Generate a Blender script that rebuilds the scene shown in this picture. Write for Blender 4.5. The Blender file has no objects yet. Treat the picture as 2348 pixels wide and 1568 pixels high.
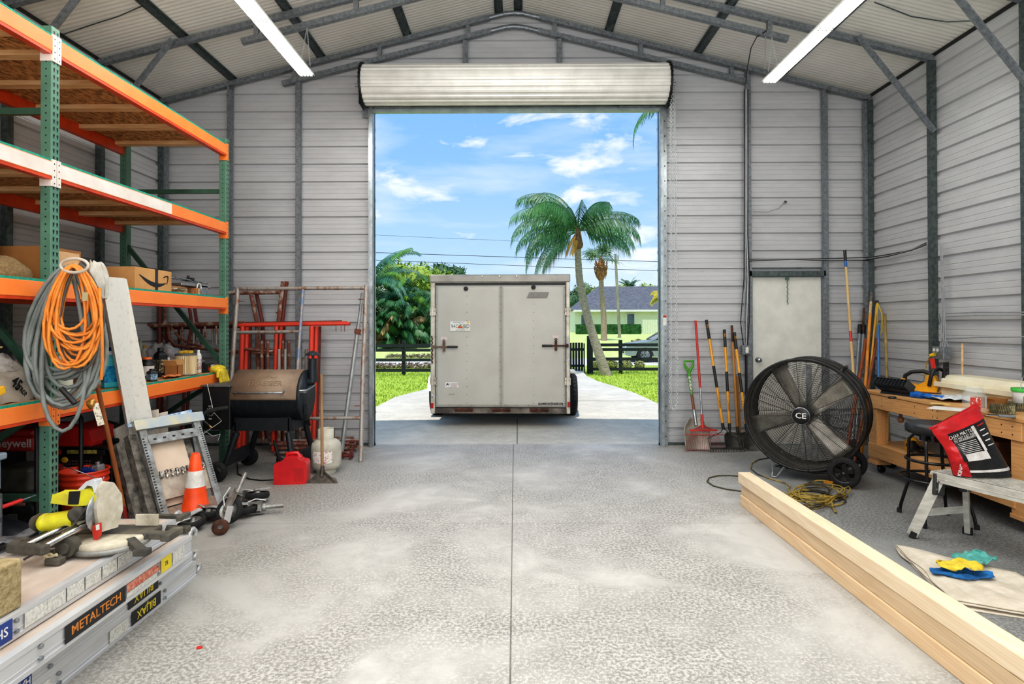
import bpy, math, random
from mathutils import Vector, Matrix, Euler, noise
R_ = random.Random(7)
V = Vector
sc = bpy.context.scene
COL = sc.collection
PI = math.pi
rad = math.radians
# ------------------------------------------------------------------ camera
FPX, TILT, ROLL, YAW, CY, HC = 1384.5, 0.008, 0.0025, 0.005, -50.4, 1.547
cam_d = bpy.data.cameras.new('camera'); cam = bpy.data.objects.new('camera', cam_d); COL.objects.link(cam)
cam_d.sensor_width = 36.0; cam_d.lens = FPX / 2348 * 36; cam_d.shift_y = CY / 2348
cam_d.clip_end = 600; cam_d.clip_start = 0.05
_f0 = V((-math.sin(YAW), math.cos(YAW), 0)); _r0 = V((math.cos(YAW), math.sin(YAW), 0)); _u0 = V((0, 0, 1))
_f = _f0 * math.cos(TILT) + _u0 * math.sin(TILT); _u = _u0 * math.cos(TILT) - _f0 * math.sin(TILT)
_r = _r0 * math.cos(ROLL) - _u * math.sin(ROLL); _uu = _r0 * math.sin(ROLL) + _u * math.cos(ROLL)
CM = Matrix((( _r.x, _uu.x, -_f.x, 0), (_r.y, _uu.y, -_f.y, 0), (_r.z, _uu.z, -_f.z, HC), (0, 0, 0, 1)))
cam.matrix_world = CM
sc.camera = cam
def at(px, py, X=None, Y=None, Z=None):
    """a measured photo point -> world point on the plane X=, Y= or Z="""
    d = _r * ((px - 1174) / FPX) + _uu * (-(py - 784 - CY) / FPX) + _f
    o = V((0, 0, HC))
    if Y is not None: t = Y / d.y
    elif Z is not None: t = (Z - HC) / d.z
    else: t = X / d.x
    return o + d * t
# ------------------------------------------------------------------ materials
MATS = {}
def node(nt, kind, **kw):
    n = nt.nodes.new(kind)
    for k, v in kw.items():
        if k in n.inputs: n.inputs[k].default_value = v
        else: setattr(n, k, v)
    return n
def c4(c): return (c[0], c[1], c[2], 1)
def hexc(h):
    h = h.lstrip('#'); v = [int(h[i:i+2], 16) / 255 for i in (0, 2, 4)]
    return tuple(x / 12.92 if x <= 0.04045 else ((x + 0.055) / 1.055) ** 2.4 for x in v)
def M(name, col='#888888', rough=0.5, metal=0.0, col2=None, scale=12.0, amt=1.0, bump=0.0, bscale=None, stretch=(1, 1, 1),
      detail=5.0, lo=0.35, hi=0.65, emit=0.0, trans=0.0, alpha=1.0, spec=0.5, coat=0.0, sheen=0.0):
    if name in MATS: return MATS[name]
    m = bpy.data.materials.new(name); m.use_nodes = True; nt = m.node_tree; b = nt.nodes['Principled BSDF']
    c = hexc(col) if isinstance(col, str) else col
    b.inputs['Roughness'].default_value = rough; b.inputs['Metallic'].default_value = metal
    b.inputs['Specular IOR Level'].default_value = spec
    b.inputs['Base Color'].default_value = c4(c)
    if coat: b.inputs['Coat Weight'].default_value = coat; b.inputs['Coat Roughness'].default_value = 0.15
    if sheen: b.inputs['Sheen Weight'].default_value = sheen
    if trans: b.inputs['Transmission Weight'].default_value = trans
    if alpha < 1: b.inputs['Alpha'].default_value = alpha
    if emit: b.inputs['Emission Color'].default_value = c4(c); b.inputs['Emission Strength'].default_value = emit
    c2 = hexc(col2) if isinstance(col2, str) else (col2 or tuple(x * 0.8 for x in c))
    tc = node(nt, 'ShaderNodeTexCoord'); mp = node(nt, 'ShaderNodeMapping'); mp.inputs['Scale'].default_value = stretch
    nt.links.new(tc.outputs['Object'], mp.inputs['Vector'])
    nz = node(nt, 'ShaderNodeTexNoise', Scale=scale, Detail=detail, Roughness=0.6); nt.links.new(mp.outputs[0], nz.inputs['Vector'])
    rp = node(nt, 'ShaderNodeValToRGB'); rp.color_ramp.elements[0].position = lo; rp.color_ramp.elements[1].position = hi
    rp.color_ramp.elements[0].color = c4(tuple(c[i] * (1 - amt) + c2[i] * amt for i in range(3))); rp.color_ramp.elements[1].color = c4(c)
    nt.links.new(nz.outputs['Fac'], rp.inputs['Fac']); nt.links.new(rp.outputs['Color'], b.inputs['Base Color'])
    if bump:
        bn = node(nt, 'ShaderNodeTexNoise', Scale=bscale or scale * 2, Detail=4.0); nt.links.new(mp.outputs[0], bn.inputs['Vector'])
        bp = node(nt, 'ShaderNodeBump', Strength=bump, Distance=0.01); nt.links.new(bn.outputs['Fac'], bp.inputs['Height']); nt.links.new(bp.outputs[0], b.inputs['Normal'])
    MATS[name] = m
    return m
# ------------------------------------------------------------------ mesh builder
def frame(d):
    d = d.normalized(); a = V((0, 0, 1)) if abs(d.z) < 0.9 else V((1, 0, 0))
    x = d.cross(a).normalized(); return x, d.cross(x).normalized()
class MB:
    def __init__(s, M=None): s.v = []; s.f = []; s.sm = []; s.M = M or Matrix.Identity(4)
    def add(s, vs, fs, smooth=False):
        n = len(s.v); s.v += [s.M @ V(p) for p in vs]; s.f += [tuple(i + n for i in q) for q in fs]; s.sm += [smooth] * len(fs); return s
    def box(s, x0, x1, y0, y1, z0, z1, m=None):
        vs = [V((x, y, z)) for z in (z0, z1) for y in (y0, y1) for x in (x0, x1)]
        if m: vs = [m @ p for p in vs]
        return s.add(vs, [(0, 2, 3, 1), (4, 5, 7, 6), (0, 1, 5, 4), (2, 6, 7, 3), (0, 4, 6, 2), (1, 3, 7, 5)])
    def cbox(s, c, sz, rot=(0, 0, 0)):
        m = Matrix.Translation(c) @ Euler(rot).to_matrix().to_4x4(); a, b, d = sz[0] / 2, sz[1] / 2, sz[2] / 2
        return s.box(-a, a, -b, b, -d, d, m)
    def bar(s, p0, p1, w, h, up=None):
        p0, p1 = V(p0), V(p1); d = (p1 - p0).normalized(); u = V(up) if up else V((0, 0, 1))
        if abs(d.dot(u)) > 0.98: u = V((0, 1, 0))
        x = d.cross(u).normalized(); z = x.cross(d)
        vs = [p + x * (i * w / 2) + z * (j * h / 2) for p in (p0, p1) for j in (-1, 1) for i in (-1, 1)]
        return s.add(vs, [(0, 2, 3, 1), (4, 5, 7, 6), (0, 1, 5, 4), (2, 6, 7, 3), (0, 4, 6, 2), (1, 3, 7, 5)])
    def cyl(s, p0, p1, r0, r1=None, n=16, caps=True, smooth=True):
        r1 = r0 if r1 is None else r1
        return s.tube([p0, p1], [r0, r1], n, caps, smooth)
    def tube(s, pts, r, n=8, caps=True, smooth=True, closed=False):
        pts = [V(p) for p in pts]; k = len(pts); rr = r if isinstance(r, (list, tuple)) else [r] * k
        vs = []; prev = None
        for i, p in enumerate(pts):
            if closed: d = pts[(i + 1) % k] - pts[i - 1]
            else: d = pts[min(i + 1, k - 1)] - pts[max(i - 1, 0)]
            if d.length < 1e-9: d = V((0, 0, 1))
            d.normalize()
            if prev is None: x, y = frame(d)
            else:
                x = prev - d * prev.dot(d)
                x = x.normalized() if x.length > 1e-6 else frame(d)[0]
                y = d.cross(x)
            prev = x
            vs += [p + (x * math.cos(2 * PI * j / n) + y * math.sin(2 * PI * j / n)) * rr[i] for j in range(n)]
        fs = [(i * n + j, i * n + (j + 1) % n, ((i + 1) % k) * n + (j + 1) % n, ((i + 1) % k) * n + j) for i in range(k if closed else k - 1) for j in range(n)]
        s.add(vs, fs, smooth)
        if caps and not closed: s.add(vs[:n], [tuple(range(n))[::-1]]); s.add(vs[-n:], [tuple(range(n))])
        return s
    def lathe(s, prof, c=(0, 0, 0), n=24, axis='Z', smooth=True, caps=True, a0=0, a1=2 * PI):
        full = abs(a1 - a0 - 2 * PI) < 1e-6; m = n if full else n + 1; c = V(c); vs = []
        for r, h in prof:
            for j in range(m):
                a = a0 + (a1 - a0) * j / n; x, y = r * math.cos(a), r * math.sin(a)
                vs.append(c + (V((x, y, h)) if axis == 'Z' else V((h, x, y)) if axis == 'X' else V((y, h, x))))
        fs = []
        for i in range(len(prof) - 1):
            for j in range(n if full else n):
                fs.append((i * m + j, i * m + (j + 1) % m, (i + 1) * m + (j + 1) % m, (i + 1) * m + j))
        s.add(vs, fs, smooth)
        if caps and full:
            if prof[0][0] > 1e-5: s.add(vs[:m], [tuple(range(m))[::-1]])
            if prof[-1][0] > 1e-5: s.add(vs[-m:], [tuple(range(m))])
        return s
    def prism(s, poly, t0, t1, plane='XZ', smooth=False, m=None):
        def P(a, b, t): return V((a, t, b)) if plane == 'XZ' else V((a, b, t)) if plane == 'XY' else V((t, a, b))
        n = len(poly); vs = [P(a, b, t0) for a, b in poly] + [P(a, b, t1) for a, b in poly]
        if m: vs = [m @ p for p in vs]
        s.add(vs, [tuple(range(n)), tuple(range(2 * n - 1, n - 1, -1))])
        s.add(vs, [(i, (i + 1) % n, n + (i + 1) % n, n + i) for i in range(n)], smooth); return s
    def ell(s, c, r, n=14, k=8, rot=(0, 0, 0), lump=0.0, seed=0):
        mt = Matrix.Translation(c) @ Euler(rot).to_matrix().to_4x4(); vs = []
        for i in range(k + 1):
            t = PI * i / k
            for j in range(n):
                a = 2 * PI * j / n; p = V((math.sin(t) * math.cos(a), math.sin(t) * math.sin(a), math.cos(t)))
                if lump: p *= 1 + lump * noise.noise(p * 1.7 + V((seed, seed * 2.1, 0)))
                vs.append(mt @ V((p.x * r[0], p.y * r[1], p.z * r[2])))
        return s.add(vs, [(i * n + j, (i + 1) * n + j, (i + 1) * n + (j + 1) % n, i * n + (j + 1) % n) for i in range(k) for j in range(n)], True)
    def grid(s, fn, nu, nv, smooth=True, closed_u=False):
        vs = [V(fn(i / nu, j / nv)) for j in range(nv + 1) for i in range(nu + 1)]
        return s.add(vs, [(j * (nu + 1) + i, j * (nu + 1) + i + 1, (j + 1) * (nu + 1) + i + 1, (j + 1) * (nu + 1) + i) for j in range(nv) for i in range(nu)], smooth)
    def build(s, name, mat, parent=None, bevel=0.0, solid=0.0, subsurf=0, seg=2):
        me = bpy.data.meshes.new(name); me.from_pydata([tuple(p) for p in s.v], [], s.f); me.materials.append(mat)
        me.polygons.foreach_set('use_smooth', s.sm); me.update()
        o = bpy.data.objects.new(name, me); COL.objects.link(o)
        if parent: o.parent = parent
        if solid: md = o.modifiers.new('solid', 'SOLIDIFY'); md.thickness = solid; md.offset = 0
        if subsurf: md = o.modifiers.new('sub', 'SUBSURF'); md.levels = subsurf; md.render_levels = subsurf
        if bevel: md = o.modifiers.new('bevel', 'BEVEL'); md.width = bevel; md.segments = seg; md.limit_method = 'ANGLE'; md.angle_limit = rad(40)
        return o
def tag(o, label=None, cat=None, group=None, kind=None):
    if label: o['label'] = label
    if cat: o['category'] = cat
    if group: o['group'] = group
    if kind: o['kind'] = kind
    return o
def thing(name, label, cat, loc=(0, 0, 0), rz=0, group=None, rot=None):
    o = bpy.data.objects.new(name, None); COL.objects.link(o); o.empty_display_size = 0.1
    o.location = loc; o.rotation_euler = rot or (0, 0, rz)
    return tag(o, label, cat, group)
def dup(root, loc, rz=None, label=None, rot=None, scale=None):
    def cp(o, par):
        c = o.copy(); COL.objects.link(c); c.parent = par
        for ch in [x for x in bpy.data.objects if x.parent == o and x != c]: cp(ch, c)
        return c
    r = cp(root, None); r.location = loc
    if rz is not None: r.rotation_euler = (0, 0, rz)
    if rot is not None: r.rotation_euler = rot
    if scale: r.scale = scale
    if label: r['label'] = label
    return r
def text(s, size, mat, parent, mtx, name='lettering', ext=0.0008, align='CENTER', bold=0.0, sx=1.0):
    cu = bpy.data.curves.new('t', 'FONT'); cu.body = s; cu.size = size; cu.align_x = align; cu.align_y = 'CENTER'; cu.extrude = ext; cu.offset = bold; cu.resolution_u = 2
    o = bpy.data.objects.new('t', cu); COL.objects.link(o)
    dg = bpy.context.evaluated_depsgraph_get(); me = bpy.data.meshes.new_from_object(o.evaluated_get(dg))
    bpy.data.objects.remove(o); bpy.data.curves.remove(cu)
    me.transform(mtx @ Matrix.Diagonal((sx, 1, 1, 1))); me.materials.clear(); me.materials.append(mat); me.name = name
    p = bpy.data.objects.new(name, me); COL.objects.link(p)
    if parent: p.parent = parent
    return p
def MX(loc, rot=(0, 0, 0)): return Matrix.Translation(loc) @ Euler(rot).to_matrix().to_4x4()
def face_m(o, xdir, ydir):
    x = V(xdir).normalized(); y = V(ydir); y = (y - x * y.dot(x)).normalized(); z = x.cross(y)
    return Matrix(((x.x, y.x, z.x, o[0]), (x.y, y.y, z.y, o[1]), (x.z, y.z, z.z, o[2]), (0, 0, 0, 1)))
def label_quad(parent, mtx, w, h, mat, name='sticker', t=0.001):
    return MB(mtx).box(-w / 2, w / 2, -h / 2, h / 2, 0, t).build(name, mat, parent)
# ------------------------------------------------------------------ shared materials
mGalv = M('galvanised_steel', '#8f9499', 0.42, 0.55, '#6d7377', 30, bump=0.05)
mGalvD = M('galvanised_dark', '#66706f', 0.4, 0.6, '#465150', 22, bump=0.05)
mBlack = M('black_plastic', '#17181a', 0.45, 0, '#0c0d0e', 20)
mRub = M('rubber', '#202122', 0.8, 0, '#121213', 40, bump=0.1)
mSteel = M('bare_steel', '#b8bcc0', 0.3, 0.9, '#8e9296', 25)
mChrome = M('chrome', '#e0e2e4', 0.12, 1.0)
mWhiteP = M('white_plastic', '#e4e3dd', 0.5)
mWhite = M('white_paint', '#eceae4', 0.5, 0, '#d8d6d0', 8)
def ymat(name, **k): return M(name, **k)
# ================================================================== BUILDING
XW, YF, YB = 4.57, 7.79, -5.0
SL = 0.25
def zr(x): return 5.60 - SL * abs(x)
mWall = M('wall_panel', '#c1c2c4', 0.42, 0.1, '#b3b4b7', 3, amt=0.6, stretch=(1, 1, 3))
mCeil = M('ceiling_panel', '#e9e8e2', 0.6, 0, '#dbdad4', 2.5, amt=0.7, bump=0.15, bscale=3)
def concrete(name, base, dark, blue=None, offs=0):
    m = bpy.data.materials.new(name); m.use_nodes = True; nt = m.node_tree; b = nt.nodes['Principled BSDF']; L = nt.links.new
    tc = node(nt, 'ShaderNodeTexCoord'); mp = node(nt, 'ShaderNodeMapping'); mp.inputs['Location'].default_value = (offs, 0, 0); L(tc.outputs['Object'], mp.inputs[0])
    n1 = node(nt, 'ShaderNodeTexNoise', Scale=0.75, Detail=6.0, Roughness=0.6, Distortion=0.5); L(mp.outputs[0], n1.inputs['Vector'])
    n2 = node(nt, 'ShaderNodeTexNoise', Scale=55.0, Detail=6.0, Roughness=0.7); L(mp.outputs[0], n2.inputs['Vector'])
    n3 = node(nt, 'ShaderNodeTexNoise', Scale=3.2, Detail=8.0, Roughness=0.7, Distortion=0.8); L(mp.outputs[0], n3.inputs['Vector'])
    # speckles gated by large patches
    r1 = node(nt, 'ShaderNodeValToRGB'); r1.color_ramp.elements[0].position = 0.44; r1.color_ramp.elements[1].position = 0.60; L(n1.outputs['Fac'], r1.inputs[0])
    r2 = node(nt, 'ShaderNodeValToRGB'); r2.color_ramp.elements[0].position = 0.44; r2.color_ramp.elements[1].position = 0.56; L(n2.outputs['Fac'], r2.inputs[0])
    r3 = node(nt, 'ShaderNodeValToRGB'); r3.color_ramp.elements[0].position = 0.42; r3.color_ramp.elements[1].position = 0.60; L(n3.outputs['Fac'], r3.inputs[0])
    mul = node(nt, 'ShaderNodeMath', operation='MAXIMUM'); L(r1.outputs[0], mul.inputs[0]); L(r2.outputs[0], mul.inputs[1])
    mx = node(nt, 'ShaderNodeMix', data_type='RGBA'); mx.inputs[6].default_value = c4(hexc(dark)); mx.inputs[7].default_value = c4(hexc(base)); L(mul.outputs[0], mx.inputs[0])
    m3 = node(nt, 'ShaderNodeMix', data_type='RGBA', blend_type='MULTIPLY'); m3.inputs[0].default_value = 0.5
    mr = node(nt, 'ShaderNodeMapRange'); mr.inputs[3].default_value = 0.78; mr.inputs[4].default_value = 1.06; L(r3.outputs[0], mr.inputs[0])
    L(mx.outputs[2], m3.inputs[6]); L(mr.outputs[0], m3.inputs[7])
    out = m3.outputs[2]
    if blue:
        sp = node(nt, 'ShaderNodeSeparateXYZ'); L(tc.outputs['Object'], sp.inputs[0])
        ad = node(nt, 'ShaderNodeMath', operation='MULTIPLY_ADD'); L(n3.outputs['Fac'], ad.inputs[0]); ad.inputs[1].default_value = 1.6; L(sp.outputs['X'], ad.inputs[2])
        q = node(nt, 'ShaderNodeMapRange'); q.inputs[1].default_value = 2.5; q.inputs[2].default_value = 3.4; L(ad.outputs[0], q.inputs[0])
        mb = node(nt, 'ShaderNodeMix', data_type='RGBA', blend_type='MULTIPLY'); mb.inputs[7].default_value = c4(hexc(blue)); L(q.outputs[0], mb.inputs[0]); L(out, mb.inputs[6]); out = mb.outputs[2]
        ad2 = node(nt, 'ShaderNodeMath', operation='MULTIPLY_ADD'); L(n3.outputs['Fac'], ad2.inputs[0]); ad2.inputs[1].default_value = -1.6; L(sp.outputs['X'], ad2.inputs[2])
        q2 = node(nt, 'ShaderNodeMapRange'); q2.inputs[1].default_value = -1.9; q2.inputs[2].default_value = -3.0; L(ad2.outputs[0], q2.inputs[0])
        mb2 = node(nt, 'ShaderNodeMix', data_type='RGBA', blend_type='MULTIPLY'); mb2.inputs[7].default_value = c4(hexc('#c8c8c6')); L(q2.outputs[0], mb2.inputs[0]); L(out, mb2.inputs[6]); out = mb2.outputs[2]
    L(out, b.inputs['Base Color']); b.inputs['Roughness'].default_value = 0.72
    bp = node(nt, 'ShaderNodeBump', Strength=0.12, Distance=0.01); L(n2.outputs['Fac'], bp.inputs['Height']); L(bp.outputs[0], b.inputs['Normal'])
    return m
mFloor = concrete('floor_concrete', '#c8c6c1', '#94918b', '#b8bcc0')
mDrive = concrete('driveway_concrete', '#d3cdc0', '#bdb6a9', None, 5)
# floor slab with sawn joints
fl = MB(); g = 0.004; jx = -0.025
ys = [YB, -1.4, 1.65, 4.72, YF + 0.05]
for i in range(4):
    for xa, xb in ((-XW - 0.1, jx), (jx, XW + 0.1)):
        fl.box(xa + (g if xa > -1 else 0), xb - (g if xb < 1 else 0), ys[i] + g * 0.6, ys[i + 1] - g * 0.6, -0.12, 0)
fl.box(-XW - .1, XW + .1, YB, YF + .05, -0.15, -0.02)
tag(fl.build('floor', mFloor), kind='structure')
# ribbed panels
PER = 0.2286
def prof(z0, z1, ph=0.0):
    base = [(0, 0), (.045, 0), (.048, .004), (.054, .004), (.057, 0), (.105, 0), (.108, .004), (.114, .004), (.117, 0), (.165, 0), (.176, .03), (.207, .03), (.2186, 0)]
    pts = []; k = math.floor((z0 - ph) / PER) - 1
    while True:
        b = ph + k * PER
        if b > z1: break
        pts += [(b + a, d) for a, d in base]; k += 1
    def ev(z):
        for (a, d), (b, e) in zip(pts, pts[1:]):
            if a <= z <= b: return d + (e - d) * (z - a) / max(b - a, 1e-9)
        return 0
    return [(z0, ev(z0))] + [p for p in pts if z0 < p[0] < z1] + [(z1, ev(z1))]
def strip_wall(mb, x0, x1, z0, z1, y, sgn, axis='Y', clip=False):
    p = prof(z0, z1); vs = []; fs = []
    for (za, da), (zb, db) in zip(p, p[1:]):
        def lim(z):
            if not clip: return x0, x1
            w = max((5.62 - z) / SL, 0.001); return max(x0, -w), min(x1, w)
        a0, a1 = lim(za); b0, b1 = lim(zb)
        if a1 <= a0: continue
        n = len(vs)
        if axis == 'Y': vs += [V((a0, y + sgn * da, za)), V((a1, y + sgn * da, za)), V((max(b1, b0) if b1 < b0 else b1, y + sgn * db, zb)), V((b0, y + sgn * db, zb))]
        else: vs += [V((y + sgn * da, a0, za)), V((y + sgn * da, a1, za)), V((y + sgn * db, b1, zb)), V((y + sgn * db, b0, zb))]
        fs.append((n, n + 1, n + 2, n + 3))
    mb.add(vs, fs)
OX0, OX1, OZ = -1.806, 1.848, 4.30
DX0, DX1, DZ = 3.05, 3.93, 2.15
wf = MB(); yw = YF + 0.02
strip_wall(wf, -XW - .02, OX0, 0, OZ, yw, 1); strip_wall(wf, OX1, DX0, 0, OZ, yw, 1)
strip_wall(wf, DX1, XW + .02, 0, OZ, yw, 1); strip_wall(wf, DX0, DX1, DZ, OZ, yw, 1)
strip_wall(wf, -XW - .02, XW + .02, OZ, 5.61, yw, 1, clip=True)
tag(wf.build('wall_front', mWall), kind='structure')
for nm, x, s in (('wall_left', -XW, -1), ('wall_right', XW, 1)):
    w = MB(); strip_wall(w, YB, YF + .05, 0, 4.48, x, s, axis='X'); tag(w.build(nm, mWall), kind='structure')
wb = MB(); strip_wall(wb, -XW, -1.85, 0, OZ, YB, -1); strip_wall(wb, 1.85, XW, 0, OZ, YB, -1); strip_wall(wb, -XW - .02, XW + .02, OZ, 5.61, YB, -1, clip=True)
tag(wb.build('wall_back', mWall), kind='structure')
# ceiling sheets with fine flutes
cl = MB(); vs = []; fs = []; y = YB; k = 0
xsn = [-XW - .12, -2.3, 0, 2.3, XW + .12]; rows = []
while y < YF + 0.25:
    rows.append([(x, y, zr(x) + 0.035 + (0.0035 if k % 2 else 0)) for x in xsn]); y += 0.03; k += 1
for i, r in enumerate(rows):
    vs += [V(p) for p in r]
    if i: fs += [((i - 1) * 5 + j, i * 5 + j, i * 5 + j + 1, (i - 1) * 5 + j + 1) for j in range(4)]
cl.add(vs, fs)
tag(cl.build('ceiling', mCeil), kind='structure')
# roof outer skin (keeps sun out)
ro = MB(); ro.add([V((x, yy, zr(x) + .12)) for yy in (YB - .2, YF + .35) for x in (-XW - .25, 0, XW + .25)], [(0, 1, 4, 3), (1, 2, 5, 4)])
tag(ro.build('trim_9', mWall), kind='structure')
# steel frames
TW = 0.06
def roof_frame(idx, Y, chord=True, braces=True, posts=True, label=None):
    root = MB()
    for s in (-1, 1):
        root.bar((s * 0.32, Y, zr(.32) - .03), (s * (XW - .03), Y, zr(XW) - .03), TW, TW)
    root.tube([(-.33, Y, zr(.33) - .03), (-.12, Y, zr(.12) - .032), (0, Y, zr(0) - .05), (.12, Y, zr(.12) - .032), (.33, Y, zr(.33) - .03)], 0.033, 8)
    o = tag(root.build('trim_%d' % idx, mGalv), kind='structure')
    if chord:
        c = MB(); dz = .205
        for s in (-1, 1): c.bar((s * 0.3, Y, zr(.3) - dz), (s * 2.98, Y, zr(2.98) - dz), TW, TW)
        c.tube([(-.32, Y, zr(.32) - dz), (-.12, Y, zr(.12) - dz - .002), (0, Y, zr(0) - dz - .02), (.12, Y, zr(.12) - dz - .002), (.32, Y, zr(.32) - dz)], 0.033, 8)
        c.build('chord', mGalv, o)
        for x in (-2.82, -1.73, -.6, .52, 1.62, 2.78):
            MB().bar((x, Y, zr(x) - .175), (x, Y, zr(x) - .055), .05, .045).build('spacer', mGalv, o)
    if posts:
        for s in (-1, 1):
            MB().box(s * (XW - .035) - .032, s * (XW - .035) + .032, Y - .032, Y + .032, 0, zr(XW) - .055).build('post', mGalvD, o)
    if braces:
        for s in (-1, 1):
            b = MB(); p0 = V((s * (XW - .05), Y - .05, 3.62)); p1 = V((s * (XW - .86), Y - .05, zr(XW - .86) - .02))
            b.bar(p0, p1, .008, .065, up=(0, 1, 0)); b.bar(p0 + V((0, -.025, 0)), p1 + V((0, -.025, 0)), .045, .008, up=(0, 1, 0))
            q = (p1 - p0).normalized().cross(V((0, 1, 0))) * .022
            b.bar(p0 + q + V((0, -.012, 0)), p1 + q + V((0, -.012, 0)), .006, .03, up=(0, 1, 0)); b.bar(p0 - q + V((0, -.012, 0)), p1 - q + V((0, -.012, 0)), .006, .03, up=(0, 1, 0))
            b.build('knee_brace', mGalv, o)
    return o
roof_frame(1, YF - .07, braces=False)
FY = [6.57, 5.36, 4.15, 2.93, 1.7, .48, -.74, -1.96, -3.2]
for i, y in enumerate(FY): roof_frame(10 + i, y)
# front-wall studs
st = [(-3.66, 0, None), (-2.78, 0, None), (2.99, 0, None), (3.97, 0, None), (-.63, 4.72, 5.2), (.58, 4.72, 5.2), (-4.5, 0, 4.4), (4.5, 0, 4.4)]
for i, (x, z0, z1) in enumerate(st):
    z1 = z1 or zr(x) - .06
    if abs(x) < 1: z1 = zr(x) - .24
    b = MB(); b.box(x - .03, x + .03, YF - .085, YF - .028, z0, z1)
    o = tag(b.build('trim_%d' % (20 + i), mGalv), kind='structure')
    if abs(x) > 2.5 and abs(x) < 4.4:
        cb = MB(); cb.cbox((x + .035, YF - .09, z1 - .02), (.05, .01, .06)); cb.build('clip', mGalvD, o)
hd = MB(); hd.box(DX0 - .06, DX1 + .03, YF - .085, YF - .028, DZ + .01, DZ + .075); hd.box(DX0 - .06, DX1 + .03, YF - .03, YF - .01, DZ + .11, DZ + .125)
tag(hd.build('trim_28', mGalvD), kind='structure')
# gable rail above the roller
gr = MB(); gr.bar((-1.05, YF - .07, 4.86), (1.02, YF - .07, 4.86), .05, .05); tag(gr.build('trim_29', mGalvD), kind='structure')
# purlins (hat channels) under ceiling
for i, x in enumerate((-3.62, -2.48, -1.375, -.2, .05, 1.21, 2.35, 3.43)):
    b = MB(); z = zr(x) + .02; t = -SL if x > 0 else SL
    m = MX((x, 0, z), (0, -math.atan(t), 0))
    b.box(-.055, .055, YB, YF, -.006, 0.004, m); b.box(-.03, .03, YB, YF, -.024, -.006, m); b.box(-.012, .012, YB, YF, -.028, -.024, m)
    tag(b.build('trim_%d' % (30 + i), mGalvD), kind='structure')
# insulation seams
for i, pts in enumerate((((118, 88), (200, 60), (270, 38), (330, 12)), ((2005, 5), (2090, 38), (2170, 50), (2225, 48)))):
    s = -1 if i == 0 else 1; q = []
    for px, py in pts:
        d = at(px, py, Y=1.0) - V((0, 0, HC)); # intersect z = 5.63 - .25*s*x
        t = (5.615 - HC) / (d.z + SL * s * d.x); q.append(V((0, 0, HC)) + d * t)
    tag(MB().tube(q, .006, 6).build('trim_%d' % (40 + i), mGalvD), kind='structure')
# eave gap line
for i, s in enumerate((-1, 1)):
    tag(MB().box(s * XW - .02, s * XW + .02, YB, YF, zr(XW) + .0, zr(XW) + .03).build('trim_%d' % (42 + i), mBlack), kind='structure')
# base angle
for nm, b in (('baseboard_front', ((-XW, OX0), (OX1, DX0), (DX1, XW))),):
    q = MB()
    for xa, xb in b: q.box(xa, xb, YF - .03, YF + .01, 0, .03)
    tag(q.build(nm, mGalvD), kind='structure')
# ---------------- roll-up door
mCurt = M('curtain_paint', '#e2e1da', 0.35, 0.0, '#d2d1ca', 5)
mCurtG = M('curtain_back', '#a9b4b6', 0.35, 0.4, '#8f9b9e', 8)
rd = thing('door_1', None, None, (0.021, 7.45, 4.52)); rd['kind'] = 'structure'
cr = MB(); prf = []; 
nn = 20
for k in range(nn):
    a = 2 * PI * k / nn
    for da, r in ((0, .244), (.35, .244), (.5, .232), (.85, .232)): prf.append((a + da * 2 * PI / nn, r))
n = len(prf); vs = [V((x, math.cos(a) * r, math.sin(a) * r)) for x in (-1.88, 1.86) for a, r in prf]
cr.add(vs, [(i, (i + 1) % n, n + (i + 1) % n, n + i) for i in range(n)]); cr.add(vs, [tuple(range(n)), tuple(range(2 * n - 1, n - 1, -1))])
cr.build('curtain_roll', mCurt, rd)
for x in (-1.885, 1.865):
    e = MB(); m = 60
    prf = [(.2, -.012), (.258, -.012), (.262, 0), (.258, .012), (.2, .012), (.2, -.012)]
    e.lathe(prf, (x, 0, 0), 40, 'X', caps=False)
    for k in range(0, 60, 2):
        a = 2 * PI * k / 60; e.cbox((x, math.cos(a) * .262, math.sin(a) * .262), (.03, .014, .014), (a, 0, 0))
    e.build('edge_tape', mBlack, rd)
    s = -1 if x < 0 else 1
    ax = MB(); ax.cyl((x, 0, 0), (x + s * .11, 0, 0), .022); ax.cbox((x + s * .06, 0, 0), (.03, .06, .06)); ax.cyl((x, 0, 0), (x + s * .02, 0, 0), .07, n=20)
    ax.build('axle', mSteel, rd)
    br = MB(); br.cbox((x + s * .075, .16, -.06), (.006, .26, .3)); br.cbox((x + s * .05, .30, -.1), (.1, .006, .4)); br.build('bracket', mGalv, rd)
cf = MB(); zz = [(-.25 + .0, 0)]
pts = []
for k in range(6):
    z = .12 - k * .06
    pts += [(z, .235), (z - .028, .235), (z - .034, .247), (z - .056, .247)]
vs = [V((x, yv, z)) for x in (-1.83, 1.83) for z, yv in pts]; n = len(pts)
cf.add(vs, [(i, i + 1, n + i + 1, n + i) for i in range(n - 1)]); cf.build('curtain_lower', mCurtG, rd)
bb = MB(); bb.box(-1.83, 1.83, .20, .27, -.262, -.225); bb.box(-1.83, 1.83, .225, .245, -.235, -.19); bb.build('bottom_bar', mCurtG, rd)
for x0 in (-1.80, 1.30):
    MB().box(x0, x0 + .46, .17, .2, -.225, -.205).build('slide_lock', mGalv, rd)
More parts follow.
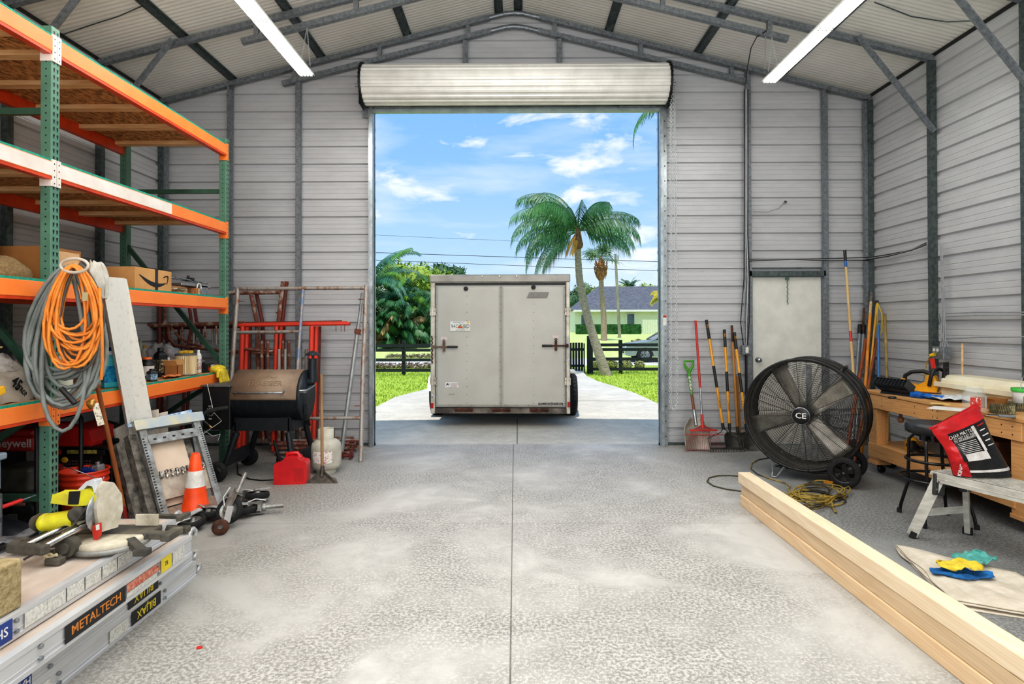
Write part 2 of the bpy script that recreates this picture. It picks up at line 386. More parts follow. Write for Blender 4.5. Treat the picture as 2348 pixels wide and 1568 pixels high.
# guide tracks
for i, (xa, xb, s) in enumerate(((OX0 - .075, OX0, -1), (OX1, OX1 + .1, 1))):
    t = MB(); t.box(xa, xb, YF - .06, YF - .03, 0, 4.33); 
    xi = OX0 if s < 0 else OX1
    t.box(min(xi, xi + s * .012), max(xi, xi + s * .012), YF - .14, YF + .03, 0, 4.33)
    t.box(min(xi + s * .035, xi + s * .045), max(xi + s * .035, xi + s * .045), YF - .11, YF - .03, 0, 4.33)
    t.box(min(xi, xi + s * .04), max(xi, xi + s * .04), YF - .145, YF - .135, 0, 4.33)
    o = tag(t.build('trim_%d' % (45 + i), M('track_steel', '#b9c0c3', 0.3, 0.7, '#98a0a4', 15)), kind='structure')
    h = MB()
    for k in range(22): h.cyl((xa + .075 if s > 0 else xa + .02, YF - .066, .12 + k * .192), (xa + .075 if s > 0 else xa + .02, YF - .06, .12 + k * .192), .008, n=8)
    h.build('bolt', mBlack, o)['kind'] = 'stuff'
# warning sticker on right track
o = label_quad(None, face_m((OX1 + .045, YF - .148, 1.6), (1, 0, 0), (0, 0, 1)), .045, .13, mWhite, 'warning_sticker'); tag(o, 'small white and red warning sticker on the right door track', 'sticker')
MB().box(OX1 + .024, OX1 + .066, YF - .1502, YF - .149, 1.635, 1.662).build('sticker_band', M('red_ink', '#c4281e', .5), o)
# chain
def chain(name, pts, r=.013, wire=.0035, L=.034, mat=None, parent=None):
    mat = mat or M('chain_zinc', '#dfe2e4', .3, .5); b = MB(); pts = [V(p) for p in pts]; k = 0
    for a, c in zip(pts, pts[1:]):
        d = (c - a); n = max(int(d.length / (L * .78)), 1); dn = d.normalized(); x, y = frame(dn)
        for i in range(n):
            o = a + d * ((i + .5) / n); u = x if k % 2 else y; k += 1
            b.tube([o + dn * (L / 2 * math.cos(t)) + u * (r * math.sin(t)) for t in [2 * PI * j / 8 for j in range(8)]], wire, 4, closed=True)
    return b.build(name, mat or mSteel, parent)
ch = chain('hoist_chain', [(1.93, 7.42, 4.5), (1.905, 7.42, .62), (1.925, 7.42, .5), (1.965, 7.42, .5), (1.985, 7.42, .62), (1.97, 7.42, 4.5)], r=.014, wire=.0045)
tag(ch, 'long galvanised loop of chain hanging beside the right side of the big door', 'chain')
# ---------------- man door
d2 = MB(); d2.box(DX0, DX1, YF - .02, YF + .02, 0.01, DZ)
do = tag(d2.build('door_2', M('door_paint', '#dcdcd4', 0.45, 0, '#cfcfc7', 6, bump=.06, bscale=300), bevel=.003), kind='structure')
kn = MB(); kn.lathe([(.001, -.075), (.026, -.07), (.03, -.055), (.022, -.04), (.012, -.03), (.012, -.012), (.034, -.008), (.034, 0)], (3.115, YF - .02, 1.09), 20, 'Y'); kn.build('door_knob', mSteel, do)
sp = MB(); sp.tube([(3.49 + .006 * math.sin(k * .9), YF - .045 + .004 * math.cos(k * .9), DZ - .02 - k * .0085) for k in range(40)], .005, 5); sp.cbox((3.49, YF - .04, DZ - .02), (.04, .03, .03)); sp.build('door_chain', M('verdigris_chain', '#5d7f70', .5, .4), do)
fr = MB(); fr.box(DX0 - .03, DX0, YF - .03, YF + .02, 0, DZ + .02); fr.box(DX1, DX1 + .02, YF - .03, YF + .02, 0, DZ + .02); fr.box(DX0, DX1, YF - .03, YF + .02, DZ, DZ + .02); fr.build('door_frame', mGalv, do)
# ---------------- light fixtures
mTube = M('tube_glow', '#ffffff', .3, emit=0); mTube.node_tree.nodes['Principled BSDF'].inputs['Emission Color'].default_value = (1, .98, .94, 1)
mTube.node_tree.nodes['Principled BSDF'].inputs['Emission Strength'].default_value = 24
mFix = M('fixture_white', '#efefec', .4)
def fixture(x, y0, z, label):
    t = thing('tube_light', label, 'light', (x, y0, z), group=None)
    h = MB(); L = 2.44
    h.prism([(-.082, .0), (-.075, .025), (-.035, .06), (.035, .06), (.075, .025), (.082, .0), (.077, .0), (.07, .02), (.03, .052), (-.03, .052), (-.07, .02), (-.077, 0)], 0, L, 'XZ')
    h.build('housing', mFix, t)
    for ys in (0.02, 1.24):
        for k in range(4):
            xx = -.054 + k * .036
            b = MB(); b.cyl((xx, ys + .02, -.002), (xx, ys + 1.16, -.002), .012, n=12); tb = b.build('fluorescent_tube', mTube, t)
    for ys in (0.02, 1.2, 1.24, 2.42):
        for k in range(4): MB().cbox((-.054 + k * .036, ys, .008), (.02, .016, .045)).build('socket', mWhiteP, t)
    return t
fixture(-2.27, 4.14, 4.28, 'white four-tube fluorescent light hanging on the left above the racking')
fixture(2.79, 4.18, 4.2, 'white four-tube fluorescent light hanging on the right side of the ceiling')
fixture(-2.27, -1.2, 4.28, 'white four-tube fluorescent light added unseen as fill on the left near the rear of the building')  # rear pair added behind the camera for more interior light
fixture(2.68, -1.2, 4.2, 'white four-tube fluorescent light added unseen as fill on the right near the rear of the building')  # second of the added rear lamps, out of view
for x, z, lab in ((-2.27, 4.35, 'left'), (2.79, 4.27, 'right')):
    o = chain('light_chain', [(x - .05, 6.5, z), (x + .01, 6.55, zr(x) - .24), (x + .06, 6.5, z)], r=.006, wire=.0018, L=.02)
    tag(o, 'thin steel chain holding up the %s fluorescent light' % lab, 'chain')
# ================================================================== OUTDOORS
GP = [(0, -.03), (18, -.04), (22, -.12), (31, -.14), (34, .1), (40, .5), (60, .75), (200, 1.0)]
def gz(y):
    for (a, b), (c, d) in zip(GP, GP[1:]):
        if a <= y <= c: return b + (d - b) * (y - a) / (c - a)
    return GP[-1][1]
mGrass = M('lawn_grass', '#b5c94e', 0.9, 0, '#7c9a30', 9, bump=.6, bscale=60, lo=.3, hi=.62)
gr = MB(); ysn = [7.85, 10, 14, 18, 20, 22, 24.8]; 
def gstrip(y0, y1, n, x0=-70, x1=80):
    q = MB(); q.grid(lambda u, v: (x0 + (x1 - x0) * u, y0 + (y1 - y0) * v, gz(y0 + (y1 - y0) * v)), 30, n, False); return q
tag(gstrip(7.85, 24.8, 12).build('lawn', mGrass), 'green lawn between the building and the black rail fence', 'lawn', kind='structure')
tag(gstrip(24.8, 30.2, 3).build('road', M('road_paving', '#dcdad6', .9, 0, '#c9c7c2', 2)), 'pale paved street beyond the fence', 'road', kind='structure')
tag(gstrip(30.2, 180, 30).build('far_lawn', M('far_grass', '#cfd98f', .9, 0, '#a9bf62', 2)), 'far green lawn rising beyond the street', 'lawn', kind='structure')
# driveway outline from measured ground points
def G(px, py, z=-.0): return at(px, py, Z=z)
Ls = [(700, 1021), (700, 985), (862, 932), (905, 910), (950, 898), (1000, 886), (1060, 874), (1150, 860), (1235, 851), (1268, 845)]
Rs = [(1331, 845), (1345, 861), (1372, 874), (1410, 885), (1455, 900), (1510, 925), (1600, 960), (1700, 1021)]
pl = [G(*p) for p in Ls] + [G(*p) for p in Rs]
pl = [V((p.x, max(p.y, YF + .06), 0)) for p in pl]
dv = MB(); n = len(pl); dv.add([V((p.x, p.y, -.004)) for p in pl] + [V((p.x, p.y, -.09)) for p in pl], [tuple(range(n))[::-1]] + [(i, (i + 1) % n, n + (i + 1) % n, n + i) for i in range(n)])
tag(dv.build('driveway', mDrive), 'pale concrete driveway outside the big door', 'driveway', kind='structure')
for i, (a, b) in enumerate((((985, 918), (1480, 919)), ((1186, 1021), (1186, 960)))):
    p, q = G(*a), G(*b); tag(MB().bar((p.x, max(p.y, YF + .1), -.002), (q.x, q.y, -.002), .012, .004).build('trim_%d' % (50 + i), M('joint_dark', '#6f6a62', .9)), kind='structure')
# grass blades
gb = MB(); vs = []; fs = []
def in_drive(x, y):
    c = False
    for i in range(n):
        a, b = pl[i], pl[(i + 1) % n]
        if (a.y > y) != (b.y > y) and x < (b.x - a.x) * (y - a.y) / (b.y - a.y) + a.x: c = not c
    return c
for k in range(26000):
    y = R_.uniform(9.5, 22); w = y * .3; x = R_.uniform(-w - .5, w + 1)
    if in_drive(x, y): continue
    h = R_.uniform(.03, .075); a = R_.uniform(0, PI); dx, dy = math.cos(a) * .012, math.sin(a) * .012; z = gz(y); m = len(vs)
    vs += [V((x - dx, y - dy, z)), V((x + dx, y + dy, z)), V((x + R_.uniform(-.03, .03), y + R_.uniform(-.03, .03), z + h))]; fs.append((m, m + 1, m + 2))
gb.add(vs, fs); tag(gb.build('grass_blades', M('grass_blade', '#bccf50', .7, 0, '#8aa838', 3)), 'short bright green grass blades beside the driveway', 'grass', kind='stuff')
# ------------------------------------------------------------------ trailer
TY = 9.2; TS = FPX / TY
tx0, tz1 = at(987, 630, Y=TY).x, at(987, 630, Y=TY).z; tx1, tz0 = at(1307, 948, Y=TY).x, at(1307, 948, Y=TY).z
tcx = (tx0 + tx1) / 2; W2 = (tx1 - tx0) / 2
tr = thing('cargo_trailer', 'enclosed grey cargo trailer parked on the driveway outside the door', 'trailer', (tcx, TY, 0), rad(-1.6))
def T(px, py): p = at(px, py, Y=TY); return p.x - tcx, p.z
mTr = M('trailer_paint', '#c2bfb7', .45, .1, '#b3afa6', 1.6, lo=.3, hi=.7, bump=.25, bscale=1.3)
mTrim = M('trailer_trim', '#d8d3c6', .4, .25, '#b5aa9a', 6)
mRust = M('rust', '#6a4232', .85, .2, '#3b2b26', 14, bump=.2)
b = MB(); b.box(-W2 + .02, W2 - .02, .03, 4.9, .36, tz1 - .03); b.build('body', mTr, tr, bevel=.02)
b = MB(); b.box(-W2 + .01, W2 - .01, 0.02, 4.92, tz1 - .035, tz1 + .0); b.build('roof', mTrim, tr, bevel=.01)
x0, z0 = T(998, 933); x1, z1 = T(1297, 654)
b = MB()   # rear frame
b.box(-W2, x0, -.03, .1, tz0, tz1 - .1); b.box(x1, W2, -.03, .1, tz0, tz1 - .1); b.box(-W2, W2, -.04, .1, z1 + .04, tz1 - .0)
b.build('rear_frame', mTrim, tr, bevel=.012)
MB().box(x0, x1, -.01, .06, z0 - .01, z1 + .06).build('seal', mBlack, tr)
b = MB(); b.box(-W2 - .005, W2 + .005, -.055, -.03, tz1 - .115, tz1 - .005); b.build('header_cap', M('trailer_header', '#9b9790', .4, .4, '#87837c', 4), tr, bevel=.01)
for px in (1107, 1146, 1185):
    xx, zz = T(px, 634); MB().cyl((xx, -.055, zz), (xx, -.075, zz), .02, .015, n=12).build('clearance_light', mTrim, tr)
# ramp door with seams and rivets
b = MB(); dxm = T(1149, 800)[0]
def doorfn(u, v, xa, xb): 
    x = xa + (xb - xa) * u; z = z0 + (z1 - z0) * v
    return (x, -.035 + .006 * noise.noise(V((x * 2.2, z * 2.2, 3))) , z)
rdm = MB(); rdm.grid(lambda u, v: doorfn(u, v, x0 + .01, dxm - .002), 20, 34); rdm.grid(lambda u, v: doorfn(u, v, dxm + .002, x1 - .01), 20, 34)
door = rdm.build('ramp_door', mTr, tr, solid=.02)
MB().box(dxm - .002, dxm + .002, -.044, -.03, z0 + .01, z1 - .01).build('seam', M('seam_line', '#a8a49a', .6), door)
rv = MB()
for px in (1001, 1071, 1148, 1224, 1294):
    for k in range(15):
        xx, zz = T(px, 660 + k * 18.8); rv.ell((xx, -.046, zz), (.006, .004, .006), 6, 4)
for k in range(12): xx, zz = T(1004 + k * 26, 928); rv.ell((xx, -.046, zz), (.006, .004, .006), 6, 4)
rv.build('rivet', M('rivet', '#6d6a64', .5, .4), door)['kind'] = 'stuff'
for px, py in ((1069, 662), (1223, 659)):
    xx, zz = T(px, py); q = MB(); q.lathe([(.034, 0), (.034, -.03), (.026, -.04), (.018, -.03), (.012, -.045), (.001, -.045)], (xx, -.04, zz), 18, 'Y'); q.build('door_stop', mBlack, door)
xx, zz = T(1233, 677); b = MB(); b.prism([(xx - .17, zz - .045), (xx + .14, zz - .045), (xx + .17, zz + .045), (xx - .13, zz + .045)], -.053, -.047); b.build('decal', M('worn_decal', '#7d7b76', .6, 0, '#93908a', 40), door)
# number plate
xx, zz = T(1056, 748); mp = face_m((tcx + xx, TY - .05, zz), (1, 0, 0), (0, 0, 1)); lm = face_m((xx, -.052, zz), (1, 0, 0), (0, 0, 1))
pt = MB(lm).box(-.153, .153, -.075, .075, 0, .004).build('number_plate', mWhite, tr, bevel=.003)
mGreen = M('plate_green', '#24483c', .5); mOr = M('plate_orange', '#d9622a', .5, 0, '#c04a20', 60)
text('94C', .085, mGreen, pt, lm @ MX((-.082, -.003, .0045)), 'plate_lettering', sx=.8)
text('JBD', .085, mGreen, pt, lm @ MX((.09, -.003, .0045)), 'plate_lettering', sx=.8)
text('PALM BEACH', .024, mGreen, pt, lm @ MX((0, -.058, .0045)), 'plate_lettering'); text('MYFLORIDA.COM', .022, M('plate_blue', '#3a6ea8', .5), pt, lm @ MX((-.02, .057, .0045)), 'plate_lettering')
b = MB(lm); b.ell((-.012, -.01, .005), (.022, .024, .001), 12, 5); b.ell((.02, -.015, .005), (.018, .02, .001), 12, 5); b.build('plate_fruit', mOr, pt); MB(lm).ell((.005, .018, .006), (.022, .01, .001), 10, 5, (0, 0, .5)).build('plate_leaf', M('leaf_mark', '#4c8a4a', .5), pt)
MB(lm).box(.1, .135, .045, .068, .0045, .0055).build('plate_tag', M('tag_yellow', '#e8b63a', .5), pt)
# stickers
for px, py, w_, h_ in ((1019, 776, .1, .045), (1274, 772, .1, .045)):
    xx, zz = T(px, py); label_quad(door, face_m((xx, -.05, zz), (1, 0, 0), (0, 0, 1)), w_, h_, M('pale_sticker', '#e6dcd8', .5, 0, '#cfb9b4', 60))
xx, zz = T(1037, 882); sm = face_m((xx, -.05, zz), (1, 0, 0), (0, 0, 1)); st_ = label_quad(door, sm, .2, .08, mWhite)
text('A', .06, M('navy_ink', '#26305c', .5), st_, sm @ MX((-.07, .008, .0015)), bold=.002); text('ALL AMERICAN', .024, M('navy_ink'), st_, sm @ MX((.02, .014, .0015))); text('TRAILER', .026, M('red_ink'), st_, sm @ MX((.025, -.012, .0015))); text('ALL AMERICAN TRAILER', .014, M('navy_ink'), st_, sm @ MX((0, -.032, .0015)))
xx, zz = T(1262, 924.5); text('ALLAMERICANTRAILER.COM', .043, M('black_ink', '#1c1c1e', .5), door, face_m((xx, -.05, zz), (1, 0, 0), (0, 0, 1)), sx=.68, bold=.0015)
# cam-bar latches
for s, px, py in ((-1, 1019, 795), (1, 1274, 792)):
    xx, zz = T(px, py); q = MB()
    q.cyl((xx + s * .15, -.08, zz), (xx - s * .06, -.08, zz), .013); q.cbox((xx + s * .17, -.06, zz), (.04, .05, .05)); q.cbox((xx, -.07, zz), (.035, .05, .14)); q.cyl((xx, -.085, zz - .07), (xx, -.085, zz + .09), .014); q.tube([(xx - .02, -.09, zz + .09), (xx, -.09, zz + .115), (xx + .02, -.09, zz + .09)], .007, 6)
    lt = q.build('latch', mRust if s > 0 else M('latch_steel', '#8a7a6c', .6, .4, '#5e4335', 30), tr)
    MB().cyl((xx - s * .05, -.085, zz), (xx - s * .21, -.085, zz), .017).build('latch_grip', mBlack, lt)
    for py2 in (715, 873):
        x2, z2 = T(993 if s < 0 else 1301, py2); q = MB(); q.cbox((x2, -.045, z2), (.09, .03, .11)); q.cbox((x2, -.07, z2), (.035, .04, .13)); q.cyl((x2 - .045, -.06, z2 + .02), (x2 + .045, -.06, z2 + .02), .014); q.build('hold_back', mTrim, tr, bevel=.004)
    x2, z2 = T(991 if s < 0 else 1303.5, 930 if s < 0 else 926); MB().box(x2 - .02, x2 + .02, -.045, -.03, z2 - .04, z2 + .04).build('tail_light', M('tail_red', '#b5231d', .25), tr)
    x2, z2 = T(991 if s < 0 else 1304, 908 if s < 0 else 790); MB().ell((x2, -.035, z2), (.015, .012, .035), 12, 6).build('side_lamp', mChrome if s < 0 else mTrim, tr)
    mr = MB(); x2, z2 = T(991 if s < 0 else 1303, 800)
    mr.tube([(x2 + .008 * math.sin(k * 2.1), -.045, z2 - .22 + k * .02) for k in range(22)], .01, 5); mr.build('cable_run', mRust if s < 0 else mWhiteP, tr)
xx, zz = T(1036, 902); MB().tube([(xx - .035, -.05, zz - .015), (xx - .035, -.06, zz), (xx + .035, -.06, zz), (xx + .035, -.05, zz - .015)], .005, 6).build('ramp_pull', mTrim, door)
# bumper with hinges
b = MB(); b.box(x0, x1, -.05, .05, tz0 + .01, z0 - .015); bm = b.build('bumper', M('bumper_rusty', '#4e4540', .8, .2, '#8b8378', 3, lo=.4, hi=.6), tr)
for px in (1064, 1150, 1236):
    xx, zz = T(px, 937); q = MB(); q.cyl((xx - .14, -.06, zz), (xx - .02, -.06, zz), .02, n=10); q.cyl((xx + .03, -.06, zz), (xx + .14, -.06, zz), .02, n=10); q.cbox((xx, -.052, zz - .02), (.27, .006, .05)); q.build('ramp_hinge', mRust, tr)
MB().box(-W2, W2, .1, 4.8, .3, .37).build('chassis', mBlack, tr)
for s in (-1, 1):
    for yy in (1.25, 2.1):
        xc = s * (W2 + .085); q = MB()
        q.lathe([(.2, -.1), (.31, -.105), (.345, -.08), (.35, 0), (.345, .08), (.31, .105), (.2, .1)], (xc, yy, .35), 32, 'X', caps=False)
        ty = q.build('wheel', mRub, tr); q = MB(); q.lathe([(.2, -.08), (.19, s * .03), (.06, s * .05), (.05, s * .09), (.001, s * .09)], (xc, yy, .35), 24, 'X', caps=False); q.build('rim', mSteel, ty)
        tg = MB()
        for k in range(30):
            a = 2 * PI * k / 30
            for dx in (-.05, 0, .05): tg.cbox((xc + dx, yy + math.sin(a) * .35, .35 + math.cos(a) * .35), (.035, .05, .012), (-a, 0, 0))
        tg.build('tread', mRub, ty)
    q = MB(); q.box(min(s * (W2 - .02), s * (W2 + .2)), max(s * (W2 - .02), s * (W2 + .2)), 1.3, 2.05, .70, .72); q.prism([(.8, .45), (.95, .66), (1.2, .74), (2.2, .74), (2.45, .66), (2.6, .45), (2.58, .45), (2.42, .64), (2.2, .72), (1.2, .72), (.97, .64), (.83, .45)], s * (W2 - .02), s * (W2 + .2 if s < 0 else W2 + .02), 'YZ')
    q.build('fender', mTrim, tr)
q = MB(); q.bar((-.5, 4.85, .4), (0, 6.1, .42), .07, .1); q.bar((.5, 4.85, .4), (0, 6.1, .42), .07, .1); q.cyl((0, 5.9, .0), (0, 5.9, .6), .03); q.build('tongue', mBlack, tr)
# ------------------------------------------------------------------ fences
mFence = M('black_fence_paint', '#22282b', .6, 0, '#15191b', 8)
RZ = ((.94, .1), (.79, .09), (.48, .1), (.15, .1))
def fence(label, x0, x1, Y, posts, group=None):
    t = thing('rail_fence', label, 'fence', (x0, Y, gz(Y)))
    for px in posts: 
        q = MB(); q.box(px - x0 - .055, px - x0 + .055, -.055, .055, -.1, 1.12); q.build('post', mFence, t)
    for z, h in RZ: MB().box(0, x1 - x0, -.085, -.055, z - h / 2 + .02, z + h / 2 + .02).build('rail', mFence, t)
    return t
fence('black three-rail wooden fence left of the trailer', -16, -1.2, 19.4, [-16, -13.3, -10.8, -8.3, -5.9, -3.58, -1.2])
f2 = fence('black wooden rail fence crossing behind the leaning palm trunk', 2.45, 20, 19.8, [2.45, 3.45, 5.9, 8.3, 10.7, 13, 15.4, 17.7, 20])
MB().box(-.09, .09, -.09, .09, -.1, 1.26).build('post', mFence, f2)
q = MB()
for k in range(44): q.box(1.45 + k * .055, 1.453 + k * .055, -.09, -.087, .08, .96)
for k in range(16): q.box(1.45, 3.85, -.092, -.089, .08 + k * .055, .083 + k * .055)
q.build('wire_mesh', M('wire_dark', '#4a4f4a', .6), f2)['kind'] = 'stuff'
gt = thing('picket_gate', 'black vertical board gate at the end of the narrow path', 'gate', (1.55, 20.4, gz(20)))
for k in range(8): MB().box(k * .095, k * .095 + .075, -.02, 0, .06, 1.02).build('picket', mFence, gt)
for z in (.2, .75): MB().box(-.05, .8, 0, .03, z, z + .08).build('rail', mFence, gt)
q = MB()
MB().box(.76, .8, -.03, .03, 0, 1.0).build('gate_frame', mFence, gt)
# ------------------------------------------------------------------ palms and trees
mF1 = M('frond_green', '#4d8247', .5, 0, '#2a5632', 1.5); mF2 = M('frond_bright', '#7fae3c', .55, 0, '#4c842e', 1.2); mF3 = M('frond_dead', '#c2a46a', .8, 0, '#8d7648', 3); mF4 = M('frond_blue', '#4f8a6c', .5, 0, '#2e5f48', 1.2)
def frond(mb, base, az, el, L, droop, nl=34, ll=.55, lw=.028, hang=.7, seed=0, start=.15, stem=.018):
    """one feather frond: an arching stem with hanging leaflets"""
    r = random.Random(seed); pts = []; p = V(base); e = el; N = 14
    for i in range(N + 1):
        pts.append(p.copy()); d = V((math.cos(az) * math.cos(e), math.sin(az) * math.cos(e), math.sin(e))); p = p + d * (L / N); e -= droop / N * (0.5 + i / N)
    mb.tube(pts, [stem * (1 - .8 * i / N) for i in range(N + 1)], 4)
    vs = []; fs = []
    for k in range(nl):
        t = start + (1 - start) * k / nl; i = min(int(t * N), N - 1); f = t * N - i; c = pts[i].lerp(pts[i + 1], f); d = (pts[i + 1] - pts[i]).normalized()
        side = d.cross(V((0, 0, 1))); side = side.normalized() if side.length > .05 else V((math.sin(az), -math.cos(az), 0))
        for s in (-1, 1):
            l = ll * (.55 + .45 * math.sin(PI * min(t * 1.05, 1))) * r.uniform(.8, 1.15)
            o = (side * s * (1 - hang * .6) + d * .45 + V((0, 0, -hang + r.uniform(-.15, .15)))).normalized()
            o2 = (o + V((0, 0, -.5 * hang))).normalized(); wv = d * lw
            m = len(vs); a = c; b_ = c + o * l * .5; e_ = b_ + o2 * l * .5
            vs += [a - wv * .5, a + wv * .5, b_ + wv * .7, b_ - wv * .7, e_]; fs += [(m, m + 1, m + 2, m + 3), (m + 3, m + 2, m + 4)]
    mb.add(vs, fs)
def trunk(pts, rs, mat, parent, rings=.0, n=12):
    P = []; Rr = []
    K = 40
    for i in range(K + 1):
        t = i / K * (len(pts) - 1); j = min(int(t), len(pts) - 2); f = t - j
        p0 = pts[max(j - 1, 0)]; p1 = pts[j]; p2 = pts[j + 1]; p3 = pts[min(j + 2, len(pts) - 1)]
        P.append(tuple(.5 * ((2 * p1[a]) + (-p0[a] + p2[a]) * f + (2 * p0[a] - 5 * p1[a] + 4 * p2[a] - p3[a]) * f * f + (-p0[a] + 3 * p1[a] - 3 * p2[a] + p3[a]) * f ** 3) for a in range(3)))
        Rr.append((rs[j] + (rs[j + 1] - rs[j]) * f) * (1 + (rings if i % 2 else 0)))
    return MB().tube(P, Rr, n).build('trunk', mat, parent)
mTk = M('palm_trunk', '#b6a892', .85, 0, '#7d7568', 9, stretch=(1, 1, 5), bump=.5, bscale=14)
# queen palm leaning across the fence
QY = 19.1; org = at(1392, 858, Y=QY); org.z = gz(QY)
qp = thing('queen_palm', 'tall palm with a curved leaning trunk and drooping feather fronds', 'palm tree', org)
tp = [at(px, py, Y=QY) - org for px, py in ((1392, 858), (1368, 795), (1347, 725), (1331, 655), (1326, 600), (1325, 572))]; tp[0].z = -.05
trunk(tp, [.17, .14, .125, .115, .1, .1], mTk, qp, .05)
cb = MB(); ct = at(1325, 560, Y=QY) - org
cb.lathe([(.09, -.16), (.15, -.1), (.17, .0), (.14, .12), (.1, .35), (.06, .6)], ct, 14); cb.build('crown_base', M('boot_brown', '#8d6a4a', .9, 0, '#5c4632', 12, bump=.6), qp)
c0 = at(1325, 530, Y=QY) - org
for k, (az, el, L, dr) in enumerate(((180, 50, 2.5, 1.9), (165, 25, 2.4, 1.9), (200, 12, 2.3, 1.9), (150, 65, 2.5, 2.2), (215, 60, 2.3, 2.3), (150, 78, 2.7, 2.3), (195, 35, 2.6, 2.1), (0, 45, 2.2, 1.7), (15, 25, 2.2, 1.7), (-20, 32, 2.3, 2.0), (5, 10, 1.9, 1.4), (170, 70, 2.6, 2.0), (110, 55, 2.2, 2.3), (-60, 60, 2.1, 2.3), (-110, 50, 2.2, 2.4), (-90, 60, 1.9, 1.9), (192, 2, 2.5, 2.0), (205, -15, 2.3, 1.4), (150, -20, 1.8, 1.1), (30, 70, 1.8, 1.5))):
    f = MB(); frond(f, c0, rad(az), rad(el), L, dr, nl=46, ll=.72, lw=.021, hang=.95, seed=k, stem=.022); f.build('frond', mF1 if k % 4 else M('frond_mid', '#568f43', .55, 0, '#356b35', 1.2), qp)
f = MB(); frond(f, c0, rad(190), rad(-50), .9, .6, nl=20, ll=.4, seed=77); frond(f, c0, rad(220), rad(-60), .8, .4, nl=20, ll=.4, seed=78); f.build('flower_stalk', M('stalk_yellow', '#d3a548', .8), qp)
# sabal palm
SY = 40; so_ = at(1385, 783, Y=SY); so_.z = gz(SY)
sp_ = thing('cabbage_palm', 'shorter fan palm with a straight trunk and bulging leaf boots', 'palm tree', so_)
trunk([V((0, 0, -.1)), V((-.02, 0, 1.6)), V((-.14, 0, 3.2)), at(1378, 630, Y=SY) - so_], [.22, .19, .17, .15], M('sabal_trunk', '#b39d88', .9, 0, '#8f7d6c', 6, stretch=(1, 1, 3), bump=.4), sp_)
bt = at(1378, 640, Y=SY) - so_; q = MB(); q.lathe([(.16, -.1), (.34, .35), (.36, .6), (.2, 1.1), (.06, 1.5)], bt, 12)
for k in range(60):
    a = k * 2.4; h = (k % 12) / 11; r = .18 + .2 * math.sin(PI * (.15 + h * .6)); q.bar(bt + V((math.cos(a) * r, math.sin(a) * r, h * 1.0)), bt + V((math.cos(a) * (r + .08), math.sin(a) * (r + .08), h * 1.0 + .25)), .07, .03)
q.build('leaf_boots', M('boot_tan', '#b5835a', .9, 0, '#6e4c34', 8, bump=.5), sp_)
def fan(mb, base, az, el, Ls, Lf, nb=18, seed=0, wd=.05):
    r = random.Random(seed); d = V((math.cos(az) * math.cos(el), math.sin(az) * math.cos(el), math.sin(el))); c = V(base) + d * Ls; mb.tube([base, c], .015, 4)
    side = d.cross(V((0, 0, 1))).normalized(); up = side.cross(d)
    for k in range(nb):
        a = (k / (nb - 1) - .5) * PI * 1.25; o = d * math.cos(a) + side * math.sin(a); l = Lf * r.uniform(.85, 1.1); w_ = o.cross(up).normalized() * wd * .5
        m1 = c + o * l * .6 - V((0, 0, .04)); m2 = c + o * l - V((0, 0, .25 + .12 * r.random()))
        mb.add([c - w_ * .4, c + w_ * .4, m1 + w_, m1 - w_, m2], [(0, 1, 2, 3), (3, 2, 4)])
for k in range(20):
    q = MB(); fan(q, bt + V((0, 0, 1.35)), k * 2.4, rad(80 - (k * 37) % 95), .55 + .12 * (k % 3), .95, nb=15, seed=k, wd=.06); q.build('frond', M('fan_green', '#6f8f5c', .6, 0, '#3a5a36', 2), sp_)
# background feather palms / hedge mass on the left
mTrk2 = M('trunk_plain', '#8b7b60', .9, 0, '#6a5d48', 6)
def clump(label, loc, nf, L, seed, mat, spread=.6, ll=.6, mat2=None, group=None, h0=.3):
    t = thing('areca_palm', label, 'palm', loc, group=group); r = random.Random(seed)
    q = MB()
    for k in range(7): a = r.uniform(0, 6.28); q.cyl((math.cos(a) * .2, math.sin(a) * .2, -.1), (math.cos(a) * spread * .8, math.sin(a) * spread * .8, h0 + L * .45), .06, .04, n=6)
    q.build('stems', mTrk2, t)['kind'] = 'stuff'
    A = MB(); B = MB()
    for k in range(nf):
        a = r.uniform(0, 6.28); z = h0 + r.random() * L * .55; rr = r.random() * spread
        frond(B if (mat2 and k % (7 if mat2 is mF3 else 3) == 0) else A, (math.cos(a) * rr, math.sin(a) * rr, z), a + r.uniform(-.5, .5), rad(r.uniform(15, 80)), L * r.uniform(.5, .75), r.uniform(1.2, 2.4), nl=46, ll=ll, lw=.036, hang=.72, seed=seed * 100 + k, stem=.022)
    A.build('foliage', mat, t)
    if mat2: B.build('foliage', mat2, t)
    return t
lefts = [(-9.5, 38, 6.6, mF4, mF2, 'tall blue-green arching palm at the left edge of the doorway'), (-7.6, 40, 5.2, mF1, mF2, 'dense dark green palm clump left of the trailer'),
         (-6.0, 37, 3.6, mF1, mF1, 'lower dark palm clump just left of the trailer'), (-8.6, 36, 3.0, mF1, mF3, 'low palm clump with some dry fronds behind the left fence'), (-7.0, 35.6, 2.4, mF1, mF3, 'small bushy palm with tan fronds near the trailer'),
         (-12.5, 38, 5, mF1, mF2, 'big palm clump hidden left of the doorway'), (-10.6, 37, 3.6, mF1, mF4, 'mid palm clump by the left door jamb'), (-5.0, 41, 3.0, mF1, mF2, 'short palm clump partly behind the trailer')]
for k, (x, y, L, a, b2, lab) in enumerate(lefts): clump(lab, (x, y, gz(y)), 54, L, k + 3, a, .9, .55, b2)
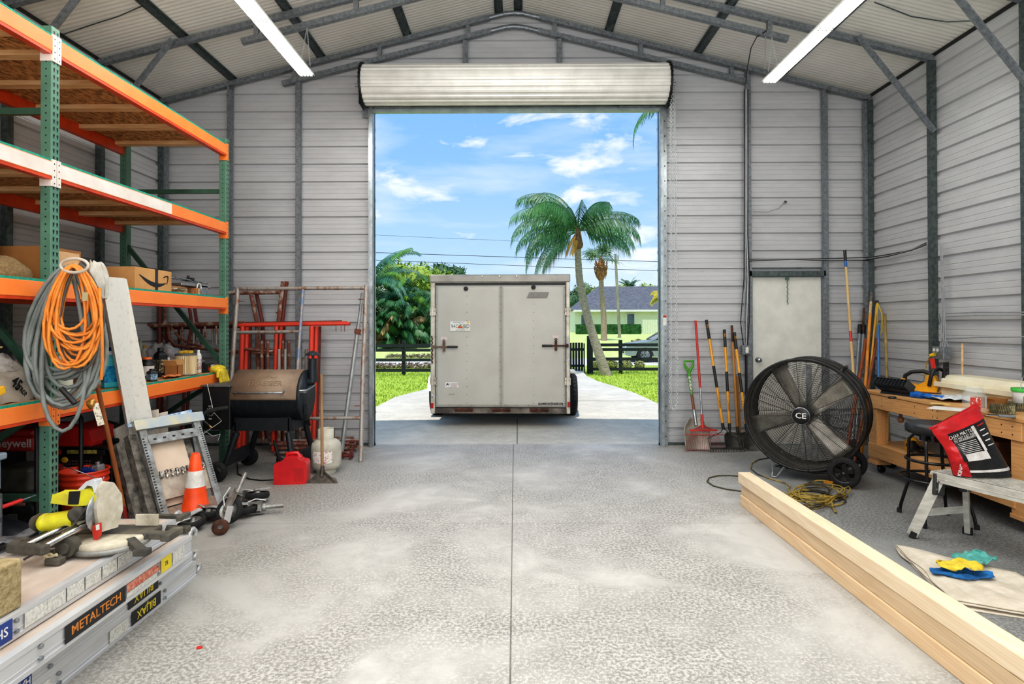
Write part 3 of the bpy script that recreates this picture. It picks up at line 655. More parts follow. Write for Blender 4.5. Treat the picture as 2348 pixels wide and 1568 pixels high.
# broadleaf trees made of leaf clusters
def tree(name, label, loc, blobs, leafmat, seed, n=1400, ls=.22, th=None, cat='tree', trk=.15):
    t = thing(name, label, cat, loc); r = random.Random(seed); vs = []; fs = []; tot = sum(b[3] ** 2 for b in blobs)
    core = MB()
    for bx, by, bz, br in blobs:
        core.ell((bx, by, bz), (br * .8, br * .8, br * .68), 12, 8, lump=.35, seed=seed + bx)
        for k in range(int(n * br * br / tot)):
            u = V((r.gauss(0, 1), r.gauss(0, 1), r.gauss(0, 1))).normalized(); p = V((bx, by, bz)) + V((u.x, u.y, u.z * .85)) * br * r.uniform(.72, 1.08)
            a = V((r.gauss(0, 1), r.gauss(0, 1), r.gauss(0, 1))).normalized(); b_ = a.cross(u + V((0, 0, .01))).normalized(); a = (a + u * .3).normalized(); s = ls * r.uniform(.6, 1.3); m = len(vs)
            vs += [p - a * s, p + b_ * s * .45, p + a * s, p - b_ * s * .45]; fs.append((m, m + 1, m + 2, m + 3))
    core.add(vs, fs); core.build('foliage', leafmat, t)
    lo = min(b[2] for b in blobs)
    MB().cyl((0, 0, -.2), (0, 0, lo), trk, trk * .7, n=10).build('trunk', mTrk2, t)
    return t
mLf1 = M('leaf_dark', '#42683a', .7, 0, '#2a4a28', 1.3); mLf2 = M('leaf_yellowgreen', '#a2b43c', .7, 0, '#6f9032', .9); mLf3 = M('leaf_olive', '#6f8455', .7, 0, '#55684a', 1)
tree('broadleaf_tree', 'yellow-green leafy tree above the left palms behind the trailer', (-7.2, 46, gz(46)), [(0, 0, 4.2, 1.8), (1.6, 0, 3.8, 1.5), (-1.8, 0, 4.6, 1.6), (2.6, .3, 3.2, 1.1), (.3, 0, 2.2, 2)], mLf2, 1)
tree('broadleaf_tree', 'dark leafy tree top rising over the trailer roof on the left', (-6.0, 50, gz(50)), [(0, 0, 5, 1.3), (1.2, 0, 5.0, 1.0), (.3, 0, 3, 2)], mLf1, 2, ls=.16)
tree('broadleaf_tree', 'dark green leafy mass behind the left palms', (-9, 44, gz(44)), [(0, 0, 2, 2.2), (2.4, 0, 1.8, 1.9), (-2.6, 0, 2.4, 2.2), (-5, 0, 3, 2.5)], mLf1, 3)
hy = 72
for k, (x, bz, br, mt, lab, y) in enumerate(((6.9, 3.3, 2.0, mLf1, 'dark tree beside the trailer left of the house roof', 75), (9.0, 4.9, 1.5, mLf3, 'grey-green tree behind the left end of the house', 79), (10.4, 4.1, 1.6, mLf2, 'round yellow-green tree behind the house', 75), (13.2, 4.6, 1.5, mLf2, 'yellow-green tree behind the roof ridge', 75),
        (16.6, 4.6, 1.6, mLf2, 'bright bushy tree behind the middle of the roof', 76), (19.2, 4.8, 1.6, mLf1, 'dark bushy tree behind the right of the roof', 77), (21.8, 4.6, 1.6, mLf2, 'pale green tree behind the far right of the roof', 76), (24.5, 4.8, 2, mLf1, 'dark tree right of the house', 74))):
    tree('broadleaf_tree', lab, (x, y, gz(y)), [(0, 0, bz, br), (br * .7, 0, bz - .5, br * .8), (-br * .7, 0, bz - .7, br * .8), (0, 0, bz - 1.6, br)], mt, 20 + k, n=900, ls=.25)
t = thing('date_palm', 'small spiky palm rising above the house roof', 'palm', (14.8, 78, gz(78))); q = MB()
for k in range(26): frond(q, (0, 0, 5.3), k * 2.4, rad(85 - (k * 31) % 95), 1.9, 1.0, nl=16, ll=.45, lw=.06, hang=.2, seed=k, stem=.03)
q.build('foliage', mF1, t); MB().cyl((0, 0, 0), (0, 0, 5.35), .2, n=8).build('trunk', mTrk2, t)
t = thing('broadleaf_tree', 'yellowing palm foliage at the right edge of the doorway', 'tree', (11.2, 46, gz(46))); q = MB()
for k in range(22): frond(q, (.3, 0, 3.0), k * 2.4, rad(60 - (k * 31) % 60), 1.5, 2.0, nl=22, ll=.45, lw=.07, hang=.9, seed=k + 50, stem=.03)
q.build('foliage', M('frond_yellow', '#d8bb4a', .7, 0, '#a5a444', 1.4), t); MB().cyl((.3, 0, -.1), (.3, 0, 3.1), .15, n=8).build('trunk', mTrk2, t)
# palm whose frond hangs into the top right of the doorway
t = thing('queen_palm', 'palm with one frond hanging in at the top right of the doorway', 'palm tree', (5.0, 14, gz(14)))
MB().cyl((0, 0, -.1), (0, 0, 6.5), .17, .12, n=12).build('trunk', mTk, t)
q = MB(); frond(q, (-.1, 0, 6.55), rad(180), rad(30), 2.9, 2.5, nl=40, ll=.4, lw=.03, hang=.8, seed=4, stem=.02); q.build('frond', M('frond_mid'), t)
for k, az in enumerate((20, -30, 70, 110, -70, -110, 0)):
    q = MB(); frond(q, (0, 0, 6.55), rad(az), rad(40), 2.4, 2.0, nl=36, ll=.6, lw=.03, hang=.9, seed=k + 9, stem=.02); q.build('frond', mF1, t)
# utility pole and wires
UY = 45; po = at(1421, 760, Y=UY); po.z = gz(UY); topv = at(1411, 582, Y=UY)
mPole = M('pole_wood', '#a5a08f', .9, 0, '#7f7a6c', 4, stretch=(1, 1, .2))
t = thing('utility_pole', 'thin leaning grey utility pole standing behind the palms', 'pole', po)
MB().cyl((0, 0, -.1), topv - po, .12, .09, n=10).build('pole', mPole, t); q = MB(); e = topv - po; q.cbox(e + V((-.1, 0, -.5)), (.5, .08, .1)); q.cyl(e + V((.2, 0, -.45)), e + V((.2, 0, -.1)), .05, n=8); q.build('crossarm', mPole, t)
for k, (a, b2, lab) in enumerate((((800, 577), (1900, 611), 'thickest black overhead wire crossing behind the palms'), ((800, 594), (1900, 634), 'lowest overhead wire passing just above the trailer'), ((700, 531), (1300, 557), 'faint topmost overhead wire left of the palm crown'))):
    tag(MB().tube([at(*a, Y=UY), (at(*a, Y=UY) + at(*b2, Y=UY)) / 2 + V((0, 0, -.04)), at(*b2, Y=UY)], (.022, .018, .01)[k], 5).build('power_line', mBlack), lab, 'wire')
# ------------------------------------------------------------------ house
HY = 60
def Hh(px, py): p = at(px, py, Y=HY); return p.x, p.z
hx0 = Hh(1318, 700)[0]; ez = Hh(1318, 711)[1]; gzH = gz(HY) - .1
ho = thing('house', 'pale green single-storey house with a dark shingle hip roof', 'house', (hx0, HY, gzH)); ez -= gzH
MB().box(0, 14, 0, 9, 0, ez).build('wall', M('stucco', '#e6e8d2', .8, 0, '#dcdfc8', 2), ho)
rx0 = Hh(1311, 0)[0] - hx0; rgx, rgz = Hh(1384, 672); rgx -= hx0; rgz -= gzH; yr = 4.5
q = MB(); q.add([V((rx0, -.7, ez)), V((14.6, -.7, ez)), V((14.6, 9.6, ez)), V((rx0, 9.6, ez)), V((rgx, yr, rgz + .95)), V((11.5, yr, rgz + .95))], [(0, 1, 5, 4), (1, 2, 5), (2, 3, 4, 5), (3, 0, 4)])
q.build('roof', M('shingles', '#6d6f76', .9, 0, '#4a4c54', 4, stretch=(1, 1, 3)), ho)
MB().box(rx0, 14.6, -.74, -.66, ez - .18, ez + .02).build('fascia', M('fascia_white', '#f2f0e8', .6), ho)
for pa, pb, pc, pd in ((1333, 1346, 722, 749), (1438, 1454, 720, 747)):
    xa, za = Hh(pa, pd); xb, zb = Hh(pb, pc); q = MB(); q.box(xa - hx0 - .08, xb - hx0 + .08, -.06, 0, za - gzH - .08, zb - gzH + .08); wf_ = q.build('window_frame', M('fascia_white'), ho)
    MB().box(xa - hx0, xb - hx0, -.08, -.05, za - gzH, zb - gzH).build('pane', M('dark_glass', '#39444a', .08, .1, '#6b7a80', 1), wf_)
hb = MB(); xa = Hh(1320, 0)[0]; xb = Hh(1467, 0)[0]; zt = at(1400, 745, Y=55).z; r = random.Random(3)
xa = at(1321, 750, Y=55).x; xb = at(1468, 750, Y=55).x; g5 = gz(55)
hb.box(xa, xb, 54.6, 55.5, g5 - .05, zt - .05); vs = []; fs = []
for k in range(2600):
    x = r.uniform(xa, xb); f = r.random(); p = V((x, 54.58, r.uniform(g5, zt))) if f < .6 else V((x, r.uniform(54.6, 55.5), zt)); s = .09; a = V((r.gauss(0, 1), r.gauss(0, .5), r.gauss(0, 1))).normalized(); b_ = a.cross(V((.3, 1, .2))).normalized(); m = len(vs)
    vs += [p - a * s, p + b_ * s * .6, p + a * s, p - b_ * s * .6]; fs.append((m, m + 1, m + 2, m + 3))
hb.add(vs, fs); tag(hb.build('clipped_hedge', M('hedge_green', '#3f7a3c', .7, 0, '#265226', 2)), 'low clipped green hedge along the front of the house', 'hedge')
q = MB(); xa = at(1473, 750, Y=54).x; za = at(1473, 733, Y=54).z; q.box(xa, xa + 6, 54, 54.05, gz(54), za)
for k in range(40): q.box(xa + k * .15, xa + k * .15 + .11, 53.97, 54, gz(54), za)
tag(q.build('board_fence', M('fence_cream', '#dfe3c8', .7)), 'cream board fence standing right of the hedge', 'fence')
# shrubs / leaf litter near the street
tree('flowering_shrub', 'small tan and green shrub beside the pole near the parked car', (at(1462, 775, Y=33).x, 33, gz(33)), [(0, 0, .35, .45), (.6, 0, .3, .4), (-.6, 0, .25, .35)], M('shrub_mix', '#b9a078', .8, 0, '#6f8f44', 3), 60, n=900, ls=.09, cat='shrub', trk=.04)
tree('flowering_shrub', 'low dry shrub behind the rails left of the parked car', (at(1405, 820, Y=23).x, 23.4, gz(23)), [(0, 0, .12, .25), (.6, 0, .1, .22), (-.6, 0, .12, .25), (1.1, 0, .1, .2)], M('shrub_mix2', '#9a9468', .8, 0, '#7d8a42', 3), 61, n=1200, ls=.06, cat='shrub', trk=.03)
vs = []; fs = []
for k in range(3500):
    x = r.uniform(-6.6, -2.0); y = r.choice((r.uniform(23.2, 24.6), r.uniform(30.5, 31.6))); p = V((x, y, gz(y) + r.random() * .16)); s = r.uniform(.04, .12); a = V((r.gauss(0, 1), r.gauss(0, 1), r.gauss(0, .4))).normalized(); b_ = a.cross(V((.1, .3, 1))).normalized(); m = len(vs)
    vs += [p - a * s, p + b_ * s * .4, p + a * s, p - b_ * s * .4]; fs.append((m, m + 1, m + 2, m + 3))
tag(MB().add(vs, fs).build('leaf_litter', M('litter', '#b3a397', .9, 0, '#8c7a70', 2)), 'pile of dry grey leaf litter along the street verge', 'leaves', kind='stuff')
# ------------------------------------------------------------------ parked car
CYy = 27.6; co = at(1425, 820, Y=CYy); mCar = M('car_silver', '#a9b2ae', .25, .6, '#939c98', 1); mGl = M('car_glass', '#2c3538', .06, .2)
ca = thing('parked_car', 'silver grey car parked on the street behind the fence', 'car', (co.x, CYy, gz(28)))
q = MB(); lowp = [(0.02, .35), (0, .55), (.08, .72), (.35, .83), (1.3, .97), (1.45, 1.0), (4.2, 1.02), (4.55, .9), (4.6, .5), (4.5, .3), (4.15, .28), (4.05, .5), (3.85, .62), (3.6, .62), (3.4, .5), (3.3, .27), (1.3, .25), (1.22, .48), (1.02, .62), (.76, .62), (.56, .5), (.48, .3), (.2, .28)]
q.prism(lowp, -.88, .88); q.build('body', mCar, ca, bevel=.05, seg=3)
q = MB(); gp = [(1.3, .98), (2.05, 1.42), (3.6, 1.44), (4.35, 1.0)]
vs = [V((a, s * (.82 if b_ < 1.1 else .66), b_)) for s in (-1, 1) for a, b_ in gp]; q.add(vs, [(0, 1, 2, 3), (7, 6, 5, 4), (0, 4, 5, 1), (1, 5, 6, 2), (2, 6, 7, 3)]); q.build('glass', mGl, ca)
q = MB(); q.grid(lambda u, v: (1.98 + 1.7 * u, -.68 + 1.36 * v, 1.45 + .05 * math.sin(PI * v) * math.sin(PI * (u * .8 + .1))), 10, 8); q.build('roof', mCar, ca, solid=.02)
for s in (-1, 1):
    q = MB(); q.bar((1.32, s * .82, 1.0), (2.02, s * .67, 1.44), .05, .04); q.bar((2.85, s * .83, 1.0), (2.8, s * .67, 1.44), .06, .03); q.bar((4.3, s * .82, 1.02), (3.65, s * .67, 1.45), .07, .04); q.build('pillar', mCar, ca)
    for xx in (.89, 3.72):
        w1 = MB().lathe([(.22, -.1), (.31, -.1), (.335, -.07), (.335, .07), (.31, .1), (.22, .1)], (xx, s * .8, .335), 28, 'Y', caps=False).build('wheel', mRub, ca)
        q = MB(); q.lathe([(.22, s * .09), (.2, s * .05), (.001, s * .03)], (xx, s * .8, .335), 20, 'Y', caps=False)
        for k in range(5): a = k * 2 * PI / 5; q.bar((xx, s * .88, .335), (xx + .21 * math.cos(a), s * .88, .335 + .21 * math.sin(a)), .05, .02, up=(0, 1, 0))
        q.build('rim', mSteel, w1)
    MB().ell((.18, s * .66, .68), (.16, .18, .07), 12, 6).build('headlight', mWhiteP, ca); MB().ell((1.75, s * .98, 1.02), (.07, .1, .07), 10, 6).build('mirror', mCar, ca)
MB().box(-.01, .05, -.45, .45, .4, .62).build('grille', mBlack, ca)
# ================================================================== LEFT: PALLET RACK
mOrg = M('beam_orange', '#f78a40', .4, 0, '#ee7a30', 5, amt=.6); mOrgD = M('beam_orange_dark', '#d8481c', .4, 0, '#b93a14', 6)
mGrn = M('upright_green', '#628c77', .4, .1, '#567d69', 6); mGrnD = M('brace_green', '#3f6350', .45, .1, '#345443', 6)
mOSB = M('osb_board', '#cf9a62', .8, 0, '#7d5632', 34, lo=.38, hi=.6, stretch=(1, .45, 1), bump=.3); mTeal = M('teal_edge', '#1fa38c', .7, 0, '#178470', 40)
mPine = M('pine_plain', '#e6c597', .7, 0, '#cda26c', 3, stretch=(1, 8, 8))
mGlare = M('beam_glare', '#ece5de', .3, 0, '#e0d2c6', 5)  # near-white colour standing in for glare on the orange rack steel
RX = -3.174; PY = (1.61, 4.11, 6.61); LV = (3.535, 2.675, 1.845, 1.035)
rk = thing('pallet_rack', 'tall green and orange pallet rack with particle-board shelves along the left wall', 'rack', (RX, 1.6, 0))
def RL(x, y, z): return (x - RX, y - 1.6, z)
def rbox(mb, x0, x1, y0, y1, z0, z1): return mb.box(x0 - RX, x1 - RX, y0 - 1.6, y1 - 1.6, z0, z1)
for k, y in enumerate(PY):
    for nx, x0 in (('f', RX - .076), ('b', RX - 1.17)):
        q = MB(); rbox(q, x0, x0 + .076, y, y + .078, 0, 3.61 if nx == 'f' else 3.61); up = q.build('upright', mGrn, rk, bevel=.004)
        q = MB(); rbox(q, x0 - .02, x0 + .12, y - .02, y + .1, 0, .008); q.build('foot_plate', mGrnD, up)
        if k and (nx == 'f' or k == 2):
            h = MB()
            for j in range(70):
                z = .06 + j * .0508
                if nx == 'f':
                    for dy in (.024, .056):
                        h.lathe([(.0085, 0), (.0085, .0006)], RL(x0 + .0762, y + dy, z + .008), 8, 'X'); h.prism([(y - 1.6 + dy - .004, z - .014), (y - 1.6 + dy + .004, z - .014), (y - 1.6 + dy + .006, z + .004), (y - 1.6 + dy - .006, z + .004)], x0 + .0762 - RX, x0 + .0768 - RX, 'YZ')
                rbox(h, x0 + .034, x0 + .044, y - .0006, y, z - .005, z + .005)
            h.build('slot_holes', mBlack, up)['kind'] = 'stuff'
    br = [((.367, 'h'),), ]
    xf, xb = RX - .04, RX - 1.13; yc = y + .04
    for z in (.367, 3.03): MB().bar(RL(xf, yc, z), RL(xb, yc, z), .035, .045).build('brace', mGrnD, rk)
    for za, zb in ((2.45, 1.1), (.28, 1.0)): MB().bar(RL(xb, yc, za), RL(xf, yc, zb), .035, .045).build('brace', mGrnD, rk)
for i, z in enumerate(LV):
    for j in (0, 1):
        y0, y1 = PY[j] + .078, PY[j + 1]
        mt = mOrg
        q = MB(); rbox(q, RX - .045, RX + .008, y0, y1, z - .105, z); bm = q.build('beam', mt, rk, bevel=.004)
        if i == 1:   # glare on the beam face, painted on as an almost white strip
            q = MB(); ye = 5.55 if j else y1; rbox(q, RX + .008, RX + .0092, y0, ye, z - .1, z - .006); q.build('painted_glare', mGlare, bm)
        q = MB(); rbox(q, RX - .05, RX + .004, y0, y1, z - .125, z - .105); q.build('lower_flange', mOrgD, bm)
        for ye, s in ((y0, -1), (y1, 1)):
            q = MB(); a, b_ = (ye - .036, ye) if s < 0 else (ye, ye + .036); rbox(q, RX - .005, RX + .010, a, b_, z - .17, z + .015)
            if s > 0: rbox(q, RX - .076, RX + .004, ye - .005, ye, z - .17, z - .09)
            bk = q.build('bracket', mGlare if (i == 1 and ye < 5.5) or (i == 0 and ye < 4.2) else mOrg, bm)  # brackets near the glare get its painted colour too
            q = MB()
            for n_ in range(4):
                rbox(q, RX + .010, RX + .0106, (a + b_) / 2 - .004, (a + b_) / 2 + .004, z - .155 + n_ * .045, z - .145 + n_ * .045)
            q.build('bracket_holes', mBlack, bk)['kind'] = 'stuff'
        q = MB(); rbox(q, RX - 1.17, RX - 1.12, y0, y1, z - .105, z); q.build('beam', mOrgD, rk)
        q = MB(); rbox(q, RX - 1.16, RX - .004, y0 - .03, y1 + .03, z + .001, z + .017); dk = q.build('shelf_deck', mOSB, rk)
        q = MB(); rbox(q, RX - .004, RX - .001, y0 - .03, y1 + .03, z + .0, z + .0175); q.build('painted_edge', mTeal, dk)
        for n_ in range(5):
            yy = y0 + .12 + n_ * (y1 - y0 - .28) / 4
            q = MB(); rbox(q, RX - 1.12, RX - .05, yy, yy + .088, z - .038, z); q.build('cross_batten', mPine, rk)
S3, S4 = LV[2] + .018, LV[3] + .018
mCard = M('cardboard', '#c99a63', .85, 0, '#b98a54', 4); mCardD = M('cardboard_dark', '#a8753f', .85, 0, '#946335', 4)
mInk = M('black_ink', '#1c1c1e', .5)
# --- box with smile mark
t = thing('cardboard_box', 'brown cardboard box with a black curved arrow mark and dark tape', 'box', (-3.2, 5.07, S3))
L_, H_ = .54, .185
MB().box(-.42, 0, 0, L_, 0, H_).build('carton', mCard, t, bevel=.003)
tp_ = MB(); tp_.box(-.001, .0012, L_ * .52, L_ * .60, .0, H_); tp_.box(-.42, 0, L_ * .50, L_ * .60, H_, H_ + .0012); tpo = tp_.build('packing_tape', M('tape_dark', '#222326', .35, 0, '#5a5f66', 60, lo=.3, hi=.42), t)
vs = []; N = 24; up_ = []; dn_ = []
for k in range(N + 1):
    u = k / N; a = .05 + u * .40; zc = .128 - .082 * math.sin(PI * (.02 + u * .75)) * (1) ; w_ = .003 + .017 * math.sin(PI * min(u * 1.02, 1)) ** .8
    up_.append((a, zc + w_)); dn_.append((a, zc - w_))
q = MB(); m = face_m((.0016, 0, 0), (0, 1, 0), (0, 0, 1))
for k in range(N): q.add([m @ V((up_[k][0], up_[k][1], 0)), m @ V((up_[k + 1][0], up_[k + 1][1], 0)), m @ V((dn_[k + 1][0], dn_[k + 1][1], 0)), m @ V((dn_[k][0], dn_[k][1], 0))], [(0, 3, 2, 1)])
ah = [(.405, .125), (.44, .14), (.475, .143), (.488, .128), (.478, .095), (.462, .06), (.456, .062), (.466, .095), (.47, .12), (.462, .128), (.44, .128), (.41, .115)]
q.prism(ah, .0012, .0022, 'YZ'); q.build('arrow_mark', mInk, t)
# --- brown box and sack
t = thing('cardboard_box', 'large plain brown cardboard box behind the green upright', 'box', (-3.68, 4.24, S3))
MB().box(0, .36, 0, .36, 0, .25).build('carton', mCardD, t, bevel=.003); MB().box(.361, .362, .02, .34, .02, .23).build('side_panel', M('card_light', '#dcb387', .85), t)
MB().box(0, .36, .165, .195, .25, .2512).build('packing_tape', M('tape_clear', '#c9a878', .25), t)
q = MB(); q.grid(lambda u, v: (-3.42 + .23 * math.cos(2 * PI * u) * (1 - v ** 3) ** .5 * (1 + .12 * noise.noise((u * 3, v * 2, 1))), 3.86 + .3 * math.sin(2 * PI * u) * (1 - v ** 3) ** .5, S3 + .13 * v + .035 * noise.noise((math.cos(2 * PI * u) * 2, math.sin(2 * PI * u) * 2, v * 3)) * v), 28, 10)
tag(q.build('burlap_sack', M('burlap', '#8c744f', .95, 0, '#6c5637', 50, bump=.5, bscale=200)), 'slumped brown burlap sack at the left end of the third shelf', 'sack')
q = MB(); q.lathe([(.001, 0), (.075, 0), (.08, .02), (.08, .26), (.085, .275), (.08, .29), (.06, .295), (.055, .27), (.055, .05), (.001, .05)], (-3.52, 3.9, S3 + .0), 24)
q = MB(); q.lathe([(.001, 0), (.10, 0), (.105, .02), (.105, .27), (.11, .285), (.105, .3), (.085, .3), (.08, .27), (.08, .05), (.001, .05)], (0, 0, 0), 28)
t = thing('woven_bin', 'tan round woven bin cut off by the left photo edge', 'bin', (-3.48, 4.02, S3)); t.location = (-3.62, 4.04, S3); q.build('bin_body', M('tan_weave', '#c2a273', .9, 0, '#7c5c38', 60, stretch=(1, 1, .2), bump=.4), t)
# --- white cloth bag hanging
q = MB(); cpt = at(222, 640, X=-3.13)
def rag(u, v):
    a = 2 * PI * u; w_ = .03 + .05 * math.sin(PI * min(v * .9 + .12, 1)); return (cpt.x + w_ * .5 * math.cos(a) + .015 * noise.noise((u * 4, v * 3, 5)), cpt.y + w_ * 1.2 * math.sin(a) + .06 * v, cpt.z + .13 - v * .27 + .02 * noise.noise((math.cos(a) * 2, math.sin(a) * 2, v * 4)))
q.grid(rag, 24, 14); tag(q.build('cloth_bag', M('cloth_white', '#e3dfd6', .9, 0, '#c5beb2', 12, bump=.3)), 'crumpled white cloth bag draped beside the hanging orange cord', 'bag')
# --- tile jig on shelf 3 with books
bz = S3; t = thing('tile_cutter', 'silver and black hand tile cutter at the right end of the third shelf', 'tool', (-3.36, 5.78, bz))
q = MB(); q.box(0, .16, .0, .56, .075, .095); q.box(0, .16, .34, .5, .0, .1); q.build('bed', mSteel, t, bevel=.004)
q = MB(); q.cyl((.03, 0, .15), (.03, .6, .13), .008); q.cyl((.1, 0, .15), (.1, .6, .13), .008); q.build('guide_rail', mSteel, t)
q = MB(); q.cbox((.06, .3, .15), (.1, .05, .03)); q.cyl((.06, .3, .15), (.06, .3, .19), .012); q.build('carriage', mBlack, t)
q = MB(); q.tube([(.17, .3 + .04 * math.cos(a), .06 + .05 * math.sin(a)) for a in [PI * k / 8 for k in range(9)]], .006, 6); q.build('handle', mWhiteP, t)
for k in range(4):
    c_ = ('#c9b48c', '#8d6a48', '#d8cdb6', '#a57a50')[k]
    tag(MB().box(-.075, .075, -.11, .11, 0, .013).build('paperback_book', M('paper_%d' % k, c_, .8, 0, '#7a6044', 20)), ('tan', 'brown', 'cream', 'rust coloured')[k] + ' thin book in the small stack right of the curved arrow box', 'book', 'books stacked beside the tile cutter')
    o = bpy.data.objects[[x.name for x in bpy.data.objects if x.name.startswith('paperback_book')][-1]]; o.location = (-3.28 + .01 * k, 5.76, bz + .0135 * k) ; o.rotation_euler = (0, 0, .15 * k - .2)
for k in range(2):
    o = tag(MB().box(-.05, .05, -.02, .02, 0, .06).build('wood_block', M('block_%d' % k, ('#b9774a', '#e0c69a')[k], .7, 0, '#8a5a38', 20, stretch=(6, 1, 1)), bevel=.003), ('reddish', 'pale')[k] + ' wooden block standing under the tile cutter', 'block'); o.location = (-3.235, 6.03 + .045 * k, bz)
# --------------------------------------------- things on the lower shelf
def sh(px, py):
    p = at(px, py, Z=S4)
    return p if 0 < p.y < 6.3 else V((at(px, py, Y=6.3).x, 6.3, S4))
def bottle(label, px, py, r, h, mat, cap, capr=.4, neck=.75, band=None, sq=False, name='bottle'):
    p = sh(px, py); t = thing(name, label, 'bottle', (min(p.x, RX - r - .015), p.y, S4), rad(20))
    q = MB(); n = 4 if sq else 20; pr = [(.001, 0), (r * .96, 0), (r, .01), (r, h * neck), (r * .8, h * (neck + .07)), (r * capr, h * (neck + .14)), (r * capr, h * .93)]
    q.lathe(pr, (0, 0, 0), n, smooth=not sq); q.build('bottle_body', mat, t, bevel=.004 if sq else 0)
    MB().lathe([(r * capr * 1.15, h * .9), (r * capr * 1.15, h), (.001, h)], (0, 0, 0), 16).build('cap', cap, t)
    if band:
        MB().lathe([(r * 1.01, h * .15), (r * 1.01, h * .6)], (0, 0, 0), n, smooth=not sq, caps=False).build('label_band', band, t)
    return t
mBlueL = M('label_blue', '#1e5fae', .4, 0, '#2fb0cf', 30); mAqua = M('fluid_aqua', '#3fb7cc', .25, 0, '#5fd0dd', 6); mRedC = M('cap_red', '#b8272a', .4); mNavy = M('cap_navy', '#20306e', .4)
bottle('aqua washer-fluid jug with a blue label beside the leaning white board', 250, 888, .085, .29, mAqua, M('cap_white', '#eef0f2', .4), band=mBlueL, sq=True, name='fluid_jug')
bottle('second aqua jug with a white cap behind the front one', 258, 872, .07, .3, mAqua, mNavy, band=mBlueL, sq=True, name='fluid_jug')
bottle('white spray bottle with a navy cap behind the aqua jugs', 240, 868, .045, .33, mWhiteP, mNavy)
bottle('white bottle with a red cap left of the aqua jugs', 228, 880, .045, .30, mWhiteP, mRedC)
bottle('blue container seen through the hanging grey hose', 150, 912, .07, .26, M('can_blue', '#2257a0', .4, 0, '#dfe8f0', 18), mNavy, sq=True, name='container')
bottle('cream container seen through the hanging grey hose', 175, 905, .07, .28, M('can_cream', '#dfe0d2', .5, 0, '#c3c4b0', 10), mWhiteP, name='container')
bottle('black tub with a white band and orange cap', 337, 868, .06, .20, mBlack, M('cap_orange', '#e46a25', .4), capr=.6, band=mWhiteP)
bottle('dark grey bottle in front of the black tub', 350, 874, .045, .11, M('bottle_grey', '#33373b', .4), mBlack, sq=True, band=M('label_sky', '#9cc4de', .5, 0, '#333b44', 50))
bottle('tall black motor-oil jug with a printed label', 368, 864, .062, .28, mBlack, mBlack, sq=True, band=M('label_gold', '#2b2a25', .4, 0, '#b7a98a', 60, lo=.4, hi=.5), name='oil_jug')
bottle('white bottle right of the black oil jug', 385, 858, .035, .17, mWhiteP, mWhiteP)
bottle('dark red liquid bottle inside a clear bag', 386, 838, .05, .24, M('liquid_red', '#7c1630', .25), M('cap_red'), band=None)
bottle('yellow capped spray bottle behind the black tub', 332, 850, .035, .29, mWhiteP, M('cap_yellow', '#e2b128', .4))
bottle('pale green trigger bottle at the back beside the white board', 322, 840, .03, .36, M('green_pale', '#b9c9b4', .4), M('green_pale'))
bottle('white caulk tube right of the pleated filter', 455, 852, .03, .24, mWhiteP, mWhiteP, band=M('label_redblue', '#e8e4e0', .5, 0, '#8c3a3a', 60))
for k, (px, py, r_) in enumerate(((372, 832, .1), (396, 828, .11))):
    p = sh(px, py); q = MB(); q.ell((p.x - .05, p.y, S4 + .19), (r_ * .8, r_, .12), 18, 12, lump=.5, seed=k); tag(q.build('plastic_bag', M('clear_bag', '#d8dde0', .15, 0, '#aab0b4', 9, alpha=.5, bump=.6)), ('left', 'right')[k] + ' crumpled clear plastic bag behind the bottles', 'bag')
    q = bottle('bottle hidden inside the %s clear bag' % ('left', 'right')[k], px, py - 1, .03, .12, mBlack, mBlack)
p = sh(393, 858); t = thing('cardboard_box', 'small open brown cardboard box left of the pleated filter', 'box', (RX - .205, 5.80, S4)); q = MB(); q.box(0, .17, 0, .006, 0, .13); q.box(0, .17, .17, .176, 0, .13); q.box(0, .006, 0, .176, 0, .13); q.box(.164, .17, 0, .176, 0, .13); q.box(0, .17, 0, .176, 0, .006); q.build('carton', mCardD, t); [MB().bar((.085, a, .13), (.085, b_, .19), .17, .004, up=(0, 0, 1)).build('flap', mCard, t) for a, b_ in ((-.001, -.06), (.176, .22))]; t.scale = (.76, .55, .85)
p = V((0, 6.02, 0)); t = thing('air_filter', 'cylindrical cream pleated air filter with a grey rim', 'filter', (RX - .115, p.y, S4))
q = MB(); prf_ = []; n_ = 60
for k in range(n_): a = 2 * PI * k / n_; rr = .098 if k % 2 else .088; prf_.append((rr * math.cos(a), rr * math.sin(a)))
q.prism(prf_, .012, .205, 'XY'); q.build('pleated_element', M('filter_paper', '#dccba6', .9, 0, '#a98f62', 30, stretch=(1, 1, .1)), t)
q = MB(); q.lathe([(.07, .2), (.1, .2), (.103, .212), (.07, .214)], (0, 0, 0), 30); q.lathe([(.07, 0), (.1, 0), (.103, .012), (.07, .014)], (0, 0, 0), 30); q.build('end_ring', M('ring_grey', '#5b5f60', .6), t)
q = MB(); cc = (RX - .12, 6.03, S4 + .2145); q.grid(lambda u, v: (cc[0] - .06 + .12 * u, cc[1] - .035 + .07 * v, cc[2] + .03 * math.sin(PI * u) * math.sin(PI * v) + .003), 8, 6); q.box(cc[0] - .06, cc[0] + .06, cc[1] - .035, cc[1] + .035, cc[2], cc[2] + .03)
tag(q.build('sponge', M('sponge_yellow', '#dcb542', .95, 0, '#b88e2a', 30, bump=.6), bevel=.008), 'yellow sponge lying on top of the pleated filter', 'sponge')
bottle('small dark blue spray can standing behind the filter', 418, 836, .03, .26, M('can_navy', '#27385e', .4), mBlack)
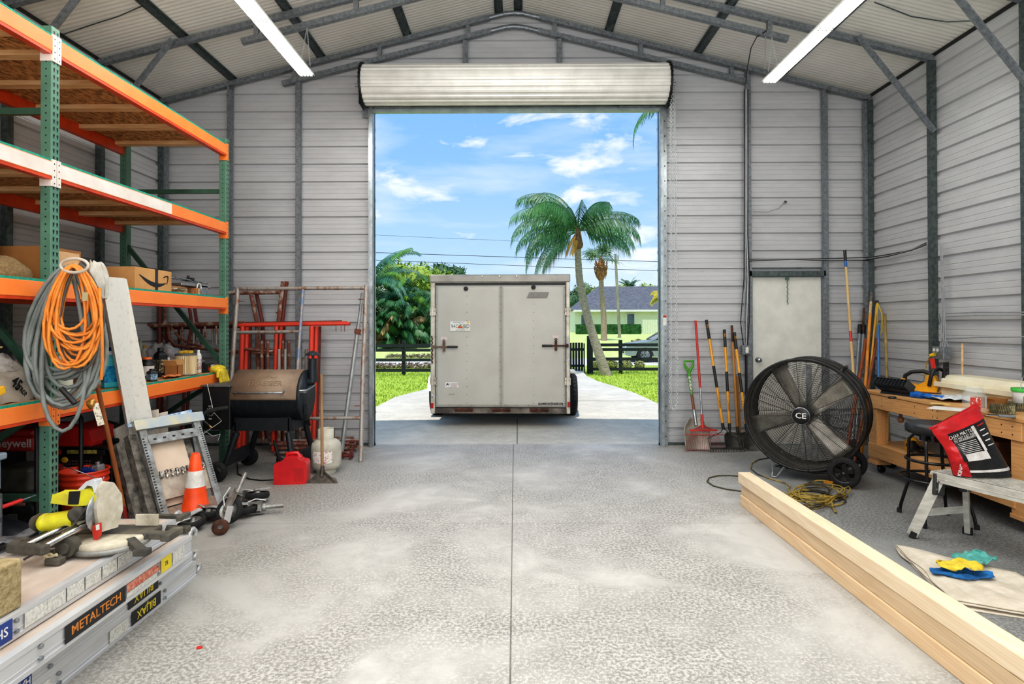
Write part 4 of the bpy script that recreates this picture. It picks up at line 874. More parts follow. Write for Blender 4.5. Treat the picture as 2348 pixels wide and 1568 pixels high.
p = V((0, 6.40, 0)); t = thing('battery_box', 'small black carton with a white end label under tools', 'box', (RX - .16, p.y, S4), rad(8)); MB().box(-.08, .1, -.09, .1, 0, .085).build('carton', mBlack, t, bevel=.003); MB().box(.1, .1015, -.01, .095, .02, .078).build('label_panel', M('panel_white', '#e8e8ea', .5, 0, '#9aa6b4', 60), t); MB().box(.1, .1015, -.08, -.05, .02, .06).build('label_panel', mRedC, t)
for k, (dx, dy, l, lab, c_) in enumerate(((-.1, -.05, .16, 'brown leather tool pouch lying on the black carton', '#7a5238'), (-.06, .04, .13, 'grey hand tool lying on the black carton', '#7f8387'))):
    q = MB(); q.ell((p.x * 0 + RX - .16 + dx * .3, p.y + dy, S4 + .086 + .02), (.03, l / 2, .02), 12, 8, (0, 0, .3 - .5 * k), lump=.5, seed=k); tag(q.build(('tool_pouch', 'hand_tool')[k], M('pouch_%d' % k, c_, .7, 0, '#3c2c22', 20)), lab, 'tool')
def cloth(name, label, cat, c, sx, sy, mat, h=.02, seed=1, rz=0, drape=None, amp=.02, n=22, curl=0.0):
    m = MX(c, (0, 0, rz)); q = MB(m)
    def fn(u, v):
        x = (u - .5) * sx; y = (v - .5) * sy; z = h + amp * (noise.noise((u * 3.1 + seed, v * 2.7, seed)) + .5 * noise.noise((u * 7 + seed, v * 6, seed))); x *= 1 - .35 * (2 * v - 1) ** 4; y *= 1 - .35 * (2 * u - 1) ** 4; x += .06 * sx * noise.noise((v * 2, seed, 2)); y += .1 * sy * noise.noise((u * 2, seed, 5))
        if drape and x > drape: z -= (x - drape) * .9 + 0; x = drape + (x - drape) * .25
        return (x, y, max(z, .003) if not drape or x < drape else z)
    q.grid(fn, n, n); return tag(q.build(name, mat, None, solid=.004), label, cat)
p = sh(404, 864); cloth('rag', 'folded orange shop rag lying on the shelf in front of the small box', 'rag', (RX - .085, p.y - .1, S4), .14, .26, M('rag_orange', '#d98a55', .95, 0, '#b0603a', 15), seed=3, rz=.1)
p = at(508, 856, X=-3.15)
q = MB(); mg = M('glove_yellow', '#e6cf3c', .85, 0, '#bfa32a', 14, bump=.4)
gl = thing('work_glove', 'yellow work glove hanging over the right end of the orange shelf beam', 'glove', (-3.14, 6.42, S4))
q.ell((-.03, 0, .03), (.07, .09, .05), 16, 10, lump=.3, seed=4); q.ell((.03, 0, -.03), (.02, .085, .07), 16, 10, lump=.35, seed=6); q.build('palm', mg, gl)
for k in range(4): MB().tube([(.03, -.07 + k * .045, -.03), (.045, -.075 + k * .05, -.09), (.04, -.08 + k * .05, -.13 - .01 * (k % 2))], [.02, .02, .014], 8).build('finger', mg, gl)
MB().tube([(.02, -.07, .02), (.03, -.11, 0), (.03, -.12, -.05)], [.02, .018, .014], 8).build('thumb', mg, gl)
# PVC roll and left-bay things
p = sh(225, 903); t = tag(MB().lathe([(.042, -.09), (.045, -.09), (.045, .1), (.042, .1), (.039, .1), (.039, -.09)], (0, 0, 0), 24, 'Y', caps=False).build('pipe_offcut', M('pipe_tan', '#cbb79a', .6, 0, '#b59f80', 10)), 'short tan pipe offcut lying on the shelf beside the aqua jug', 'pipe'); t.location = (-3.24, 4.62, S4 + .046); t.rotation_euler = (0, 0, rad(28))
t = thing('cement_bag', 'open grey paper cement bag with printed numbers on the lower left shelf', 'bag', (-3.43, 3.92, S4), 0)
q = MB(); 
def bagfn(u, v):
    a = 2 * PI * u; w = 1 - .55 * v ** 2.5; return (.2 * math.copysign(abs(math.cos(a)) ** .6, math.cos(a)) * w, .2 * math.copysign(abs(math.sin(a)) ** .6, math.sin(a)) * w + .05 * v, .26 * v + .02 * noise.noise((math.cos(a) * 3, math.sin(a) * 3, v * 5)))
q.grid(bagfn, 40, 18); q.build('paper_sack', M('sack_paper', '#a99f92', .85, 0, '#857b6f', 7, bump=.5), t)
text('45', .1, mInk, t, face_m((.2, -.02, .12), (-.2, 1, -.75), (0, .75, 1)), 'printed_numbers', bold=.002)
text('STRONG', .045, mInk, t, face_m((.203, .03, .06), (-.2, 1, -.75), (0, .75, 1)), 'printed_numbers', bold=.001)
q = MB(); q.grid(lambda u, v: (-.02 + .17 * math.cos(2 * PI * u) * (1 - .5 * v), .02 + .17 * math.sin(2 * PI * u) * (1 - .6 * v), .2 + .12 * v + .03 * noise.noise((u * 8, v * 4, 3))), 30, 8); q.build('plastic_liner', M('liner', '#dcd6d0', .2, 0, '#9c948c', 9, alpha=.6, bump=.6), t)
t = thing('miter_clamp_tool', 'red and yellow metal tool lying at the left edge of the lower shelf', 'tool', (-3.3, 3.42, S4)); t.name = 'bench_tool'
q = MB(); q.bar((.02, -.35, .09), (.06, .22, .03), .09, .06); q.bar((.1, .1, .0), (-.04, .32, .02), .05, .05); q.bar((.08, .12, .03), (.1, .34, .1), .04, .05); q.build('yellow_body', M('tool_yellow', '#e9b62c', .45, 0, '#c9921f', 6), t, bevel=.006)
q = MB(); q.bar((-.1, -.35, .2), (.03, .12, .07), .07, .04); q.bar((-.18, -.35, .15), (-.05, .12, .04), .04, .04); q.build('red_arm', M('tool_red', '#7c2320', .5, 0, '#5a1917', 6), t, bevel=.006)
q = MB(); [q.cbox((.068 + .0, -.3 + k * .022, .082 - k * .0026), (.012, .01, .004)) for k in range(24)]; q.build('tooth_strip', mBlack, t)['kind'] = 'stuff'
tag(MB().tube([(-3.6, 2.6, S4 + .3), (-3.62, 3.4, S4 + .26), (-3.6, 4.02, S4 + .24)], .02, 8).build('pipe_length', mBlack), 'black pipe lying over the bags on the lower left shelf', 'pipe')
for k in range(3): tag(MB().bar((-3.75 + .09 * k, 2.7, S4 + .3 + .012 * k), (-3.7 + .1 * k, 4.0 + .02 * k, S4 + .325 + .014 * k), .12, .012).build('wood_offcut', mPine if k else mCardD), ('dark brown', 'middle pale', 'upper pale')[k] + ' thin wooden strip lying above the cement bag', 'board', )
t = tag(MB().box(0, .45, 0, 1.3, 0, .28).build('shelf_crate', M('crate_grey', '#55585a', .7, 0, '#3e4042', 8), bevel=.01), 'dark grey crate behind the cement bag on the lower left shelf', 'crate'); t.location = (-4.2, 2.65, S4)
tag(MB().cyl((-3.23, 3.35, S4 + .016), (-3.2, 3.62, S4 + .016), .014).build('steel_rod', mSteel), 'short steel rod at the front of the lower left shelf', 'rod')
# --------------------------------------------- hanging hose and cord
def coil(mb, c, loops, r, seed, yo=0.0, tail=None):
    rr = random.Random(seed); pts = []
    for (w_, h_, sx) in loops:
        ph = rr.uniform(-.1, .1); d = rr.uniform(-.035, .05)
        for j in range(22):
            a = 2 * PI * j / 22; k_ = (1 - math.cos(a)) / 2
            pts.append(V((c[0] + sx * k_ + w_ / 2 * math.sin(a) * (.42 + .62 * k_) + .008 * rr.uniform(-1, 1), c[1] + yo + d + .05 * math.sin(a + ph), c[2] - h_ * k_ - .0)))
    if tail: pts += [V(p) for p in tail]
    # smooth
    for _ in range(2): pts = [pts[0]] + [(pts[i - 1] + pts[i] * 2 + pts[i + 1]) / 4 for i in range(1, len(pts) - 1)] + [pts[-1]]
    return mb.tube(pts, r, 8)
hk = at(168, 612, Y=4.0); rr = random.Random(5)
hs = thing('air_hose', 'long grey rubber hose looped over the near green upright', 'hose', hk)
loops = [(.36 + .2 * rr.random(), .72 + .26 * rr.random(), -.055 + .05 * rr.uniform(-1, 1)) for k in range(11)] + [(.3, 1.13, -.02), (.52, .98, -.05)]
lp = coil(MB(), (-.03, 0, 0.02), loops, .0135, 2, .0); lp.build('coiled_hose', M('hose_grey', '#8f9692', .5, 0, '#6f7673', 6), hs)
e1 = at(140, 890, Y=3.95) - hk; e2 = at(172, 925, Y=3.95) - hk; MB().cyl(e1, e2, .017).build('hose_cuff', mBlack, hs)
e3 = at(218, 925, Y=3.93) - hk; e4 = at(232, 975, Y=3.93) - hk; MB().bar(e3, e4, .045, .002, up=(0, 1, 0)).build('paper_tag', M('tag_cream', '#e6e0cf', .8, 0, '#8c8678', 90, lo=.4, hi=.5), hs)
MB().ell(at(210, 925, Y=3.93) - hk, (.03, .02, .03), 12, 8, lump=.4).build('hose_coupling', M('brass', '#b58a4a', .35, .7), hs)
hk2 = at(178, 606, Y=3.93)
cd = thing('extension_lead', 'orange extension cord coiled and hung in front of the grey hose', 'cord', hk2)
loops = [(.22 + .14 * rr.random(), .42 + .28 * rr.random(), .0 + .045 * rr.uniform(-1, 1)) for k in range(15)]
coil(MB(), (0, -.02, 0), loops, .0095, 9).build('coiled_cord', M('cord_orange', '#ec9a3e', .5, 0, '#cf7626', 8), cd)
coil(MB(), (0.01, -.03, .01), [(.26, .72, .01), (.30, .55, .03)], .0085, 19).build('cord_strand', M('cord_greyed', '#55504c', .6), cd)
q = MB(); q.tube([V((.10 * math.sin(a) * .9 + .03, -.07, .03 + .045 * math.cos(a) - .045)) for a in [2 * PI * k / 20 for k in range(20)]], .0095, 8, closed=True); q.build('tie_loop', M('cord_pale', '#cfc6b8', .6), cd)
a = at(195, 680, Y=3.86) - hk2; MB().cbox(a, (.03, .012, .055)).build('plug', M('plug_clear', '#b8b28c', .3), cd)
tl = [at(228, 660, Y=3.9) - hk2, at(234, 760, Y=3.9) - hk2, at(235, 830, Y=3.92) - hk2, at(232, 870, Y=3.95) - hk2]; MB().tube(tl, .0095, 8).build('hanging_tail', M('cord_orange'), cd)
# --------------------------------------------- leaning poles and boards
mWoodPole = M('pole_brown', '#a5622f', .5, 0, '#7d431d', 5, stretch=(1, 1, .2))
t = thing('push_broom', 'reddish brown wooden pole leaning against the near green upright', 'pole', (-3.05, 4.74, 0))
a = at(190, 731, X=-3.13); b0 = V((-3.05, 4.74, .02)); a = a - b0 + V((0, 0, .02)); MB().cyl((0, 0, .0), a, .0165, .0155, n=14).build('pole', mWoodPole, t); MB().cyl((0, 0, 0), a * .09, .018).build('red_tip', M('tip_red', '#9c2f27', .5), t)
def slab4(name, label, cat, pts, th, mat, off=None):
    """board whose face passes through four measured corners (bl, br, tr, tl)"""
    n_ = (pts[1] - pts[0]).cross(pts[3] - pts[0]).normalized(); vs = [p for p in pts] + [p - n_ * th for p in pts]
    if n_.y > 0: vs = [p for p in pts] + [p + n_ * th for p in pts]
    q = MB(); q.add(vs, [(0, 1, 2, 3), (7, 6, 5, 4), (0, 4, 5, 1), (1, 5, 6, 2), (2, 6, 7, 3), (3, 7, 4, 0)]); return tag(q.build(name, mat, bevel=.002), label, cat)
mMel = M('melamine', '#dedbd3', .5, 0, '#c9c4ba', 25, lo=.3, hi=.45)
P = [G(328, 1170, .0), G(387, 1158, .0), at(291, 640, X=-3.125), at(232, 636, X=-3.125)]
slab4('shelf_board', 'long narrow white board leaning upright against the orange rack', 'board', P, .085, mMel)
P = [G(303, 1175, .0), G(345, 1160, .0), at(296, 968, Y=4.98), at(263, 984, Y=4.9)]
slab4('stained_board', 'short stained white panel leaning low against the rack', 'board', P, .02, M('panel_stained', '#cfcac0', .6, 0, '#a39b8d', 5))
# folded metal sawhorse frame with tile boards
bl, br_, tl_ = G(378, 1198, .0), G(452, 1176, .0), at(303, 990, Y=4.84); ux = (br_ - bl); uy = (tl_ - bl); fw = .47; fh = uy.length
fmx = face_m(bl, ux, uy)
t = thing('steel_trestle', 'folded grey steel trestle leaning with boards and clips behind the traffic cone', 'trestle', bl)
FM = Matrix.Translation(-bl) @ fmx; mTres = M('trestle_steel', '#a9adaf', .5, .5, '#7d7c78', 12, bump=.2); mTresD = M('trestle_dirty', '#857f76', .8, .2, '#3f3c38', 16, bump=.3)
q = MB(FM); q.box(-.03, .03, 0, fh, 0, .035); q.box(fw - .03, fw + .03, 0, fh, 0, .035); q.build('side_rail', mTres, t, bevel=.003)
MB(FM).box(-.06, fw + .07, fh - .01, fh + .075, -.01, .05).build('top_rail', M('rail_bluegrey', '#a3b3c2', .45, .4, '#c9c3a8', 7), t, bevel=.004)
MB(FM).box(.02, fw - .02, fh - .14, fh - .06, .01, .04).build('slotted_rail', mTres, t, bevel=.003)
q = MB(FM); [q.box(.06 + k * .08, .085 + k * .08, fh - .11, fh - .095, .04, .0415) for k in range(5)]; q.build('slots', mBlack, t)['kind'] = 'stuff'
MB(FM).box(-.09, -.03, 0, fh - .02, -.09, -.02).build('rear_rail', mTresD, t); MB(FM).box(-.15, -.09, .02, fh - .05, -.16, -.1).build('rear_rail', mTresD, t)
q = MB(FM)
for k in range(26): q.box(-.025, -.008, .08 + k * .024, .09 + k * .024, .035, .037); q.box(fw + .004, fw + .022, .2 + k * .02, .208 + k * .02, .035, .037)
q.build('graduations', mBlack, t)['kind'] = 'stuff'
q = MB(FM); q.box(.03, fw - .03, .17, .36, -.01, .02); q.build('slotted_plate', M('plate_dusty', '#c2b8a8', .7, .1, '#a3978a', 10), t)
MB(FM).box(.03, fw - .03, .0, .1, -.01, .03).build('cross_rail', M('wood_grey', '#9a8878', .8, 0, '#7c6a5c', 10, stretch=(.3, 3, 3)), t)
q = MB(FM); [q.cyl((.05 + k * .045, .40, .03), (.05 + k * .045, .34, .035), .012, n=8) for k in range(9)]; [q.cbox((.05 + k * .045, .375 + .01 * (k % 2), .04), (.03, .02, .02), (0, 0, k)) for k in range(9)]; q.build('clip_row', M('clips_dark', '#4a4743', .5, .6, '#c9c5bd', 60, lo=.45, hi=.55), t)['kind'] = 'stuff'
tb = MB(FM); tb.box(.03, fw - .12, .12, fh - .1, -.045, -.03); tb.build('tan_insert', M('tile_tan', '#d9c6b2', .6, 0, '#cdb8a2', 4), t)
q = MB(FM); q.box(fw - .12, fw - .06, .3, fh - .12, -.05, -.03); q.build('grid_strip', mTresD, t)
q = MB(FM); q.tube([(-.08 + k * .018, fh + .06 + .014 * (k % 2), .03) for k in range(36)], .004, 5); q.bar((-.09, fh + .05, .0), (fw, fh + .1, .0), .03, .02); q.build('blue_strap', M('strap_blue', '#4a86b8', .6, 0, '#d9dfe2', 30), t)
P0 = [at(262, 1025, Y=5.05), at(310, 1015, Y=5.1), at(308, 965, Y=5.15)]
for k, (a, b2, c2, d2_, lab) in enumerate((((310, 985), (372, 970), (362, 938), (307, 950), 'cream board offcut standing behind the top of the trestle'), ((365, 975), (390, 968), (383, 943), (362, 948), 'small white offcut standing right of the cream offcut'), ((285, 990), (310, 985), (307, 965), (283, 972), 'short cream offcut at the left of the trestle top'))):
    Yk = 5.13 + .03 * k; pts = [at(*a, Y=Yk), at(*b2, Y=Yk), at(*c2, Y=Yk + .04), at(*d2_, Y=Yk + .04)]; pts[0] = pts[0] + V((0, 0, -.7 + 0)); pts[1] = pts[1] + V((0, 0, -.7))
    pts[0].z = max(pts[0].z, 0.0); pts[1].z = max(pts[1].z, 0.0)
    slab4('board_offcut', lab, 'board', pts, .012, M('offcut_cream', '#e2d8cb', .6, 0, '#d0c3b2', 5))
# --------------------------------------------- traffic cone
co_ = G(448, 1180); t = thing('traffic_cone', 'orange traffic cone with one white reflective band', 'cone', (co_.x, co_.y, 0), rad(12))
mCone = M('cone_orange', '#fb5a1e', .45, 0, '#e84812', 8); q = MB(); q.box(-.16, .16, -.16, .16, 0, .025); q.build('base', M('cone_base', '#d63c14', .55), t, bevel=.012, seg=3)
def cr_(z): return .108 - (.108 - .033) * (z - .02) / .48
MB().lathe([(.125, .025), (cr_(.04), .04), (cr_(.22), .22), (cr_(.36), .36), (cr_(.5), .5), (.026, .505), (.026, .45)], (0, 0, 0), 36, caps=False).build('cone_body', mCone, t)
MB().lathe([(cr_(.235) + .002, .235), (cr_(.365) + .002, .365)], (0, 0, 0), 36, caps=False).build('reflective_band', M('band_white', '#ece9e4', .4, 0, '#c9c4bc', 14), t)
# --------------------------------------------- scaffold casters
mCst = M('caster_zinc', '#a3a7a4', .4, .6, '#77706a', 18); 
ca0 = None; cl_ = [(560, 1183, 0, 0, .3, 'black-tyred scaffold caster lying flat at the right of the pile'), (478, 1195, 5, 4, 2.2, 'scaffold caster lying at the left of the pile beside the cone'), (530, 1205, 20, -60, 1.1, 'scaffold caster with a rusty hub tilted at the front of the pile'), (590, 1152, 8, 4, 2.9, 'scaffold caster lying flat at the back of the pile'), (440, 1215, -4, 6, 4.0, 'scaffold caster half behind the front plank hooks')]
for k, (px, py, rx, ry, rz, lab) in enumerate(cl_):
    p = G(px, py)
    if ca0 is None:
        t = thing('scaffold_castor', lab, 'caster', (p.x, p.y, .03), group='loose scaffold casters on the floor')
        MB().lathe([(.07, -.022), (.092, -.026), (.1, -.012), (.1, .012), (.092, .026), (.07, .022)], (0, 0, .03), 32, caps=False).build('tyre', mRub, t)
        MB().lathe([(.07, -.015), (.06, -.006), (.025, -.006), (.022, -.035), (.022, .035), (.025, .006), (.06, .006), (.07, .015)], (0, 0, .03), 24, caps=False).build('hub', mCst, t)
        q = MB()
        for s in (-1, 1): q.bar((0, 0, .03 + s * .04), (.13, 0, .03 + s * .04), .06, .006, up=(0, 0, 1))
        q.bar((.13, 0, -.01), (.13, 0, .07), .07, .01, up=(1, 0, 0)); q.build('fork', mCst, t)
        q = MB(); q.cyl((.13, 0, .03), (.3, 0, .03), .017); q.cyl((.14, 0, .03), (.165, 0, .03), .035, n=18); q.build('stem', mCst, t)
        q = MB(); q.bar((.03, -.02, .075), (-.09, -.05, .085), .05, .008); q.tube([(.02, .03, .07), (.08, .06, .085), (.16, .05, .07)], .006, 6); q.build('brake_pedal', M('pedal_pale', '#cfd3d4', .4, .4), t)
        ca0 = t
    else: t = dup(ca0, (p.x, p.y, .035 if abs(ry) < 30 else .11), label=lab)
    t.rotation_euler = (rad(rx), rad(ry), rz)
p = G(513, 1222); q = MB(); q.lathe([(.02, -.015), (.05, -.012), (.06, 0), (.05, .012), (.02, .015)], (0, 0, 0), 20, 'Y', caps=False); o = tag(q.build('rusty_disc', mRust), 'rust-brown metal wheel standing at the front of the caster pile', 'wheel'); o.location = (p.x, p.y - .05, .06); o.rotation_euler = (0, 0, .5)
# ================================================================== SCAFFOLD PLANKS
mAl = M('plank_aluminium', '#d9dadb', .38, .35, '#c3c4c6', 4, stretch=(1, .3, 1)); mPly = M('plank_plywood', '#cfc4ba', .8, 0, '#ad9a8a', 4, stretch=(1, .35, 1), lo=.3, hi=.62)
mHook = M('hook_alloy', '#c9cbcb', .4, .5, '#a5a7a7', 12)
def plank(label, xr, yend, z0, h, w, L, skew, flip=False):
    t = thing('scaffold_plank', label, 'plank', (xr, yend, z0), rad(skew), group='aluminium scaffold planks stacked on the floor')
    MB().box(-w + .03, -.03, -L, -.0, h - .014 if not flip else .0, h - .002 if not flip else .012).build('deck', mPly, t)
    for s, nm in ((0, 1), (-w, -1)):
        q = MB(); a = s
        pr = [(a, 0), (a - nm * .035, 0), (a - nm * .035, .006), (a - nm * .008, .008), (a - nm * .006, h * .30), (a - nm * .002, h * .34), (a - nm * .006, h * .38), (a - nm * .008, h - .012), (a - nm * .035, h - .008), (a - nm * .035, h + .002), (a, h), (a, h * .8), (a - nm * .004, h * .76), (a - nm * .004, h * .2), (a, h * .16)]
        q.prism(pr, -L, 0, 'XZ'); q.build('side_rail', mAl, t)
    q = MB(); q.box(-w + .01, -.01, -.012, 0, 0, h); q.build('end_rail', mAl, t)
    for x in (-.045, -w + .045):
        q = MB(); pts = [(x, .0, h * .45), (x, .035, h * .5), (x, .05, h * .75), (x, .07, h * 1.02), (x, .1, h * 1.05), (x, .125, h * .85), (x, .12, h * .65)]
        q.tube(pts if not flip else [(a, b, h - c) for a, b, c in pts], .014, 8); q.cbox((x, .02, h * .35), (.05, .05, .04)); q.build('end_hook', mHook, t)
    for yy in (-.35, -1.15, -1.9):
        for zz in (.3, .7): MB().cyl((-.001, yy, h * zz), (.008, yy, h * zz), .009, n=10).build('bolt', mSteel, t)
    return t
SK = 1.0
pA = plank('bottom aluminium scaffold plank of the stack with an upside-down yellow sticker', -1.965, 3.72, 0, .10, .50, 2.5, SK, True)
pB = plank('second aluminium scaffold plank from the floor with a blue sticker', -1.955, 3.66, .105, .10, .50, 2.5, SK, True)
pC = plank('third aluminium scaffold plank from the floor with orange lettering', -1.885, 3.52, .21, .115, .50, 2.5, SK)
pD = plank('topmost aluminium scaffold plank carrying the yellow miter saw', -1.965, 3.5, .33, .10, .60, 2.5, SK)
mY = M('sticker_yellow', '#e9d22c', .5); mBk = M('sticker_black', '#1b1c20', .5); mNv = M('sticker_navy', '#26418c', .5); mSig = M('sticker_white', '#dcdbd3', .5, 0, '#b9b8b2', 70, lo=.38, hi=.6)
def stick(pl, y, z, w, h, mat, txt=None, tm=None, sz=.04, flip=False, sx=1.0, sub=None):
    m = face_m((.0012, y, z), (0, 1, 0) if not flip else (0, -1, 0), (0, 0, 1) if not flip else (0, 0, -1)); o = label_quad(pl, m, w, h, mat, 'sticker')
    if txt: text(txt, sz, tm, o, m @ MX((0, 0 if not sub else h * .14, .0013)), sx=sx, bold=.0004)
    if sub: text(sub, sz * .4, tm, o, m @ MX((0, -h * .3, .0013)), sx=sx)
    return o
mOL = M('letter_orange', '#d98a3a', .5)
stick(pA, -.52, .055, .26, .07, mBk, 'BILJAX', mY, .058, True); stick(pA, -.75, .05, .14, .06, mSig)
stick(pB, -.50, .05, .26, .07, mBk, 'BILJAX', mY, .058, True)
stick(pB, -1.33, .05, .16, .085, mNv, 'HAYNES', mWhite, .042, True, .95, '561-833-6866'); stick(pA, -1.25, .045, .12, .07, mSig, 'HAYNES', M('red_ink'), .024, True)
stick(pC, -.82, .055, .40, .075, mBk, 'METALTECH', mOL, .054, sx=1.1); stick(pC, -.47, .07, .28, .04, M('sticker_redband', '#b8452c', .5, 0, '#d9a28a', 60)); stick(pC, -.47, .035, .28, .025, mSig); stick(pC, -.27, .06, .1, .075, mY, '75', mBk, .03); stick(pC, -.15, .06, .12, .07, mSig)
for k in range(5): stick(pD, -.48 - k * .115, .05, .105, .06, mSig)
stick(pD, -1.05, .05, .12, .06, mSig); q = stick(pD, -1.22, .05, .1, .08, mNv, 'HS', mWhite, .05)
# concrete block
p = at(38, 1398, Z=.432); t = tag(MB().box(-.22, 0, -.12, 0.0, 0, .195).build('concrete_block', M('block_tan', '#b3a27c', .95, 0, '#8b7a55', 30, bump=1.0, bscale=60), bevel=.012, seg=3), 'rough tan concrete block standing on the top plank at the left edge', 'block'); t.location = (p.x, p.y + .03, .432)
# plastic sheet behind the saw
q = MB(); a = V((-2.57, 3.1, .435)); q.grid(lambda u, v: (-2.5 - .5 * u, 2.75 + .7 * v, .437 + .035 * (1 + noise.noise((u * 4, v * 6, 2)) + .6 * noise.noise((u * 11, v * 13, 4))) * (1 - .0 * u) - max(0, u - .15) ** 1.2 * .35), 34, 40); tag(q.build('plastic_sheet', M('sheet_grey', '#7d8083', .25, 0, '#45484a', 8, bump=.3), solid=.002), 'crumpled dark grey plastic sheet spilling off the back of the planks', 'plastic')
# ------------------------------------------------------------------ miter saw
p = at(228, 1262, Z=.432); ms = thing('miter_saw', 'dusty yellow and grey sliding miter saw standing on the top plank', 'saw', (p.x, p.y, .432), rad(0))
mSy = M('saw_yellow', '#d8d325', .45, 0, '#b3a83a', 8); mSg = M('saw_grey', '#4a4843', .7, .1, '#6e685a', 9, lo=.35, hi=.6); mSd = M('saw_dark', '#34332f', .7, 0, '#5a564c', 10); mDst = M('saw_dusty', '#cdc5b2', .8, 0, '#9c9482', 9)
q = MB(); q.lathe([(.001, .02), (.16, .02), (.17, .03), (.17, .055), (.16, .062), (.001, .062)], (.02, .06, 0), 40); q.build('turntable', mDst, ms)
q = MB(); q.lathe([(.001, .01), (.175, .01), (.182, .02), (.182, .034), (.17, .036)], (.02, .06, 0), 40); q.build('scale_ring', M('ring_alloy', '#9a9a96', .45, .3, '#6c6b66', 8), ms)
q = MB(); q.box(-.2, .2, .05, .2, .03, .065); q.bar((-.17, .02, .045), (-.36, -.05, .045), .1, .035); q.bar((-.36, -.08, .045), (-.4, .02, .045), .06, .035); q.bar((.17, .1, .045), (.3, .08, .045), .05, .035); q.bar((.3, .04, .045), (.3, .17, .045), .05, .04); q.build('base_casting', mSg, ms, bevel=.008)
for a, b_ in (((-.14, -.06, .04), (-.09, -.17, .015)), ((.15, 0, .05), (.25, -.06, .015)), ((-.3, .1, .04), (-.36, .16, .015)), ((.22, .2, .04), (.27, .26, .015))):
    q = MB(); q.bar(a, b_, .045, .035); q.cbox((b_[0], b_[1], .016), (.07, .05, .032)); q.build('foot', mSd, ms, bevel=.006)
[MB().bar(a, b_, .012, .06).build('fence', mDst, ms, bevel=.004) for a, b_ in (((-.22, .14, .10), (-.02, .14, .10)), ((.08, .16, .10), (.2, .16, .10)))]
q = MB(); [MB().cyl(a, b_, .016, n=18).build('slide_rail', mChrome, ms) for a, b_ in (((-.21, -.2, .095), (-.1, .12, .15)), ((-.11, -.22, .095), (-.01, .12, .165)))]
MB().bar((-.28, -.2, .09), (-.08, -.235, .09), .045, .045).build('rail_clamp', mSd, ms, bevel=.01)
q = MB(); q.cyl((-.075, -.13, .06), (-.075, -.085, .06), .048, n=28); q.cyl((-.075, -.145, .06), (-.075, -.13, .06), .026, n=20); q.build('bevel_gear', mSd, ms)
q = MB()
for k in range(3): a = k * 2 * PI / 3 + .4; q.tube([(-.12, -.17, .03), (-.12 + .04 * math.cos(a), -.17, .03 + .035 * math.sin(a))], [.008, .008], 8)
q.tube([(-.12 + .02 * math.cos(a), -.17, .03 + .02 * math.sin(a)) for a in [2 * PI * k / 14 for k in range(14)]], .005, 6, closed=True); q.build('star_knob', M('knob_cream', '#d8cba8', .6), ms)
q = MB(); q.prism([(-.03, .08), (.06, .08), (.085, .16), (.08, .24), (.04, .31), (-.0, .325), (-.03, .30), (-.045, .2)], .02, .05, 'XZ', m=MX((.045, .0, .015), (0, 0, rad(66)))); bgd = q.build('blade_guard', M('guard_grey', '#cfc9bb', .6, 0, '#a39b88', 10), ms, bevel=.008)
q = MB(); q.lathe([(.001, -.001), (.105, -.001), (.105, .001), (.001, .001)], (0, 0, 0), 48, 'X'); ob = q.build('saw_blade', mSteel, ms); ob.location = (-.015, .03, .19)
q = MB(); q.prism([(-.005, .04), (.03, .09), (.028, .15), (-.02, .13)], -.03, -.026, 'XZ'); q.build('warning_panel', M('panel_red', '#c8392c', .5), ms); q = MB(); q.prism([(.005, .11), (.022, .115), (.02, .142), (.003, .135)], -.032, -.029, 'XZ'); q.build('warning_panel', mWhiteP, ms)
q = MB(); q.cyl((-.26, .0, .14), (-.13, .02, .15), .042, .05, n=20); q.ell((-.27, 0, .14), (.035, .045, .045), 14, 8); q.cyl((-.315, 0, .14), (-.29, 0, .14), .016, n=12); q.build('motor', mSy, ms)
q = MB(); q.cyl((-.3, .0, .14), (-.33, 0, .14), .046, .03, n=20); q.build('motor_cap', mSg, ms)
q = MB(); q.prism([(-.23, .24), (-.12, .225), (-.02, .23), (.0, .27), (-.05, .31), (-.1, .3), (-.14, .285), (-.22, .285)], -.02, .06, 'XZ'); q.build('motor_housing', mSy, ms, bevel=.012, seg=3)
q = MB(); q.prism([(-.115, .29), (-.06, .345), (-.02, .35), (-.005, .3), (-.02, .285), (-.03, .32), (-.055, .325), (-.09, .285)], -.01, .045, 'XZ'); q.build('handle', M('handle_silver', '#c9cdd0', .5), ms, bevel=.006)
q = MB(); q.prism([(-.14, .235), (-.09, .235), (-.08, .3), (-.135, .298)], -.025, -.019, 'XZ'); q.build('trigger_panel', mBlack, ms, bevel=.003)
q = MB(); q.lathe([(.02, -.05), (.034, -.05), (.036, -.02), (.034, .03), (.02, .03)], (-.09, .0, .19), 24, 'Y'); q.build('dust_port', mSd, ms)
q = MB(); q.bar((-.14, .02, .16), (-.02, .1, .2), .05, .09); q.bar((-.03, .05, .12), (.04, .08, .24), .03, .05); q.cyl((-.07, .1, .12), (-.07, .1, .24), .03); q.cbox((-.05, .03, .13), (.11, .08, .04)); q.build('arm', mDst, ms, bevel=.008)
q = MB(); q.tube([(-.03, -.04, .235), (-.09, -.06, .14), (-.19, -.13, .05), (-.24, -.17, .02)], .006, 6); q.build('lever', mSd, ms)
q = MB(); q.bar((.02, .3, .08), (.28, .24, .09), .03, .02); q.bar((.28, .2, .09), (.28, .3, .09), .03, .025); q.build('extension_arm', mSd, ms, bevel=.004)
